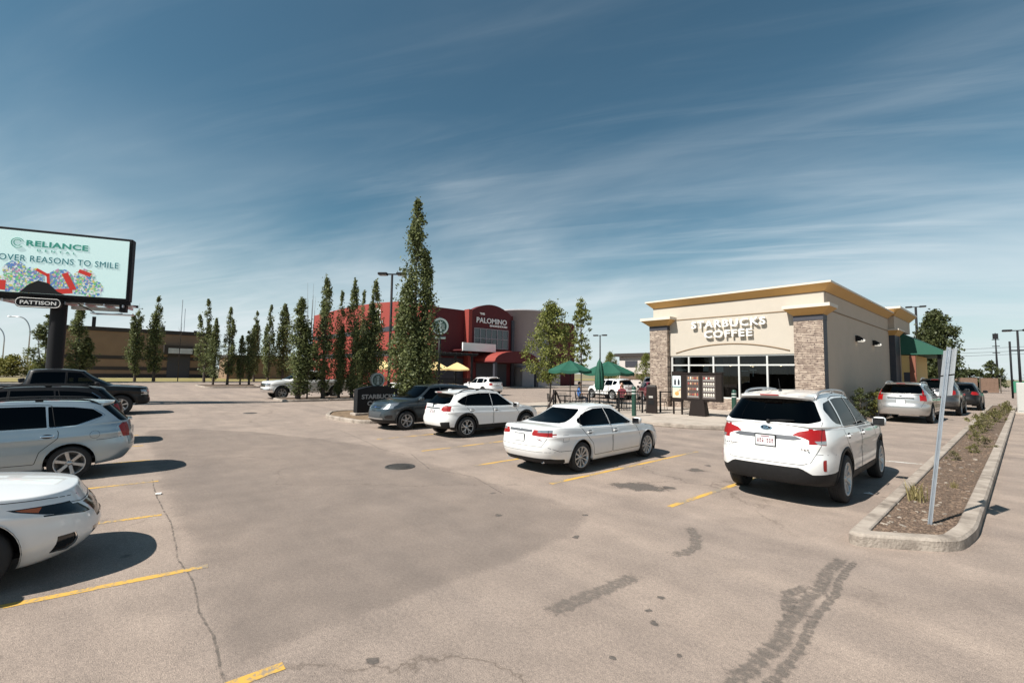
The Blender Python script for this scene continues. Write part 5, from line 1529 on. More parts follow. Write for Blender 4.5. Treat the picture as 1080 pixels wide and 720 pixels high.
b.tube([(0, 0, 0), (0, 0, 3.5)], [.06, .04], BARK, 6)
tag(b.build('bare_tree', loc=(-33.5, 10.6, .1)), 'leafless grey stems rising behind the pale young poplar', 'bare tree')
b = MB(); b.tube([(0, 0, 0), (.03, 0, 4), (.0, .1, 9.0)], [.07, .045, .01], BARK, 6); 
for k in range(14):
    a = rr_.uniform(0, 6.28); z = rr_.uniform(2, 8); b.tube([(0, 0, z), (.35 * math.cos(a), .35 * math.sin(a), z + .9)], [.02, .004], BARK, 4)
tag(b.build('bare_tree', loc=(-86.0, 8.2, 0)), 'thin leafless tree before the entrance of the brown building', 'bare tree')
BIG = poplar_meshes(10.6, 1.38, 25000, .13, 93, 5, bare=.05, tops=[(0, 0, 1.0), (.36, .42, .74), (-.5, -.5, .50), (.25, -.55, .6), (-.45, .4, .42)], prof=([0, .1, .3, .45, .6, .75, .9, 1], [.6, .95, 1., .82, .55, .38, .24, .06]))
plant_tree('poplar_tree', BIG, (-20.2, 11.4, .1), 'tallest poplar, towering behind the black monument sign')
SM = poplar_meshes(5.2, .5, 4000, .13, 95, 2, bare=.06)
plant_tree('poplar_tree', SM, (-20.3, 12.0, .1), 'narrow low poplar pressed against the right foot of the tallest poplar', rz=.3)
YT = round_tree_meshes(5.6, 1.30, 1.3, 7500, .13, 7, YOUNGL, trunk_r=.05)
plant_tree('young_tree', YT, (-21.6, 22.7, .15), 'yellow-green leafy young tree growing behind the left end of the shop terrace', sc=(1.12, 1.12, 1.2))
YT2 = round_tree_meshes(9.6, 1.15, 3.0, 2900, .2, 8, YOUNGL, trunk_r=.08)
plant_tree('young_tree', YT2, (-29.2, 35.1, .0), 'sparse tall tree behind the green parasols of the terrace')
BT = round_tree_meshes(9.6, 2.1, 2.0, 16000, .26, 9, DARKL, trunk_r=.16)
plant_tree('broad_tree', BT, (-6.6, 70.0, 0), 'large dark broad tree behind the drive-through awning')
BT2 = round_tree_meshes(7.0, 2.4, 1.5, 9000, .3, 12, DARKL, trunk_r=.16)
plant_tree('broad_tree', BT2, (-10.5, 76.0, 0), 'dark bushy tree right behind the green awning roof, lower than its neighbour')
CT = round_tree_meshes(5.4, 1.6, .4, 3500, .3, 14, DARKL, trunk_r=.1)
plant_tree('conifer_tree', CT, (-4.0, 121.0, 0), 'lone cone-shaped tree rising beyond the cedar fence')
for i, (x, y, s, lab) in enumerate(((-9.5, 104, .9, 'low dark bush beyond the left end of the cedar fence'), (-13.5, 112, 1.0, 'rounded bush behind the low bush at the cedar fence'), (-7.2, 125, .85, 'small bush beyond the cedar fence beside the lone cone-shaped tree'), (5, 150, 1.2, 'dark bush line far beyond the green screen fence'), (14, 152, 1.3, 'farthest right dark bush beyond the green screen fence'))):
    plant_tree('bush', CT, (x, y, 0), lab, 'bush', 'bushes beyond the fences', i, (s * 2.4, s * 2.4, s * .85))
HB = round_tree_meshes(3.2, 3.0, .3, 3500, .3, 16, SHRUBL, trunk_r=.1)
for i, (x, y, s, lab) in enumerate(((-130, -13.5, 1.2, 'yellowish bush at the far left edge beyond the lot'), (-128, -9.0, 1.0, 'yellowish bush just left of the screen post'), (-133, -18, 1.3, 'greenish bush at the far left, partly out of view'))):
    plant_tree('bush', HB, (x, y, 0), lab, 'bush', 'bushes left of the screen', i, (s, s, s))
SB = [round_tree_meshes(1.5, .85, .1, 1600, .10, 20 + i, SHRUBL, trunk_r=.03) for i in range(2)]
SBD = round_tree_meshes(1.9, .6, .1, 1500, .10, 25, DARKL, trunk_r=.03)
for i, (x, y, s, me, lab) in enumerate(((-5.35, 30.3, .8, SB[0], 'yellow-green shrub by the shaded side wall, nearest to the stone pillar'), (-5.3, 32.2, .9, SB[1], 'full yellow-green shrub in the middle of the side wall bed'), (-5.4, 34.4, .8, SB[0], 'yellow-green shrub at the back of the side wall bed'), (-5.6, 28.6, .75, SBD, 'dark upright shrub by the side wall beside the stone pillar'))):
    plant_tree('shrub', me, (x, y, .1), lab, 'shrub', 'shrubs along the side wall', i * 1.7, (s, s, s))
# weeds and low plants in the long island
WD = []
for i in range(3):
    r = np.random.default_rng(70 + i); b = MB()
    for k in range(60):
        a = r.random() * 6.283; L = r.uniform(.10, .3); sp = r.uniform(.02, .16)
        p0 = Vector((r.normal() * .05, r.normal() * .05, 0)); p1 = p0 + Vector((math.cos(a) * sp * .5, math.sin(a) * sp * .5, L * .7)); p2 = p0 + Vector((math.cos(a) * sp, math.sin(a) * sp, L))
        w = Vector((-math.sin(a), math.cos(a), 0)) * .006
        b.add([p0 - w, p0 + w, p1 + w * .8, p1 - w * .8, p2], [(0, 1, 2, 3), (3, 2, 4)], DRYL)
    WD.append(b.mesh('weed', fix=False))
LP = [round_tree_meshes(.75, .5, .05, 900, .07, 80 + i, leaf_mat('sage_leaf%d' % i, ((.07, .07, .03), (.06, .065, .02))[i], ((.26, .22, .12), (.22, .2, .07))[i], .3), trunk_r=.012) for i in range(2)]
weeds = [(-1.25, 9.9, 1.2, 'dry grass tuft at the left kerb, nearest to the leaning sign post'), (-1.33, 10.3, .8, 'small dry grass tuft right behind the nearest one by the left kerb'), (-.95, 11.6, .5, 'tiny dry tuft in the middle of the bark bed')]
for i, (x, y, s, lab) in enumerate(weeds):
    o = mesh_obj('weed_tuft', WD[i % 3]); o.location = (x, y, .1); o.scale = (s,) * 3; tag(o, lab, 'weed', 'weeds in the long island')
rp = random.Random(8)
ys = [15.5, 17.5, 19.2, 21, 22.5, 24, 25.6, 27.2, 29, 31, 33, 35, 37.5, 40, 43, 46]
side_words = ['straggly', 'brownish', 'low', 'rounded', 'thin', 'pale', 'bushy', 'spreading', 'small', 'dry', 'ragged', 'dense', 'dusty', 'tufted', 'flat', 'tall']
for i, y in enumerate(ys):
    t = empty('low_shrub', (-1.1 + rp.uniform(-.25, .25), y, .1), rp.uniform(0, 6)); s = (.38 if y < 24 else .62) * rp.uniform(.75, 1.25); t.scale = (s, s, s)
    tag(t, '%s low shrub in the long island bed, number %d from the near end' % (side_words[i], i + 1) if False else '%s low shrub on the long island bed, %s' % (side_words[i], ('between the weeds and the first thick growth' if i < 3 else ('in the middle stretch of the growth' if i < 10 else 'towards the far end by the fence'))), 'shrub', 'low shrubs along the long island')
    mesh_obj('stem', LP[i % 2][0], t); mesh_obj('foliage', LP[i % 2][1], t)
# ------------------------------------------------------------------ the coffee shop
SHOP = empty('coffee_shop', (-11.0, 26, 0)); tag(SHOP, 'cream stucco coffee shop with stone corner pillars and ochre cornices', 'building')
SX, SY = -11.0, 26.0
def part(mb, name, parent=SHOP, off=(SX, SY, 0), label=None, fix=True):
    o = mb.build(name, parent, fix=fix)
    if parent is not None and off is not None:
        pr = parent; 
        o.matrix_parent_inverse = Matrix.Translation((-off[0], -off[1], -off[2]))
    if label: o['label'] = label
    return o
XL, XR, YF, YB = -15.72, -6.36, 25.93, 41.4
b = MB()
# shell: front panel with the window opening, side walls, back, roof
def wallbox(mb, x0, x1, y0, y1, z0, z1, m): mb.box(((x0 + x1) / 2, (y0 + y1) / 2, (z0 + z1) / 2), (x1 - x0, y1 - y0, z1 - z0), m)
wallbox(b, -14.52, -7.6, YF, YF + .3, 3.24, 5.44, CREAM)
wallbox(b, XL + .05, XR - .02, YF + .06, YF + .36, 5.444, 6.3, CREAM)
wallbox(b, -14.41, -7.62, YF + .0, YF + .3, .15, .80, STONE)
part(b, 'front_wall', fix=False)
b = MB()
wallbox(b, XR - .3, XR, YF + .37, 48.5, 0, 6.3, TAN)
part(b, 'side_wall', label='shaded tan side wall')
b = MB(); wallbox(b, XL, XL + .3, YF + .37, 48.5, 0, 6.3, TAN); wallbox(b, XL + .3, XR - .3, 48.2, 48.5, 0, 6.3, TAN); part(b, 'back_wall', fix=False)
b = MB(); wallbox(b, XL + .3, XR - .3, YF + .36, 48.2, 6.0, 6.1, NAVY); part(b, 'roof')
def cornice(mb, x0, x1, y0, y1, z0, z1, out, th, sides='fblr'):
    """flared band: inner rectangle at z0, outer at z1, then a fascia"""
    A = [(x0, y0), (x1, y0), (x1, y1), (x0, y1)]; B = [(x0 - out, y0 - out), (x1 + out, y0 - out), (x1 + out, y1 + out), (x0 - out, y1 + out)]
    C = [(x0 - out - .03, y0 - out - .03), (x1 + out + .03, y0 - out - .03), (x1 + out + .03, y1 + out + .03), (x0 - out - .03, y1 + out + .03)]
    vs = [(x, y, z0) for x, y in A] + [(x, y, z1) for x, y in B]
    mb.add(vs, [(i, (i + 1) % 4, 4 + (i + 1) % 4, 4 + i) for i in range(4)], OCHRE)
    vs = [(x, y, z1) for x, y in C] + [(x, y, z1 + th) for x, y in C]
    mb.add(vs, [(0, 3, 2, 1), (4, 5, 6, 7)] + [(i, (i + 1) % 4, 4 + (i + 1) % 4, 4 + i) for i in range(4)], FASCIA)
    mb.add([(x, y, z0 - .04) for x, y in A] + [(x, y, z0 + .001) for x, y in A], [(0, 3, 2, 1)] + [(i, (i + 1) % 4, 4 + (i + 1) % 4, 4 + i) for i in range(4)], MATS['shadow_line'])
mat('shadow_line', (.22, .15, .09), .8)  # brown stands in for the shade along mouldings and under cornices
b = MB(); cornice(b, XL + .04, XR + .01, YF + .05, 41.4, 6.28, 6.62, .34, .09); part(b, 'cornice', fix=False)
for x0, x1 in ((XL, -14.52), (-7.62, XR)):
    b = MB(); b.add([(x0, YF - .3, .15), (x1, YF - .3, .15), (x1, YF - .3, 4.84), (x0, YF - .3, 4.84)], [(0, 1, 2, 3)], STONE)
    b.add([(x0, YF - .3, .15), (x0, YF + .37, .15), (x0, YF + .37, 4.84), (x0, YF - .3, 4.84)], [(3, 2, 1, 0)], STONE)
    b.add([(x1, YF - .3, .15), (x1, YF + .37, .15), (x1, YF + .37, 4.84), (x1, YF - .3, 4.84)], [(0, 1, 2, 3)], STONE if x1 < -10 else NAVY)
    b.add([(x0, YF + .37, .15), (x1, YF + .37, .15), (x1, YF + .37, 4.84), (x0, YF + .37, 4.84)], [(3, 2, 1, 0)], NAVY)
    p_ = part(b, 'stone_pillar', fix=False)
    b = MB(); wallbox(b, x0 - .015, x1 + .015, YF - .315, YF + .38, 4.84, 5.10, NAVY)
    o = b.build('capital', p_, fix=False)
    b = MB(); cornice(b, x0 - .0, x1 + .0, YF - .3, YF + .37, 5.10, 5.44, .36 if x1 > -10 else .40, .16)
    o = b.build('pillar_cap', p_, fix=False)
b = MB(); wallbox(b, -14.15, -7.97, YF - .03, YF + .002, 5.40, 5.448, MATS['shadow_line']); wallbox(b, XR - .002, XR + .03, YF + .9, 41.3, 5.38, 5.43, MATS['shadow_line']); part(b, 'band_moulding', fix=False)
b = MB(); pts = []
for k in range(25):
    u = k / 24 * 2 - 1; pts.append((-11.0 + 3.1 * u, YF - .012, 3.40 + .46 * (1 - u * u)))
b.tube(pts, .032, MATS['shadow_line'], 6); part(b, 'arch_moulding')
# shop window
b = MB()
xs = [-14.41, -13.34, -11.86, -10.45, -9.01, -7.62]
for i, x in enumerate(xs): b.box((x, YF + .12, 2.02), (.085 if i else .1, .12, 2.42), ALUM)
for z in (.84, 2.67, 3.20): b.box(((xs[0] + xs[-1]) / 2, YF + .12, z), (xs[-1] - xs[0], .118, .08), ALUM)
b.box((-13.87, YF + .12, .25), (1.0, .115, .2), ALUM)
w_ = part(b, 'shop_window', fix=False)
b = MB()
for i in range(5): b.add([(xs[i] + .04, YF + .15, .86), (xs[i + 1] - .04, YF + .15, .86), (xs[i + 1] - .04, YF + .15, 3.17), (xs[i] + .04, YF + .15, 3.17)], [(0, 1, 2, 3)], SHOPG)
o = b.build('pane', w_, fix=False)
b = MB(); b.box((-13.55, YF + .03, 1.35), (.03, .05, .5), STEEL, bev=.01); o = b.build('door_handle', w_)
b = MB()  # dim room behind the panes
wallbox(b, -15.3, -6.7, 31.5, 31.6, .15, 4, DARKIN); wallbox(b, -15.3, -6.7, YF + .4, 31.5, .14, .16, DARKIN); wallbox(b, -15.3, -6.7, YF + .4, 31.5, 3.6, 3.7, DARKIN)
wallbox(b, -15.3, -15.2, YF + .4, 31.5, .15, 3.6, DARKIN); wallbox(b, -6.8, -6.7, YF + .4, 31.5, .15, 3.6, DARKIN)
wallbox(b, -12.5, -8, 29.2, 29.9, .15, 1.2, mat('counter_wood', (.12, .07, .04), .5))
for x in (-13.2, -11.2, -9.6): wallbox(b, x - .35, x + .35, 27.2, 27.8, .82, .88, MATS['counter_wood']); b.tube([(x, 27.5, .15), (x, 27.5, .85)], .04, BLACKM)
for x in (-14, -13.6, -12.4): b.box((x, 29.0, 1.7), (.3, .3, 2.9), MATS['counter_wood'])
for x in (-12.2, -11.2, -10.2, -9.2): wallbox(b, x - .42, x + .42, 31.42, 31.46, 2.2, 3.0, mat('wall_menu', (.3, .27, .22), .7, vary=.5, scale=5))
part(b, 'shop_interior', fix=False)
for x, y in ((-13.4, 28), (-12.0, 28.6), (-10.6, 28), (-9.2, 28.6), (-8.2, 28), (-11.3, 30.2)):
    b = MB(); b.tube([(x, y, 3.6), (x, y, 2.85)], .012, BLACKM, 5); b.lathe([(.05, 2.85), (.14, 2.68)], BLACKM, 14, M=Matrix.Translation((x, y, 0))); b.ellipsoid((x, y, 2.71), (.06, .06, .06), mat('lamp_glow', (1, .8, .5), .5, emit=(1, .72, .4), estr=4.), 10, 7); part(b, 'pendant_lamp', fix=False)
for x, z, w, h in ((-13.85, 2.38, .62, .10), (-13.85, 2.22, .5, .06), (-12.35, 2.45, .32, .28), (-11.55, 2.45, .42, .34), (-10.2, 2.35, .4, .05), (-9.75, 2.3, .05, .5), (-9.75, 2.4, .35, .06)):
    b = MB(); b.box((x, YF + .155, z), (w, .004, h), mat('window_poster', (.7, .72, .72), .6, vary=.4, scale=6)); b.build('window_poster', w_, fix=False)
# lettering, stood off the wall
for txt, cx, zb, wd, size in (('STARBUCKS', -10.99, 4.82, 4.05, .57), ('COFFEE', -10.95, 4.24, 2.62, .56)):
    me = text_mesh(txt, size, .12, SIGNW, bold=.010, spacing=1.16)
    co_ = np.array([v.co[:] for v in me.vertices]); k = wd / (co_[:, 0].max() - co_[:, 0].min())
    me.transform(Matrix.Diagonal((k, 1, 1, 1)))
    o = mesh_obj('sign_lettering', me, SHOP); o.matrix_parent_inverse = Matrix.Translation((-SX, -SY, 0))
    o.matrix_basis = Matrix.Translation((cx, YF - .14, zb)) @ Matrix.Rotation(math.pi / 2, 4, 'X')
# side: wall lamps, dark pilaster, cap, drive-through bay
for y, z in ((32.05, 4.30), (36.45, 4.28)):
    b = MB(); b.prism([(0, -.16), (.36, -.16), (.36, -.02), (.12, .16), (0, .16)], .4, BLACKM, M=Matrix.Translation((XR, y + .2, z)) @ Matrix.Rotation(math.pi / 2, 4, 'X'))
    b.box((XR + .22, y, z - .17), (.26, .3, .02), mat('lamp_lens', (.8, .8, .75), .3, emit=(1, .93, .8), estr=.5)); b.ellipsoid((XR + .30, y - .04, z - .12), (.13, .17, .09), MATS['lamp_lens'], 14, 8); part(b, 'wall_lamp', fix=False)
b = MB(); wallbox(b, XR + .001, XR + .34, 41.6, 43.4, 0, 5.1, NAVY); part(b, 'pilaster', fix=False)
b = MB(); wallbox(b, XR + .001, XR + .30, 43.4, 48.0, 0, 5.1, TAN); part(b, 'side_bay', fix=False)
b = MB(); cornice(b, XR - 2.5, XR + .34, 41.6, 48.2, 6.5, 6.95, .4, .14); wallbox(b, XR - 2.5, XR + .335, 41.605, 48.19, 5.58, 6.46, TAN); part(b, 'tower_cornice', fix=False)
b = MB(); cornice(b, XR - .4, XR + .33, 41.62, 43.38, 5.10, 5.44, .25, .1); part(b, 'pillar_cap', fix=False)
YEL = mat('yellow_stucco', (.62, .42, .17), .85, vary=.06, bump=.1, bscale=100)
b = MB(); wallbox(b, XR + .31, -5.28, 44.0, 50, 0, 3.75, YEL); wallbox(b, -5.6, -5.26, 43.98, 44.2, 0, 3.75, mat('red_brown_trim', (.2, .07, .04), .7)); wallbox(b, -5.95, -5.6, 43.985, 44, .9, 2.5, NAVY); part(b, 'service_bay', fix=False)
b = MB()
ax0, ax1, ay0, ay1 = XR + .3, -3.75, 43.9, 53.0
vs = [(ax0, ay0, 3.8), (ax1, ay0, 3.78), (ax1, ay0, 3.98), (ax0, ay0, 5.45), (ax0, ay1, 3.8), (ax1, ay1, 3.78), (ax1, ay1, 3.98), (ax0, ay1, 5.45)]
b.add(vs, [(0, 1, 2, 3), (7, 6, 5, 4), (3, 2, 6, 7), (2, 1, 5, 6), (1, 0, 4, 5)], CANVASG)
part(b, 'awning', fix=False)
for y in (44.3, 52.5): b = MB(); b.box((-4.0, y, 1.9), (.22, .22, 3.8), BLACKM); part(b, 'awning_post', fix=False)

# ------------------------------------------------------------------ red restaurant
RS = empty('restaurant', (-56, 38, 0)); tag(RS, 'red two-storey restaurant with arched sign tower and grey round corner', 'building')
ro = (-56, 38, 0)
b = MB(); wallbox(b, -90, -50, 31.3, 58, .0, 10.4, REDW_SHADE); part(b, 'wall', RS, ro, 'red walls with shade put into their colour')
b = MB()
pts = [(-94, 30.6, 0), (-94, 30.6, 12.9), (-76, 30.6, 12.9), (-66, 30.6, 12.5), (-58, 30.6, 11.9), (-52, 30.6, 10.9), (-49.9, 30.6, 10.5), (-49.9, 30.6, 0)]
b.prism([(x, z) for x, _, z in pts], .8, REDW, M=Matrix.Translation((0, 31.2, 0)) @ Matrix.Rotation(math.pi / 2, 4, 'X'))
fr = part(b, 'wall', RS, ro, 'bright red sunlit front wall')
b = MB()
for z in (4.6, 8.2): wallbox(b, -93, -50, 30.34, 30.40, z - .35, z + .35, NAVY)
part(b, 'wall_band', RS, ro)
b = MB(); b.lathe([(.75, 0), (1.05, 0), (1.05, .06), (.75, .06)], SIGNW, 24, M=Matrix.Translation((-65.0, 30.35, 10.6)) @ Matrix.Rotation(math.pi / 2, 4, 'X')); wallbox(b, -66.6, -63.2, 30.28, 30.36, 9.2, 9.6, SIGNW); part(b, 'wall_emblem', RS, ro, fix=False)
# sign tower
b = MB(); P_ = [(36.3, 0), (43.4, 0), (43.4, 10.35)] + [(43.4 - 7.1 * k / 14, 10.35 + 1.15 * (1 - (2 * k / 14 - 1) ** 2)) for k in range(1, 14)] + [(36.3, 10.35)]
b.prism(P_, 1.0, REDW_SHADE, M=Matrix.Translation((-50.2, 0, 0)) @ Matrix(((0, 0, 1, 0), (1, 0, 0, 0), (0, 1, 0, 0), (0, 0, 0, 1))))
tw_ = part(b, 'sign_tower', RS, ro, 'arched sign tower')
b = MB(); wallbox(b, -50.1, -49.0, 35.75, 36.3, 0, 10.5, REDW); part(b, 'pilaster', RS, ro, fix=False)
b = MB(); wallbox(b, -50.1, -48.95, 43.4, 43.9, 0, 9.6, NAVY); part(b, 'pilaster', RS, ro, fix=False)
b = MB()
wallbox(b, -49.19, -49.16, 36.8, 42.8, 5.4, 8.05, mat('dark_window', (.03, .04, .05), .12, coat=.6))
for k in range(7): b.box((-49.12, 36.8 + k, 6.72), (.08, .09, 2.7), GREYW)
for z in (5.4, 6.72, 8.05): b.box((-49.118, 39.8, z), (.078, 6.1, .09), GREYW)
part(b, 'window', RS, ro, fix=False)
RZ = Matrix.Rotation(math.pi / 2, 4, 'Z') @ Matrix.Rotation(math.pi / 2, 4, 'X')
for txt, y, z, wd, size in (('PALOMINO', 39.8, 8.85, 5.4, 1.0), ('THE', 38.1, 9.95, .8, .35), ('SMOKEHOUSE', 41.0, 8.42, 3.2, .34)):
    me = text_mesh(txt, size, .08, SIGNW, bold=.02)
    co_ = np.array([v.co[:] for v in me.vertices]); me.transform(Matrix.Diagonal((wd / (co_[:, 0].max() - co_[:, 0].min()), 1, 1, 1)))
    o = mesh_obj('sign_lettering', me, RS); o.matrix_parent_inverse = Matrix.Translation((-ro[0], -ro[1], 0)); o.matrix_basis = Matrix.Translation((-49.1, y, z)) @ RZ
b = MB(); wallbox(b, -50, -47.3, 33.6, 39.0, 4.85, 5.0, REDW_SHADE); wallbox(b, -47.4, -47.2, 33.6, 39.0, 4.8, 5.85, SIGNW); part(b, 'blank_sign', RS, ro, fix=False)
b = MB()   # barrel canopy
for k in range(12):
    a0, a1 = math.pi * k / 12, math.pi * (k + 1) / 12
    q = [(40.9 + 4.0 * math.cos(a), 3.55 + 1.4 * math.sin(a)) for a in (a0, a1)]
    b.add([(-50, q[0][0], q[0][1]), (-44.8, q[0][0], q[0][1]), (-44.8, q[1][0], q[1][1]), (-50, q[1][0], q[1][1])], [(0, 1, 2, 3)], REDW)
b.add([(-44.82, 40.9 + 4.0 * math.cos(math.pi * k / 12), 3.55 + 1.4 * math.sin(math.pi * k / 12)) for k in range(13)], [list(range(13))], REDW_SHADE)
wallbox(b, -50, -44.8, 36.8, 45.0, 3.42, 3.55, REDW_SHADE)
part(b, 'canopy', RS, ro, 'barrel-vaulted red entrance canopy', fix=False)
for y in (37.2, 44.6): b = MB(); b.box((-45.1, y, 1.75), (.4, .4, 3.4), NAVY); part(b, 'canopy_post', RS, ro, fix=False)
b = MB(); wallbox(b, -50.0, -49.92, 31.5, 35.6, .1, 3.9, NAVY); wallbox(b, -49.2, -49.12, 37.2, 42.6, .1, 3.3, NAVY)
part(b, 'entrance', RS, ro, fix=False)
b = MB(); b.lathe([(4.6, 0), (4.6, 11.2), (4.75, 11.2), (4.75, 11.45), (0, 11.5)], GREYW, 40, M=Matrix.Translation((-52.6, 48.3, 0))); 
ct = part(b, 'round_tower', RS, ro, 'grey round corner tower')
b = MB(); b.lathe([(4.64, 5.4), (4.64, 8.0)], MATS['dark_window'], 8, M=Matrix.Translation((-52.6, 48.3, 0)), a0=-.1, a1=.35); o = b.build('window', ct, fix=False)
b = MB(); wallbox(b, -49.9, -47.8, 44.5, 52.5, 0, 2.9, GREYW); part(b, 'entrance_screen', RS, ro, 'sloping grey entrance screen')
b = MB(); wallbox(b, -64, -49.8, 52.8, 58.2, 0, 10.2, REDW_SHADE); wallbox(b, -60, -56, 44, 50, 11.1, 11.9, GREYW); part(b, 'rear_block', RS, ro, fix=False)
b = MB()   # terrace pergola
for y in (24.5, 27.0, 29.5, 32.0, 34.5): b.box((-46.5, y, 2.15), (.22, .22, 4.3), BLACKM)
for y in np.arange(24.0, 36, .8): b.box((-48.2, y, 4.38), (4.2, .1, .18), BLACKM)
b.box((-46.5, 29.5, 4.25), (.2, 11.5, .25), BLACKM); b.box((-49.7, 29.5, 4.25), (.2, 11.5, .25), BLACKM)
tag(part(b, 'pergola', None, None, fix=False), 'black timber pergola over the terrace of the red restaurant', 'pergola')
b = MB()
for y in np.arange(22.0, 36.0, .14): b.box((-45.6, y, .75), (.03, .05, 1.1), BLACKM)
b.box((-45.6, 29, 1.3), (.08, 14.2, .07), BLACKM); b.box((-45.6, 29, .3), (.06, 14.2, .05), BLACKM)
tag(part(b, 'terrace_fence', None, None, fix=False), 'black picket fence before the terrace of the red restaurant', 'fence')
def parasol(name, loc, R, h, m, label, group=None, square=False, pole=MATS['pale_stone'] if False else BLACKM, tilt=0.):
    t = empty(name, loc); tag(t, label, 'parasol', group)
    b = MB(); b.tube([(0, 0, 0), (0, 0, h + .12)], .025, pole, 8); b.build('pole', t)
    b = MB(); b.lathe([(0, 0), (.32, 0), (.32, .05), (.06, .1), (.05, .3)], BLACKM, 16); b.build('base', t)
    b = MB(); n = 4 if square else 8; vs = [(0, 0, h)]; k = 5
    rim = []
    for i in range(n):
        a = 2 * math.pi * i / n + .3
        rim.append((R * math.cos(a), R * math.sin(a)))
    drop = R * .42
    for ring in (.33, .66, 1.0):
        for i in range(n):
            (x0, y0), (x1, y1) = rim[i], rim[(i + 1) % n]
            for s in range(k):
                u = s / k; sag = .05 * R * ring * math.sin(math.pi * u)
                x, y = x0 + (x1 - x0) * u, y0 + (y1 - y0) * u
                vs.append((x * ring, y * ring, h - drop * ring ** 1.12 - sag))
    N = n * k
    fs = [(0, 1 + i, 1 + (i + 1) % N) for i in range(N)]
    for q in range(2):
        for i in range(N): fs.append((1 + q * N + i, 1 + (q + 1) * N + i, 1 + (q + 1) * N + (i + 1) % N, 1 + q * N + (i + 1) % N))
    e = 1 + 2 * N; o_ = len(vs)
    for i in range(N): x, y, z = vs[e + i]; vs.append((x * 1.005, y * 1.005, z - .16))
    for i in range(N): fs.append((e + i, o_ + i, o_ + (i + 1) % N, e + (i + 1) % N))
    b.add(vs, fs, m, False); b.build('canopy', t, fix=False)
    b = MB()
    for i in range(n): b.tube([(0, 0, h - .45), (rim[i][0] * .55, rim[i][1] * .55, h - drop * .52)], .01, BLACKM, 4)
    b.build('rib', t)
    return t
for i, (x, y, lab) in enumerate(((-43.8, 27.6, 'pale yellow parasol left of its twin on the restaurant terrace'), (-43.8, 30.4, 'pale yellow parasol right of its twin before the restaurant entrance'), (-43.0, 20.8, 'pale yellow parasol half hidden left of the tallest poplar'))):
    parasol('terrace_parasol', (x, y, 0), 1.75, 3.2, YCANV, lab, 'yellow parasols of the restaurant', True)

# ------------------------------------------------------------------ brown building and others far off
BB = empty('warehouse', (-124, 5, 0)); tag(BB, 'long low brown brick building with dark flat parapet', 'building'); bo = (-124, 5, 0)
b = MB(); wallbox(b, -150, -122, -7.5, 18.4, 0, 9.3, BROWNW); part(b, 'wall', BB, bo)
b = MB(); wallbox(b, -150.2, -121.8, -7.7, 18.6, 9.3, 10.1, BROWND); part(b, 'parapet', BB, bo)
b = MB()
for z in (1.9, 4.1): wallbox(b, -122.0, -121.9, -7.5, 18.4, z - .35, z + .35, BROWND)
wallbox(b, -122.0, -121.85, -7.5, 18.4, 0, .8, BROWND); part(b, 'wall_band', BB, bo, fix=False)
b = MB(); wallbox(b, -121.99, -121.8, 9.6, 13.6, .05, 6.5, NAVY); d_ = part(b, 'entrance', BB, bo)
b = MB(); wallbox(b, -121.99, -119.6, 8.8, 14.4, 5.0, 6.9, BROWND); part(b, 'entrance_canopy', BB, bo)
b = MB(); wallbox(b, -119.58, -119.5, 9.5, 13.7, 5.2, 6.3, mat('grey_sign_face', (.45, .47, .5), .5, vary=.35, scale=1.5)); part(b, 'entrance_sign', BB, bo)
b = MB()
for y, h in ((-2.5, 2.4), (5.0, .8), (9, 1.2), (15, .7)): b.box((-128, y, 10.1 + h / 2), (.8, .6, h), BROWND)
b.tube([(-130, 12.4, 10), (-130, 12.4, 18)], .08, STEEL, 5); b.tube([(-130, 13.0, 10), (-130, 13.0, 16)], .06, STEEL, 5); part(b, 'roof_mast', BB, bo, fix=False)
LB = empty('low_building', (-112, 27, 0)); tag(LB, 'low dark building behind the far row of poplars', 'building')
b = MB(); wallbox(b, -118, -108, 18.5, 40, 0, 4.4, BROWNW); part(b, 'wall', LB, (-112, 27, 0))
b = MB(); wallbox(b, -118.3, -107.7, 18.2, 40.3, 4.4, 5.0, BROWND); part(b, 'roof', LB, (-112, 27, 0))
WBD = empty('office_building', (-40, 64, 0)); tag(WBD, 'pale two-storey flat-roofed building left of the stone pillar', 'building'); wo = (-40, 64, 0)
PALE = mat('pale_panel', (.48, .44, .42), .8, vary=.1, scale=.4)
b = MB(); wallbox(b, -45, -28, 64, 84, 0, 5.0, PALE); part(b, 'wall', WBD, wo)
b = MB(); wallbox(b, -45.6, -27.4, 63.4, 84.6, 5.0, 5.5, BROWND); part(b, 'roof', WBD, wo)
b = MB(); wallbox(b, -43.8, -41.5, 63.9, 63.99, 3.3, 4.3, NAVY); wallbox(b, -44.8, -28.2, 63.9, 63.99, 1.3, 2.2, mat('brown_panel', (.13, .085, .06), .8, vary=.3, scale=1)); part(b, 'window', WBD, wo, fix=False)
for i, (x, y, h) in enumerate(((-42.5, 58, 5.4), (-35.6, 57, 5.0))):
    plant_tree('young_tree', YT, (x, y, 0), ('small yellowish tree in front of the pale two-storey building', 'yellowish tree hugging the edge of the left stone pillar, before the pale building')[i], sc=(.9, .9, h / 5.6))

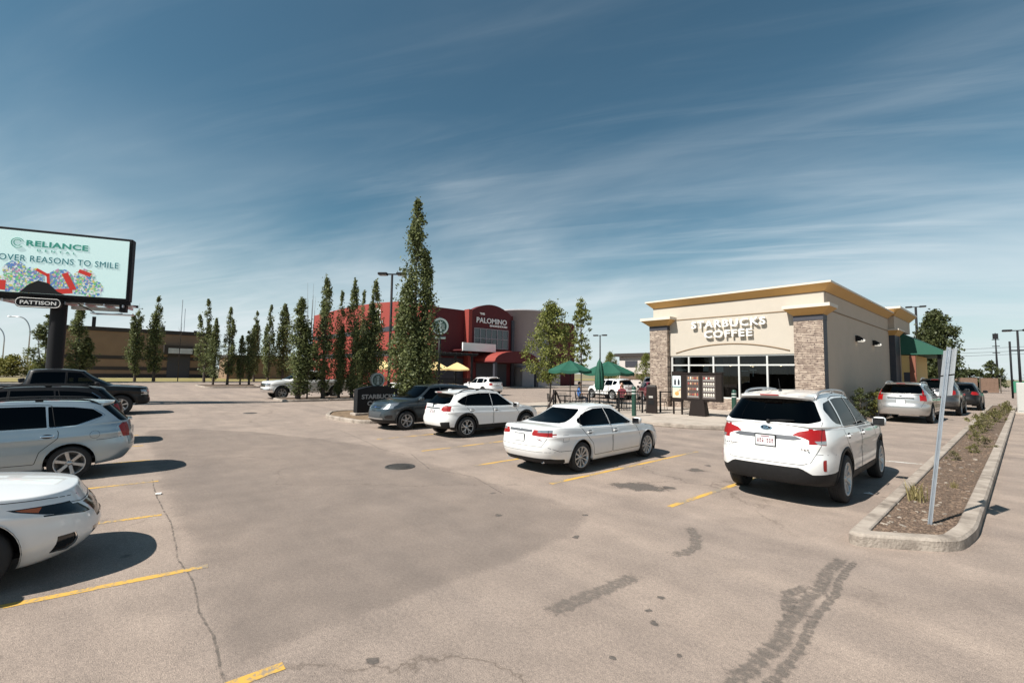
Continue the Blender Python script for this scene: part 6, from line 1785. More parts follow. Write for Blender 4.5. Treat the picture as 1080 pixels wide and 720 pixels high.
# ------------------------------------------------------------------ big screen
BS = empty('billboard', (-34.4, -2.5, 0)); tag(BS, 'large digital billboard with dental advertisement on a thick dark post', 'billboard')
b = MB(); PT = Matrix.Translation((.13, .42, 0)); b.lathe([(.34, 0), (.34, 5.7)], POLE, 24, M=PT); b.lathe([(.6, 0), (.6, .15), (.34, .16)], POLE, 24, M=PT); b.build('post', BS)
u = Vector((1.68, 5.05, 0)).normalized(); nrm = Vector((u.y, -u.x, 0))
org = Vector((-34.10 + 34.4, -2.62 + 2.5, 0)) + nrm * .15
BM = Matrix(((u.x, 0, nrm.x, org.x), (u.y, 0, nrm.y, org.y), (0, 1, 0, 0), (0, 0, 0, 1)))   # local: x along board, y up, z outward
HB2, Z0, Z1 = 3.55, 5.72, 9.22
b = MB(); b.box((0, (Z0 + Z1) / 2, -.28), (2 * HB2, Z1 - Z0, .5), POLE, M=BM, bev=.03); cab = b.build('screen_cabinet', BS)
SCRB = mat('screen_background', (.55, .72, .70), .4, emit=(.55, .74, .73), estr=.30)
INK = mat('screen_teal', (.02, .16, .18), .4, emit=(.0, .1, .12), estr=.25)
INK2 = mat('screen_green', (.04, .26, .20), .4, emit=(.02, .2, .15), estr=.25)
b = MB(); b.box((0, (Z0 + Z1) / 2, .0), (2 * HB2 - .28, Z1 - Z0 - .3, .06), SCRB, M=BM); scr = b.build('screen', BS)
def screen_text(txt, x, y, size, wd, m, bold=.0, sp=1.08):
    me = text_mesh(txt, size, .012, m, bold=bold, align='LEFT', spacing=sp); co_ = np.array([v.co[:] for v in me.vertices]); me.transform(Matrix.Diagonal((wd / (co_[:, 0].max() - co_[:, 0].min()), 1, 1, 1)))
    o = mesh_obj('screen_lettering', me, scr); o.matrix_basis = BM @ Matrix.Translation((x, y, .04))
screen_text('RELIANCE', -.86, 8.33, .40, 2.5, INK2, .014)
screen_text('DENTAL', -.42, 8.07, .17, 1.55, INK2, 0., 2.1)
screen_text('OVER REASONS TO SMILE', -1.86, 7.50, .46, 4.85, INK, .0)
b = MB()
for rr, h in ((.22, .0), (.13, .002)):
    pts = [(-1.18 + rr * math.cos(a) * 1.1, 8.46 + rr * math.sin(a) * (1 if math.sin(a) > 0 else 1.3), .045 + h) for a in np.linspace(.4, 5.6, 22)]
    b.tube(pts, .016, INK2, 5, M=BM)
b.build('screen_emblem', scr)
# bright confetti-coloured figures of the advertisement
cols = [mat('confetti_%s' % nme, c, .4, emit=c, estr=.2) for nme, c in (('blue', (.10, .22, .5)), ('green', (.16, .5, .22)), ('yellow', (.6, .55, .15)), ('white', (.65, .7, .68)), ('pink', (.5, .25, .4)), ('red', (.55, .03, .02)))]
b = MB(); r = random.Random(12)
for cx, cy, a, c_ in ((-1.2, 7.0, .46, 0), (-.55, 6.62, .56, 0), (-1.3, 6.35, .52, 1), (.62, 6.66, .56, 0), (1.6, 6.86, .46, 1), (1.95, 6.32, .46, 1), (1.45, 6.3, .36, 1), (-.75, 6.2, .4, 0)):
    b.add([(cx + a * 1.0 * math.cos(t), max(Z0 + .19, cy + a * 1.0 * math.sin(t)), .0335) for t in np.linspace(0, 2 * math.pi, 25)[:-1]], [list(range(24))], cols[3] if c_ else mat('confetti_pale_blue', (.30, .42, .55), .4, emit=(.3, .42, .55), estr=.15), M=BM)
    for k in range(190):
        q = math.sqrt(r.random()) * a; t = r.uniform(0, 6.28); x, y = cx + q * math.cos(t) * .95, max(Z0 + .2, cy + q * math.sin(t)); s = r.uniform(.04, .10)
        b.box((x, y, .035 + r.random() * .006), (s, s * r.uniform(.6, 1.6), .004), cols[r.choice((0, 0, 1, 1, 2, 3, 3, 4))], rz=r.uniform(0, 3), M=BM)
for (x, y, w, h, a) in ((.98, 6.6, .26, .95, .45), (.8, 6.06, .7, .26, .15), (-.12, 6.98, .55, .14, -.55), (.14, 6.6, .12, .7, .1), (1.6, 7.12, .55, .2, -.35), (-1.62, 6.2, .26, .5, 0)):
    b.box((x, y, .046), (w, h, .006), cols[5], rz=a, M=BM)
b.build('screen_picture', scr, fix=False)
b = MB(); b.prism([(-.75, Z0 + .15), (1.05, Z0 + .15), (.75, Z0 + .3), (.35, Z0 + .72), (-.05, Z0 + .82), (-.4, Z0 + .6)], .01, BLACKM, M=BM @ Matrix.Translation((-.2, 0, .05))); b.build('screen_picture', scr)
b = MB()   # maker's plate under the screen
P_ = [(.26 * math.cos(a) + (.86 if math.cos(a) > 0 else -.86), .26 * math.sin(a)) for a in np.linspace(.01, 2 * math.pi + .01, 33)[:-1]]
b.prism([(x * .82, y) for x, y in P_], .12, BLACKM, M=BM @ Matrix.Translation((-.1, 5.36, .1)))
b.tube([(x * .78, y * .86, 0) for x, y in P_ + P_[:1]], .018, SIGNW, 5, M=BM @ Matrix.Translation((-.1, 5.36, .225))); npl = b.build('name_plate', BS, fix=False)
me = text_mesh('PATTISON', .26, .01, SIGNW, bold=.006); co_ = np.array([v.co[:] for v in me.vertices]); me.transform(Matrix.Diagonal((1.42 / (co_[:, 0].max() - co_[:, 0].min()), 1, 1, 1)))
o = mesh_obj('plate_lettering', me, npl); o.matrix_basis = BM @ Matrix.Translation((-.1, 5.27, .225))
b = MB()   # rear face of the wedge, its catwalk and braces
BM2 = BM @ Matrix.Translation((-1.2, 0, -1.9)) @ Matrix.Rotation(rad(-12), 4, 'Y')
b.box((.4, (Z0 + Z1) / 2 - .15, 0), (2 * HB2 - .5, Z1 - Z0 - .5, .4), POLE, M=BM2); b.build('rear_cabinet', BS)
b = MB()
b.box((0, 5.55, -.85), (2 * HB2, .06, .7), STEEL, M=BM); b.box((0, 5.62, -.3), (2 * HB2, .14, .14), POLE, M=BM); b.box((0, 5.62, -1.5), (2 * HB2, .14, .14), POLE, M=BM)
for k in range(9): b.box((-3.3 + k * .82, 5.46, -.9), (.06, .14, 1.5), STEEL, M=BM)
b.box((1.9, 5.32, -1.0), (2.2, .18, .3), mat('pale_conduit', (.5, .5, .48), .6), M=BM); b.box((2.6, 5.05, -.9), (1.8, .06, .5), STEEL, M=BM); b.box((3.2, 5.35, -.5), (.3, .4, .3), POLE, M=BM)
b.tube([(1.2, 5.5, -.6), (2.0, 5.0, -.7), (3.1, 5.1, -.7)], .03, POLE, 5, M=BM)
b.tube([(-.6, 5.5, -.4), (.6, 5.5, -.4)], .28, POLE, 10, M=BM); b.build('catwalk', BS, fix=False)
# ------------------------------------------------------------------ signs
def siren_disc(parent, R, M, name='emblem'):
    """round badge: pale ring, dark figure of a crowned head with wavy hair"""
    b = MB(); cir = lambda r, z: [(r * math.cos(a), r * math.sin(a), z) for a in np.linspace(0, 2 * math.pi, 33)[:-1]]
    b.prism([(x, y) for x, y, _ in cir(R, 0)], .14, BLACKM, M=M @ Matrix.Translation((0, 0, -.14)))
    b.add(cir(R * .98, .003), [list(range(32))], mat('badge_ring', (.24, .30, .30), .4), M=M)
    b.add(cir(R * .76, .006), [list(range(32))], mat('badge_field', (.01, .035, .028), .4), M=M)
    W = MATS['badge_ring']
    b.add([(R * .17 * math.cos(a), R * .22 * math.sin(a) + R * .12, .010) for a in np.linspace(0, 2 * math.pi, 17)[:-1]], [list(range(16))], W, M=M)
    b.add([(-R * .22, R * .36, .010), (R * .22, R * .36, .010), (R * .3, R * .62, .010), (R * .12, R * .46, .010), (0, R * .7, .010), (-R * .12, R * .46, .010), (-R * .3, R * .62, .010)], [(0, 1, 2, 3, 4, 5, 6)], W, M=M)
    for s in (1, -1):
        for k in range(3):
            x = R * (.28 + .12 * k)
            b.tube([(s * x * .85, R * .30, .01), (s * x, R * .05, .01), (s * x * .9, -R * .2, .01), (s * x * 1.1, -R * .42, .01)], R * .028, W, 4, M=M)
    b.add([(-R * .14, -R * .12, .010), (R * .14, -R * .12, .010), (R * .22, -R * .62, .010), (-R * .22, -R * .62, .010)], [(0, 1, 2, 3)], W, M=M)
    return b.build(name, parent, fix=False)
FX = Matrix(((0, 0, 1, 0), (1, 0, 0, 0), (0, 1, 0, 0), (0, 0, 0, 1)))     # local x -> +Y, y -> up, z -> +X
MS = empty('monument_sign', (-20.0, 9.4, 0)); tag(MS, 'black slab sign with grey lettering and round emblem on the tree island', 'sign')
b = MB(); P_ = [(-.98, 0), (.98, 0), (.98, 1.16)] + [(.98 - 1.96 * k / 10, 1.16 + .16 * math.sin(math.pi * k / 10)) for k in range(1, 10)] + [(-.98, 1.16)]
b.prism(P_, .4, mat('black_sign_panel', (.008, .009, .011), .5, spec=.25), M=Matrix.Translation((-.2, 0, .08)) @ FX); b.build('slab', MS)
b = MB(); b.box((0, 0, .12), (.6, 2.2, .16), KERBM, bev=.02); b.build('plinth', MS)
LG = mat('grey_letter', (.30, .31, .32), .5)
for txt, z, wd, size in (('STARBUCKS', .82, 1.62, .27), ('COFFEE', .52, 1.08, .27)):
    me = text_mesh(txt, size, .02, LG, bold=.008); co_ = np.array([v.co[:] for v in me.vertices]); me.transform(Matrix.Diagonal((wd / (co_[:, 0].max() - co_[:, 0].min()), 1, 1, 1)))
    o = mesh_obj('sign_lettering', me, MS); o.matrix_basis = Matrix.Translation((.212, .02, z)) @ FX
siren_disc(MS, .34, Matrix.Translation((.16, -.02, 1.66)) @ FX)
b = MB(); b.box((.05, -.02, 1.36), (.12, .3, .2), BLACKM); b.build('emblem_bracket', MS)
PS = empty('pole_sign', (-22.1, 14.1, 0)); tag(PS, 'round emblem sign on a slim black pole right of the tallest poplar', 'sign')
b = MB(); b.tube([(0, 0, 0), (0, 0, 5.2)], .07, BLACKM, 10); b.build('pole', PS)
siren_disc(PS, .48, Matrix.Translation((.14, -.08, 4.66)) @ Matrix.Rotation(rad(-35), 4, 'Z') @ FX)
b = MB(); b.box((.05, 0, 4.02), (.1, .6, .14), MATS['badge_ring'], rz=rad(-35)); b.build('sign_strip', PS)
# leaning post at the near island
LP_ = empty('sign_post', (-.96, 8.42, .1)); tag(LP_, 'leaning galvanised sign post seen edge-on in the long island bed', 'sign post')
A, B = Vector((0, 0, -.1)), Vector((.26, .40, 2.42)); d = (B - A).normalized()
yv = Vector((.35, -.94, 0)); yv = (yv - d * yv.dot(d)).normalized(); xv = yv.cross(d)
PMx = Matrix(((xv.x, yv.x, d.x, 0), (xv.y, yv.y, d.y, 0), (xv.z, yv.z, d.z, -.1), (0, 0, 0, 1)))
b = MB(); Lp = (B - A).length
for cx, cy, sx, sy in ((0, -.010, .024, .005), (-.013, .004, .005, .03), (.013, .004, .005, .03), (-.018, .019, .012, .005), (.018, .019, .012, .005)):
    b.box((cx, cy, Lp / 2), (sx, sy, Lp), STEEL, M=PMx)
for k in range(40): b.lathe([(0, -.0155), (.006, -.0155)], SEAM, 8, 'Y', M=PMx @ Matrix.Translation((0, 0, .1 + k * .065)))
b.build('post', LP_, fix=False)
SGB = mat('sign_back', (.5, .52, .54), .4, .5, vary=.15, scale=6)
for z, h, w in ((Lp - .20, .36, .30), (Lp - .54, .28, .30)):
    b = MB(); SM_ = PMx @ Matrix.Translation((-.03, -.05, z)) @ Matrix.Rotation(rad(281), 4, 'Z')
    b.box((0, -.006, 0), (w, .003, h), SGB, M=SM_, bev=.0); b.box((0, -.0085, 0), (w - .02, .002, h - .02), SIGNW, M=SM_)
    b.box((0, -.0105, .07), (w - .1, .002, .12), mat('sign_red', (.35, .03, .03), .5), M=SM_); b.box((0, -.0105, -.10), (w - .1, .002, .05), SEAM, M=SM_)
    b.build('sign_plate', LP_, fix=False)
# ------------------------------------------------------------------ lamps and poles
def car_park_lamp(name, loc, h, ang, label, two=True, r=.09, group='car park lamp posts'):
    t = empty(name, loc, ang); tag(t, label, 'lamp post', group)
    b = MB(); b.tube([(0, 0, 0), (0, 0, h)], [r * 1.2, r * .8], POLE, 10); b.lathe([(0, .75), (.26, .75), (.28, 0)], KERBM, 16); b.build('pole', t)
    for s in ((1, -1) if two else (1,)):
        b = MB(); b.box((s * .62, 0, h + .02), (.62, .42, .17), POLE, bev=.04); b.box((s * .2, 0, h), (.4, .08, .08), POLE); b.box((s * .62, 0, h - .07), (.5, .34, .02), mat('lamp_diffuser', (.35, .35, .34), .4)); b.build('lamp_head', t)
    return t
car_park_lamp('lamp_post', (-27.7, 13.85, 0), 8.5, rad(46), 'double-headed lamp post between the pickup island and the tallest poplar')
car_park_lamp('lamp_post', (-8.2, 70.5, 0), 10.4, rad(10), 'double-headed lamp post behind the coffee shop roof, above the drive-through awning', r=.14)
car_park_lamp('lamp_post', (-.3, 60, 0), 6.4, rad(8), 'double-headed lamp post at the far right edge beside the steel mast', r=.09)
car_park_lamp('lamp_post', (-37.5, 49.0, 0), 7.2, rad(20), 'lamp post just right of the sparse tall tree, above the green parasols')
def street_lamp(loc, h, ang, label):
    t = empty('street_lamp', loc, ang); tag(t, label, 'street lamp', 'curved street lamps at the far left')
    b = MB(); pts = [(0, 0, 0), (0, 0, h * .72)] + [(1.9 * (1 - math.cos(a)), 0, h * .72 + h * .28 * math.sin(a)) for a in np.linspace(.15, 1.5, 9)] + [(3.2, 0, h + .05)]
    b.tube(pts, .11, STEEL, 7); b.build('pole', t)
    b = MB(); b.ellipsoid((3.4, 0, h - .02), (.45, .16, .1), STEEL); b.build('lamp_head', t)
street_lamp((-138, -12.4, 0), 12.3, rad(-110), 'tallest curved street lamp, nearest to the screen post')
street_lamp((-150, -17.3, 0), 10.8, rad(-110), 'curved street lamp second from the screen post')
street_lamp((-152, -19.3, 0), 10.4, rad(-110), 'curved street lamp farthest left, at the picture edge')
b = MB(); b.tube([(0, 0, 0), (0, 0, 6.3)], .09, POLE, 8); b.tube([(0, 0, 5.3), (4.0, 0, 5.3)], .06, POLE, 8); b.tube([(4.0, 0, 0), (4.0, 0, 5.6)], .08, POLE, 8)
tag(b.build('steel_mast', loc=(-1.0, 75, 0)), 'steel frame of two masts and a crossbar before the green screen fence', 'mast frame')
b = MB(); b.tube([(0, 0, 0), (0, 0, 16)], [.4, .12], POLE, 6)
for z in (10, 12, 14): b.box((0, 0, z), (1.6, .2, .2), POLE)
b.box((0, 0, 15), (1.2, .8, 1.6), POLE); tag(b.build('radio_mast', loc=(-5.5, 200, 0)), 'far off thin radio mast above the lone cone-shaped tree', 'mast')
b = MB()
for z in (7.6, 8.2, 9.0): b.tube([(-40 + 10 * k, 135 - k * .5, z - .9 * math.sin(math.pi * ((k % 5) / 5))) for k in range(12)], .03, POLE, 4)
for x in (-40, 10, 60): b.tube([(x, 135, 0), (x, 135, 9.6)], .14, BARK, 6)
tag(b.build('power_line', fix=False), 'thin overhead power lines crossing behind the drive-through', 'power line')
# ------------------------------------------------------------------ fences, box at the right
FC = empty('wooden_fence', (-4.2, 100, 0)); tag(FC, 'brown cedar board fence closing the far end of the lane', 'fence')
for k in range(-1, 2):
    b = MB(); r = random.Random(k)
    for i in range(14): b.box((-2.6 + k * 2.2 + i * .14, r.uniform(-.01, .01), 1.15), (.132, .025, 2.2 + r.uniform(-.02, .02)), CEDAR)
    b.build('board_panel', FC, fix=False)
for x in (-4.9, -2.7, -.45, 1.7): b = MB(); b.box((x, -.06, 1.15), (.14, .14, 2.35), BARK); b.build('post', FC)
GF = empty('screen_fence', (6, 104, 0)); tag(GF, 'green fabric screened fence at the far right beyond the lane', 'fence')
b = MB(); b.box((0, 0, .95), (15, .03, 1.75), GRNF); b.build('screen_fabric', GF)
for i in range(7): b = MB(); b.tube([(-7.2 + i * 2.4, .05, 0), (-7.2 + i * 2.4, .05, 2.1)], .05, POLE, 8); b.build('post', GF)
UB = empty('utility_box', (.15, 42, 0)); tag(UB, 'pale grey utility cabinet cut by the right edge of the view', 'cabinet')
b = MB(); b.box((0, 0, .95), (1.1, .7, 1.9), mat('pale_grey_paint', (.42, .42, .40), .5, vary=.08), bev=.03); b.build('body', UB)
b = MB(); b.box((-.02, -.362, .98), (.96, .02, 1.6), MATS['pale_grey_paint']); b.build('door', UB)
b = MB(); b.box((.0, 0, .03), (1.3, .9, .1), CONC); b.build('base', UB)
# ------------------------------------------------------------------ in front of the shop
MN = empty('menu_board', (-10.4, 21.2, .15), 0); tag(MN, 'dark brown three-panel drive-through menu board with food pictures', 'menu board')
b = MB(); b.frustum((0, 0, 0), (.82, .42), (.62, .34), .75, DKBROWN); b.box((0, 0, .72), (.9, .2, .1), DKBROWN); b.build('pedestal', MN)
b = MB()
b.box((.14, 0, 1.36), (2.0, .22, 1.3), DKBROWN, bev=.02); b.box((.14, -.0, 2.03), (2.06, .26, .06), DKBROWN); b.build('cabinet', MN)
r = random.Random(4)
FOOD = [mat('food_%d' % i, c, .5) for i, c in enumerate(((.42, .22, .12), (.5, .36, .24), (.22, .09, .06), (.6, .55, .48), (.3, .06, .05), (.14, .16, .10)))]
for x, kind in ((-.22, 0), (.55, 1)):
    b = MB(); b.box((x, -.116, 1.36), (.62, .012, 1.1), mat('menu_face', (.07, .055, .05), .4)); pn = b.build('menu_panel', MN)
    b = MB()
    for row in range(4):
        z = 1.78 - row * .26
        if kind == 1 or row in (0, 3): b.box((x, -.124, z - .085), (.54, .004, .05), mat('menu_text_band', (.28, .26, .25), .5, vary=.6, scale=60))
        for k in range(5):
            if kind == 0:
                b.ellipsoid((x - .22 + k * .11, -.125, z + .01), (.045, .006, r.uniform(.05, .08)), FOOD[r.choice((0, 1, 2, 3, 4))], 8, 5)
            else:
                b.ellipsoid((x - .22 + k * .11, -.125, z + .01), (.048, .006, .055 if row < 2 else .07), FOOD[3] if row > 0 else FOOD[r.choice((3, 3, 4))], 8, 5)
    b.build('food_picture', pn, fix=False)
b = MB(); b.box((-1.08, .02, 1.36), (.56, .14, 1.5), DKBROWN, bev=.015); b.box((-1.30, .02, .35), (.07, .07, .7), DKBROWN); b.box((-.86, .02, .35), (.07, .07, .7), DKBROWN); ps = b.build('poster_frame', MN, fix=False)
b = MB(); b.box((-1.08, -.056, 1.62), (.46, .012, .54), mat('poster_pale', (.6, .66, .68), .45)); b.box((-1.08, -.056, 1.07), (.46, .012, .5), mat('poster_cream', (.62, .54, .42), .45)); b.box((-1.08, -.0575, 1.345), (.46, .012, .05), mat('poster_teal', (.03, .16, .20), .5))
for s in (-.09, .10):
    b.prism([(-.05, 0), (.05, 0), (.05, .2), (.025, .26), (.025, .3), (-.025, .3), (-.025, .26), (-.05, .2)], .006, mat('bottle_dark', (.02, .022, .03), .3), M=Matrix.Translation((-1.08 + s, -.063, 1.44)) @ Matrix.Rotation(math.pi / 2, 4, 'X'))
b.ellipsoid((-1.08, -.064, 1.02), (.11, .006, .10), mat('pastry', (.5, .28, .08), .6), 14, 7); b.ellipsoid((-1.0, -.064, 1.15), (.06, .006, .05), FOOD[1], 10, 6); b.ellipsoid((-.92, -.064, 1.2), (.03, .006, .03), FOOD[4], 8, 5)
b.build('poster', ps, fix=False)
SP = empty('speaker_post', (-12.55, 20.6, .15), .3); tag(SP, 'dark brown order post between the two green bollards', 'speaker post')
b = MB(); b.frustum((0, 0, 0), (.50, .34), (.46, .28), 1.32, DKBROWN); b.frustum((0, 0, 1.32), (.46, .28), (.40, .14), .10, DKBROWN); b.build('body', SP)
b = MB(); b.box((0, -.166, .82), (.2, .01, .1), mat('label_plate', (.4, .38, .35), .5)); b.build('label_plate', SP)
b = MB(); b.box((0, -.17, .55), (.3, .012, .22), BLACKM); b.build('speaker_grille', SP)
for x, y, h, lab in ((-12.2, 18.5, 1.35, 'dark green bollard with pale bands in front of the order post'), (-9.05, 21.9, 1.25, 'dark green bollard with pale bands right of the menu board')):
    t = empty('bollard', (x, y, .15)); tag(t, lab, 'bollard', 'green bollards before the shop')
    b = MB(); b.tube([(0, 0, 0), (0, 0, h - .1)], .105, GREENM, 20, cap=False); b.lathe([(.105, h - .1), (.10, h - .03), (.07, h + .02), (0, h + .04)], GREENM, 20); b.build('post', t, fix=False)
    for z in (h - .16, h - .30):
        b = MB(); b.lathe([(.1075, z - .022), (.1075, z + .022)], mat('reflective_band', (.6, .62, .6), .4), 20); b.build('band', t, fix=False)
# railings
def railing(p0, p1, label, h=1.05, gap=.13):
    p0, p1 = Vector((*p0, .15)), Vector((*p1, .15)); d = p1 - p0; L = d.length; d.normalize()
    t = empty('railing', p0, math.atan2(d.y, d.x)); tag(t, label, 'railing', 'black railings round the terrace')
    for x in (0, L): b = MB(); b.box((x, 0, h / 2 + .02), (.07, .07, h + .04), BLACKM); b.build('post', t)
    b = MB(); b.box((L / 2, 0, h), (L, .05, .045), BLACKM); b.build('rail', t); b = MB(); b.box((L / 2, 0, .12), (L, .04, .035), BLACKM); b.build('rail', t)
    b = MB()
    for k in range(1, int(L / gap)): b.box((k * gap, 0, h / 2 + .05), (.016, .016, h - .1), BLACKM)
    b.build('picket', t, fix=False) if gap < .5 else None
railing((-16.3, 17.4), (-14.7, 18.35), 'black railing section beside the young tree, leftmost of the terrace', gap=.9)
railing((-14.7, 18.35), (-13.6, 19.3), 'black railing section in front of the seated man in blue', gap=.14)
railing((-13.6, 19.3), (-12.9, 20.3), 'short black railing section ending at the order post', gap=.14)
railing((-12.6, 21.5), (-12.0, 22.6), 'short black railing section between the order post and the menu poster', gap=.9)
railing((-12.3, 24.6), (-12.0, 22.6), 'black railing running back to the shop front behind the menu poster', gap=.13)
# a-frame stand by the young tree
AF = empty('board_stand', (-15.75, 16.95, .15), rad(48)); tag(AF, 'dark wooden A-shaped board stand at the left end of the terrace', 'board stand')
for s in (1, -1):
    b = MB(); M = Matrix.Translation((s * .24, 0, .5)) @ Matrix.Rotation(-s * .38, 4, 'Y'); b.box((0, 0, 0), (.05, .55, 1.08), DKBROWN, M=M); b.build('board', AF)
b = MB(); b.box((0, 0, .55), (.08, .08, 1.1), DKBROWN); b.build('post', AF)
# parasols
parasol('terrace_parasol', (-18.4, 21.1, .15), 1.38, 2.72, CANVAS, 'open green parasol with pale pole nearest to the young tree', 'green terrace parasols')
parasol('terrace_parasol', (-18.4, 24.9, .15), 1.75, 2.78, CANVAS, 'open green parasol behind the folded one', 'green terrace parasols')
CP = empty('terrace_parasol', (-16.8, 21.9, .15)); tag(CP, 'folded green parasol hanging closed between the two open ones', 'parasol', 'green terrace parasols')
b = MB(); b.tube([(0, 0, 0), (0, 0, 2.85)], .025, BLACKM, 8); b.build('pole', CP)
b = MB(); vs = []; fs = []; n = 24; zs = [2.78, 2.6, 2.2, 1.7, 1.2, .98]; rs = [.03, .11, .17, .21, .24, .16]
for z, rr in zip(zs, rs):
    for k in range(n):
        a = 2 * math.pi * k / n; q = rr * (1 + .35 * math.cos(8 * a + z)); vs.append((q * math.cos(a), q * math.sin(a), z + .05 * math.cos(4 * a) * (z < 1.3)))
for i in range(5):
    for k in range(n): fs.append((i * n + k, i * n + (k + 1) % n, (i + 1) * n + (k + 1) % n, (i + 1) * n + k))
b.add(vs, fs, CANVAS, True); b.build('canopy', CP, fix=False)
b = MB(); b.lathe([(0, 0), (.32, 0), (.32, .05), (.06, .1), (.05, .3)], BLACKM, 16); b.build('base', CP)
# tables and chairs
def cafe_table(x, y, label):
    t = empty('cafe_table', (x, y, .15)); tag(t, label, 'table', 'round terrace tables')
    b = MB(); b.lathe([(0, .72), (.36, .72), (.36, .75), (0, .75)], BLACKM, 24); b.build('tabletop', t)
    b = MB(); b.tube([(0, 0, 0), (0, 0, .72)], .035, BLACKM, 10); b.lathe([(0, 0), (.25, 0), (.23, .03), (.04, .06)], BLACKM, 18); b.build('pedestal', t)
cafe_table(-17.2, 21.3, 'round black terrace table beside the man in blue'); cafe_table(-16.5, 18.5, 'round black terrace table by the young tree'); cafe_table(-15.3, 21.7, 'round black terrace table by the seated woman in dark red'); cafe_table(-13.6, 22.0, 'round black terrace table behind the order post')
def cafe_chair():
    t = empty('cafe_chair', (0, 0, 0)); tag(t, 'x', 'chair', 'black metal terrace chairs')
    b = MB(); b.box((0, 0, .45), (.42, .42, .025), BLACKM, bev=.01); b.build('seat', t)
    for sx in (-.19, .19):
        for sy in (-.19, .19): b = MB(); b.tube([(sx, sy, .44), (sx * 1.12, sy * 1.12, 0)], .012, BLACKM, 6); b.build('leg', t)
    b = MB(); b.tube([(-.2, .2, .44), (-.2, .25, .86), (.2, .25, .86), (.2, .2, .44)], .014, BLACKM, 6)
    for k in range(4): b.tube([(-.12 + .08 * k, .205, .46), (-.12 + .08 * k, .248, .85)], .008, BLACKM, 5)
    b.build('backrest', t)
    for s in (-.22, .22): b = MB(); b.tube([(s, .22, .64), (s, -.12, .66), (s, -.16, .44)], .012, BLACKM, 6); b.build('armrest', t)
    return t
c0 = cafe_chair()
for i, (x, y, a, lab) in enumerate(((-16.55, 17.6, 2.6, 'black metal chair before the young tree, nearest to the board stand'), (-16.95, 18.9, 1.0, 'black metal chair behind the young tree table'), (-16.05, 18.95, -1.3, 'black metal chair right of the young tree table'), (-17.54, 20.95, 2.4, 'black metal chair the man in blue sits on'), (-15.55, 22.35, .3, 'black metal chair the woman in dark red sits on'), (-14.8, 21.2, 3.4, 'empty black metal chair in front of the woman in dark red'), (-13.63, 21.2, 3.0, 'empty black metal chair behind the order post'), (-13.2, 22.7, .2, 'empty black metal chair farthest right on the terrace'), (-14.2, 22.6, 1.0, 'empty black metal chair beside the table behind the order post'))):
    c = c0 if i == 0 else copy_tree(c0); c.location = (x, y, .15); c.rotation_euler = (0, 0, a); c['label'] = lab
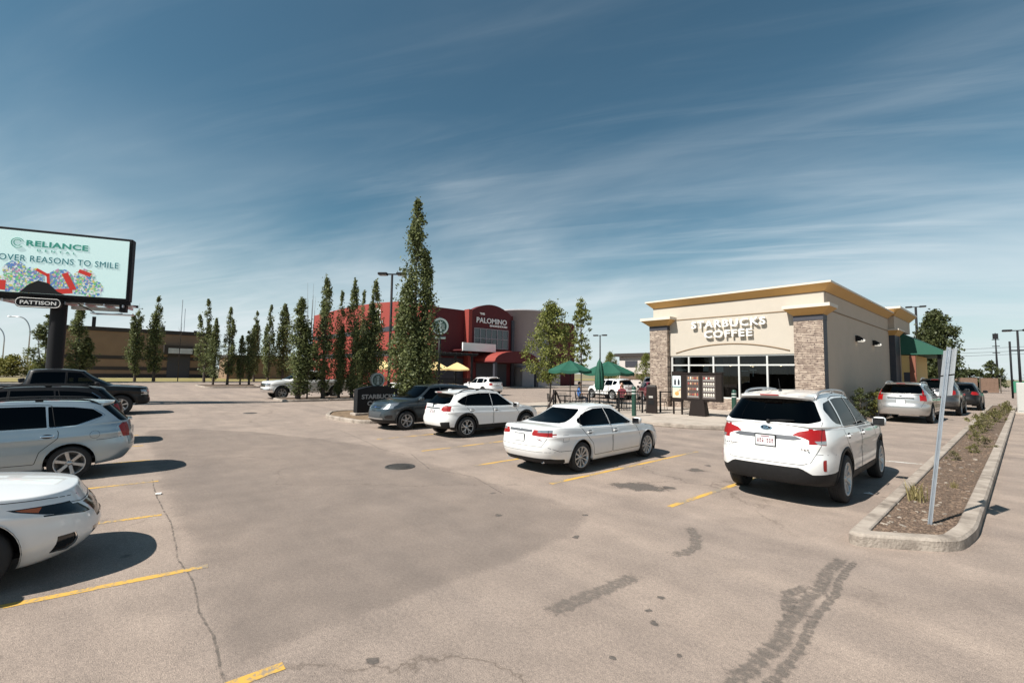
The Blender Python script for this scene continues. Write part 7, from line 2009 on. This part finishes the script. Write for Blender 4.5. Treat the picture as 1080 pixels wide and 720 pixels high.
# ------------------------------------------------------------------ seated people
def skin_mesh(name, verts, edges, radii, m, sub=2):
    me = bpy.data.meshes.new(name + '_cage'); me.from_pydata(verts, edges, [])
    o = bpy.data.objects.new(name + '_cage', me); COL.objects.link(o)
    o.modifiers.new('skin', 'SKIN'); s = o.modifiers.new('sub', 'SUBSURF'); s.levels = sub; s.render_levels = sub
    for v, r in zip(me.skin_vertices[0].data, radii): v.radius = (r, r) if not isinstance(r, tuple) else r
    me.skin_vertices[0].data[0].use_root = True
    dg = bpy.context.evaluated_depsgraph_get(); dg.update()
    out = bpy.data.meshes.new_from_object(o.evaluated_get(dg)); out.name = name
    bpy.data.objects.remove(o); bpy.data.meshes.remove(me)
    for p in out.polygons: p.use_smooth = True
    out.materials.clear()
    for k in (m if isinstance(m, list) else [m]): out.materials.append(k)
    return out
def seated_person(loc, rz, label, shirt, trousers, hair, skin=SKIN, long_hair=False):
    t = empty('person', loc, rz); tag(t, label, 'person')
    V = [(0, .05, .54), (0, .07, .74), (0, .06, .96), (0, .03, 1.10), (0, .0, 1.19)]
    Rd = [(.165, .12), (.15, .105), (.18, .11), (.10, .08), .058]
    E_ = [(0, 1), (1, 2), (2, 3), (3, 4)]
    def chain(start, pts, rr):
        prev = start
        for p_, r_ in zip(pts, rr): V.append(p_); Rd.append(r_); E_.append((prev, len(V) - 1)); prev = len(V) - 1
    for s in (1, -1):
        chain(0, [(s * .10, -.02, .53), (s * .12, -.40, .53), (s * .12, -.43, .30), (s * .12, -.40, .08), (s * .13, -.53, .045)], [.095, .068, .055, .042, .04])
        chain(2, [(s * .19, .04, 1.0), (s * .25, -.02, .78), (s * .20, -.24, .72), (s * .17, -.32, .735)], [.06, .048, .036, .03])
    body = skin_mesh('person_body', V, E_, Rd, [skin, shirt, trousers], 2)
    for p_ in body.polygons:
        c = p_.center
        if c.z > 1.115: k = 0
        elif c.z < .60 and (c.y < .2): k = 2
        elif abs(c.x) > .14 and c.y < -.05 and c.z > .6: k = 0
        else: k = 1
        p_.material_index = k
    bo_ = mesh_obj('body', body, t)
    b = MB()
    b.ellipsoid((0, -.02, 1.325), (.076, .095, .118), skin, 18, 14); b.ellipsoid((0, -.045, 1.265), (.05, .06, .05), skin, 12, 8)
    b.ellipsoid((0, -.118, 1.31), (.013, .02, .022), skin, 8, 6)
    for s in (1, -1):
        b.ellipsoid((s * .078, -.01, 1.315), (.012, .022, .032), skin, 8, 6); b.ellipsoid((s * .03, -.103, 1.34), (.012, .008, .008), SEAM, 8, 6)
    b.ellipsoid((0, -.107, 1.268), (.024, .008, .007), mat('lip', (.3, .1, .08), .5), 8, 5)
    hd = b.build('head', t, fix=False)
    b = MB(); b.ellipsoid((0, .008, 1.36), (.086, .098, .098), hair, 16, 10)
    if long_hair: b.ellipsoid((0, .065, 1.24), (.085, .05, .16), hair, 14, 9)
    b.build('hair', t)
    for s in (1, -1):
        b = MB(); M = Matrix.Translation((s * .165, -.34, .735))
        b.box((0, 0, 0), (.07, .08, .028), skin, bev=.012, M=M)
        for k in range(4): b.tube([(-.027 + k * .018, -.035, .0), (-.028 + k * .019, -.075, .002), (-.028 + k * .019, -.10 - .01 * (k in (1, 2)), -.014)], [.0085, .008, .006], skin, 6, M=M)
        b.tube([(-s * .03, .01, 0), (-s * .052, -.025, -.002), (-s * .05, -.055, -.008)], [.010, .009, .007], skin, 6, M=M)
        b.build('hand', t, fix=False)
        b = MB(); b.ellipsoid((s * .13, -.5, .045), (.05, .13, .045), BLACKM, 12, 8, p=2.6); b.build('shoe', t)
    return t
seated_person((-17.54, 20.95, .16), 2.4, 'man in blue shirt sitting on the terrace under the green parasols', mat('blue_cloth', (.05, .13, .34), .85, vary=.15), mat('dark_jeans', (.02, .025, .04), .9), mat('dark_hair', (.02, .014, .01), .7), mat('tanned_skin', (.36, .2, .14), .6))
seated_person((-15.55, 22.35, .16), .3, 'woman in dark red top sitting behind the railing near the folded parasol', mat('maroon_cloth', (.14, .02, .03), .85, vary=.15), mat('black_cloth', (.012, .012, .014), .9), mat('brown_hair', (.06, .03, .02), .7), long_hair=True)
# ------------------------------------------------------------------ parked cars
def nonuni(o, s): o.scale = s; return o
PEARL = WHITEP
SILVERB = car_paint('silver_blue_paint', (.34, .42, .47), .55, .3, .3)
STEELB = car_paint('slate_blue_paint', (.036, .050, .060), .5, .3, .35)
BLACKC = car_paint('black_paint', (.004, .004, .005), .0, .4, .2); BLACKC.node_tree.nodes['Principled BSDF'].inputs['Coat Weight'].default_value = .35; BLACKC.node_tree.nodes['Principled BSDF'].inputs['Specular IOR Level'].default_value = .2
SILVER = car_paint('silver_paint', (.46, .45, .44), .7, .3, .3)
MAROON = car_paint('maroon_paint', (.16, .012, .018), .3, .3, .3)
CHARC = car_paint('charcoal_paint', (.045, .045, .05), .5, .3, .3)
nonuni(make_car(big_suv_spec(), 'parked_car', 'tall white sport utility car with roof rails parked by the long island', 'car', PEARL, (-2.944, 10.76, 0), 1.585), (1.076, .955, 1.085))
nonuni(make_car(saloon_spec(), 'parked_car', 'white saloon car seen from behind in the middle of the lot', 'car', PEARL, (-7.2, 8.98, 0), 1.615), (.98, .90, .938))
nonuni(make_car(crossover_spec(), 'parked_car', 'white hatchback crossover with black wheel arches beside the slate-blue car', 'car', PEARL, (-12.72, 10.0, 0), 1.575), (.985, .93, .96))
nonuni(make_car(grey_suv_spec(), 'parked_car', 'slate-blue sport utility car parked nose-out by the black monument sign', 'car', STEELB, (-15.59, 9.37, 0), -1.53), (.98, .94, .964))
nonuni(make_car(wagon_spec(), 'parked_car', 'silver-blue wagon with roof rails, second car from the near left corner', 'car', SILVERB, (-12.56, -1.62, 0), -1.57), (.885, .885, .885))
nonuni(make_car(front_saloon_spec(), 'parked_car', 'white saloon cut by the left edge, its nose facing the aisle', 'car', PEARL, (-7.1, -2.16, 0), 1.57), (.95, .95, .95))
S_ = pickup_spec(True)
nonuni(make_car(S_, 'pickup_truck', 'black pickup truck parked below the big screen', 'pickup truck', BLACKC, (-27.5, -1.3, 0), 1.57), (1.08, 1.08, 1.08))
S_ = wagon_spec(); S_['extra'] = []
nonuni(make_car(S_, 'parked_car', 'black estate car with roof rails between the silver-blue wagon and the pickup', 'car', BLACKC, (-17.3, -1.9, 0), -1.57), (.98, .98, .96))
nonuni(make_car(pickup_spec(), 'pickup_truck', 'white pickup truck standing behind the young poplars', 'pickup truck', PEARL, (-36.2, 11.3, 0), -1.57, hi=False), (1.11, 1.11, 1.11))
nonuni(make_car(plain_suv_spec('low'), 'parked_car', 'small-looking white sport utility car in front of the red restaurant', 'car', PEARL, (-33.8, 26.3, 0), 3.13, hi=False), (.98, .98, .98))
nonuni(make_car(plain_suv_spec('tall'), 'parked_car', 'silver sport utility car with tall tail lights, last in the drive-through queue', 'car', SILVER, (-3.88, 30.3, 0), 1.56), (1.1, 1.06, 1.12))
nonuni(make_car(plain_suv_spec('low'), 'parked_car', 'charcoal sport utility car ahead of the silver one in the queue', 'car', CHARC, (-3.45, 37.6, 0), 1.57, hi=False), (1.05, 1.06, 1.24))
S_ = crossover_spec(); S_['extra'] = []; S_['rails'] = None
nonuni(make_car(S_, 'parked_car', 'black hatchback at the head of the visible drive-through queue', 'car', BLACKC, (-2.95, 45.0, 0), 1.57, hi=False), (1.1, 1.08, 1.18))
nonuni(make_car(plain_suv_spec('low'), 'parked_car', 'white sport utility car standing behind the terrace chairs', 'car', PEARL, (-23.6, 32.2, 0), 2.9, hi=False), (1., 1., 1.))
S_ = saloon_spec(); S_['extra'] = []
nonuni(make_car(S_, 'parked_car', 'dark maroon saloon behind the order post, left of the stone pillar', 'car', MAROON, (-20.2, 33.2, 0), 2.3, hi=False), (1., 1., 1.05))
nonuni(make_car(plain_suv_spec('low'), 'parked_car', 'dark sport utility car behind the maroon saloon', 'car', CHARC, (-25.0, 41.0, 0), 2.2, hi=False), (1.05, 1.05, 1.1))
S_ = saloon_spec(); S_['extra'] = []
nonuni(make_car(S_, 'parked_car', 'white saloon glimpsed beyond the monument sign under the poplars', 'car', PEARL, (-29.0, 15.0, 0), -1.57, hi=False), (.9, .9, .9))
S_ = saloon_spec(); S_['extra'] = []
nonuni(make_car(S_, 'parked_car', 'white car on the far street at the left picture edge', 'car', PEARL, (-139, -17.8, 0), 1.57, hi=False), (1.05, 1.05, 1.05))
# ------------------------------------------------------------------ light, sky, camera
w = bpy.data.worlds.new('World'); SC.world = w; w.use_nodes = True
n, l = w.node_tree.nodes, w.node_tree.links
SEL, SAZ = 48., 189.2
sk = n.new('ShaderNodeTexSky'); sk.sky_type = 'NISHITA'; sk.sun_disc = False; sk.sun_elevation = rad(SEL); sk.sun_rotation = rad(SAZ); sk.air_density = 1.0; sk.dust_density = .6; sk.ozone_density = 1.2; sk.altitude = 600
bg = n['Background']; bg.inputs[1].default_value = .054
tc = n.new('ShaderNodeTexCoord'); sp = n.new('ShaderNodeSeparateXYZ'); l.new(tc.outputs['Generated'], sp.inputs[0])
mx_ = n.new('ShaderNodeMath'); mx_.operation = 'MAXIMUM'; mx_.inputs[1].default_value = .0; l.new(sp.outputs['Z'], mx_.inputs[0])
ad = n.new('ShaderNodeMath'); ad.operation = 'ADD'; ad.inputs[1].default_value = .12; l.new(mx_.outputs[0], ad.inputs[0])
dx = n.new('ShaderNodeMath'); dx.operation = 'DIVIDE'; l.new(sp.outputs['X'], dx.inputs[0]); l.new(ad.outputs[0], dx.inputs[1])
dy = n.new('ShaderNodeMath'); dy.operation = 'DIVIDE'; l.new(sp.outputs['Y'], dy.inputs[0]); l.new(ad.outputs[0], dy.inputs[1])
cb = n.new('ShaderNodeCombineXYZ'); l.new(dx.outputs[0], cb.inputs[0]); l.new(dy.outputs[0], cb.inputs[1])
def cloud(rot, sc, nscale, lo, hi, seed, detail=7, dist=.6):
    mp = n.new('ShaderNodeMapping'); mp.inputs['Rotation'].default_value = (0, 0, rad(rot)); mp.inputs['Location'].default_value = (seed, seed * .7, 0)
    mp2 = n.new('ShaderNodeMapping'); mp2.inputs['Scale'].default_value = (*sc, 1); l.new(cb.outputs[0], mp.inputs[0]); l.new(mp.outputs[0], mp2.inputs[0])
    z = n.new('ShaderNodeTexNoise'); z.inputs['Scale'].default_value = nscale; z.inputs['Detail'].default_value = detail; z.inputs['Roughness'].default_value = .58; z.inputs['Distortion'].default_value = dist
    l.new(mp2.outputs[0], z.inputs['Vector'])
    r = n.new('ShaderNodeMapRange'); r.interpolation_type = 'SMOOTHSTEP'; r.inputs[1].default_value = lo; r.inputs[2].default_value = hi; l.new(z.outputs['Fac'], r.inputs[0])
    return r.outputs[0]
def mth(op, a, b):
    q = n.new('ShaderNodeMath'); q.operation = op
    for i, v in enumerate((a, b)):
        if hasattr(v, 'links'): l.new(v, q.inputs[i])
        else: q.inputs[i].default_value = v
    return q.outputs[0]
c1 = cloud(-20, (.30, 1.5), 1.0, .40, .74, 3.1)
c2 = cloud(-32, (.5, 3.6), 1.3, .44, .78, 8.4, 9, 1.0)
c3 = cloud(10, (.5, .6), .6, .33, .70, 1.7, 4, .2)
c4 = cloud(-24, (.35, .9), .8, .30, .80, 5.3, 5, .8)
low = n.new('ShaderNodeMapRange'); low.interpolation_type = 'SMOOTHSTEP'; low.inputs[1].default_value = .50; low.inputs[2].default_value = .08; l.new(mx_.outputs[0], low.inputs[0])
cc = mth('ADD', mth('MULTIPLY', mth('ADD', mth('MULTIPLY', c1, .55), mth('MULTIPLY', c2, .38)), c3), mth('MULTIPLY', mth('MULTIPLY', c4, low.outputs[0]), .8))
hz = n.new('ShaderNodeMapRange'); hz.interpolation_type = 'SMOOTHSTEP'; hz.inputs[1].default_value = .62; hz.inputs[2].default_value = .02; hz.inputs[3].default_value = .25; hz.inputs[4].default_value = 1.; l.new(mx_.outputs[0], hz.inputs[0])
cc = mth('MINIMUM', mth('MULTIPLY', cc, hz.outputs[0]), .9)
hue = n.new('ShaderNodeMix'); hue.data_type = 'RGBA'; hue.blend_type = 'MULTIPLY'; hue.inputs[0].default_value = 1.; l.new(sk.outputs[0], hue.inputs[6]); hue.inputs[7].default_value = (.80, 1.14, 1.03, 1)
mixc = n.new('ShaderNodeMix'); mixc.data_type = 'RGBA'; l.new(cc, mixc.inputs[0]); l.new(hue.outputs[2], mixc.inputs[6]); mixc.inputs[7].default_value = (10.0, 10.8, 11.2, 1)
# pale band low over the land
hb = n.new('ShaderNodeMapRange'); hb.interpolation_type = 'SMOOTHSTEP'; hb.inputs[1].default_value = .30; hb.inputs[2].default_value = .0; hb.inputs[3].default_value = 0.; hb.inputs[4].default_value = .8; l.new(mx_.outputs[0], hb.inputs[0])
mixh = n.new('ShaderNodeMix'); mixh.data_type = 'RGBA'; l.new(hb.outputs[0], mixh.inputs[0]); l.new(mixc.outputs[2], mixh.inputs[6]); mixh.inputs[7].default_value = (8.6, 9.5, 9.9, 1)
l.new(mixh.outputs[2], bg.inputs[0])
sdir = Vector((math.sin(rad(SAZ)) * math.cos(rad(SEL)), math.cos(rad(SAZ)) * math.cos(rad(SEL)), math.sin(rad(SEL))))
su = bpy.data.lights.new('sun', 'SUN'); su.energy = 5.0; su.angle = rad(.53); su.color = (1., .95, .87)
so = bpy.data.objects.new('sun', su); COL.objects.link(so); so.rotation_euler = sdir.to_track_quat('Z', 'Y').to_euler(); so.location = (0, 0, 30)
cd = bpy.data.cameras.new('camera'); co = bpy.data.objects.new('camera', cd); COL.objects.link(co); SC.camera = co
rt = Vector((0.6644529, 0.74720918, 0.01344575)); up = Vector((0.04227259, -0.05554147, 0.99756111)); fw = Vector((-0.74613361, 0.66226399, 0.06849116))
co.matrix_world = Matrix(((rt.x, up.x, -fw.x, 0), (rt.y, up.y, -fw.y, 0), (rt.z, up.z, -fw.z, 2.08), (0, 0, 0, 1)))
cd.sensor_fit = 'HORIZONTAL'; cd.sensor_width = 36.; cd.lens = 480 / 1080 * 36; cd.clip_start = .05; cd.clip_end = 6000
vs_ = SC.view_settings; vs_.view_transform = 'Standard'; vs_.look = 'None'; vs_.gamma = 1.; vs_.exposure = .64; vs_.use_curve_mapping = False
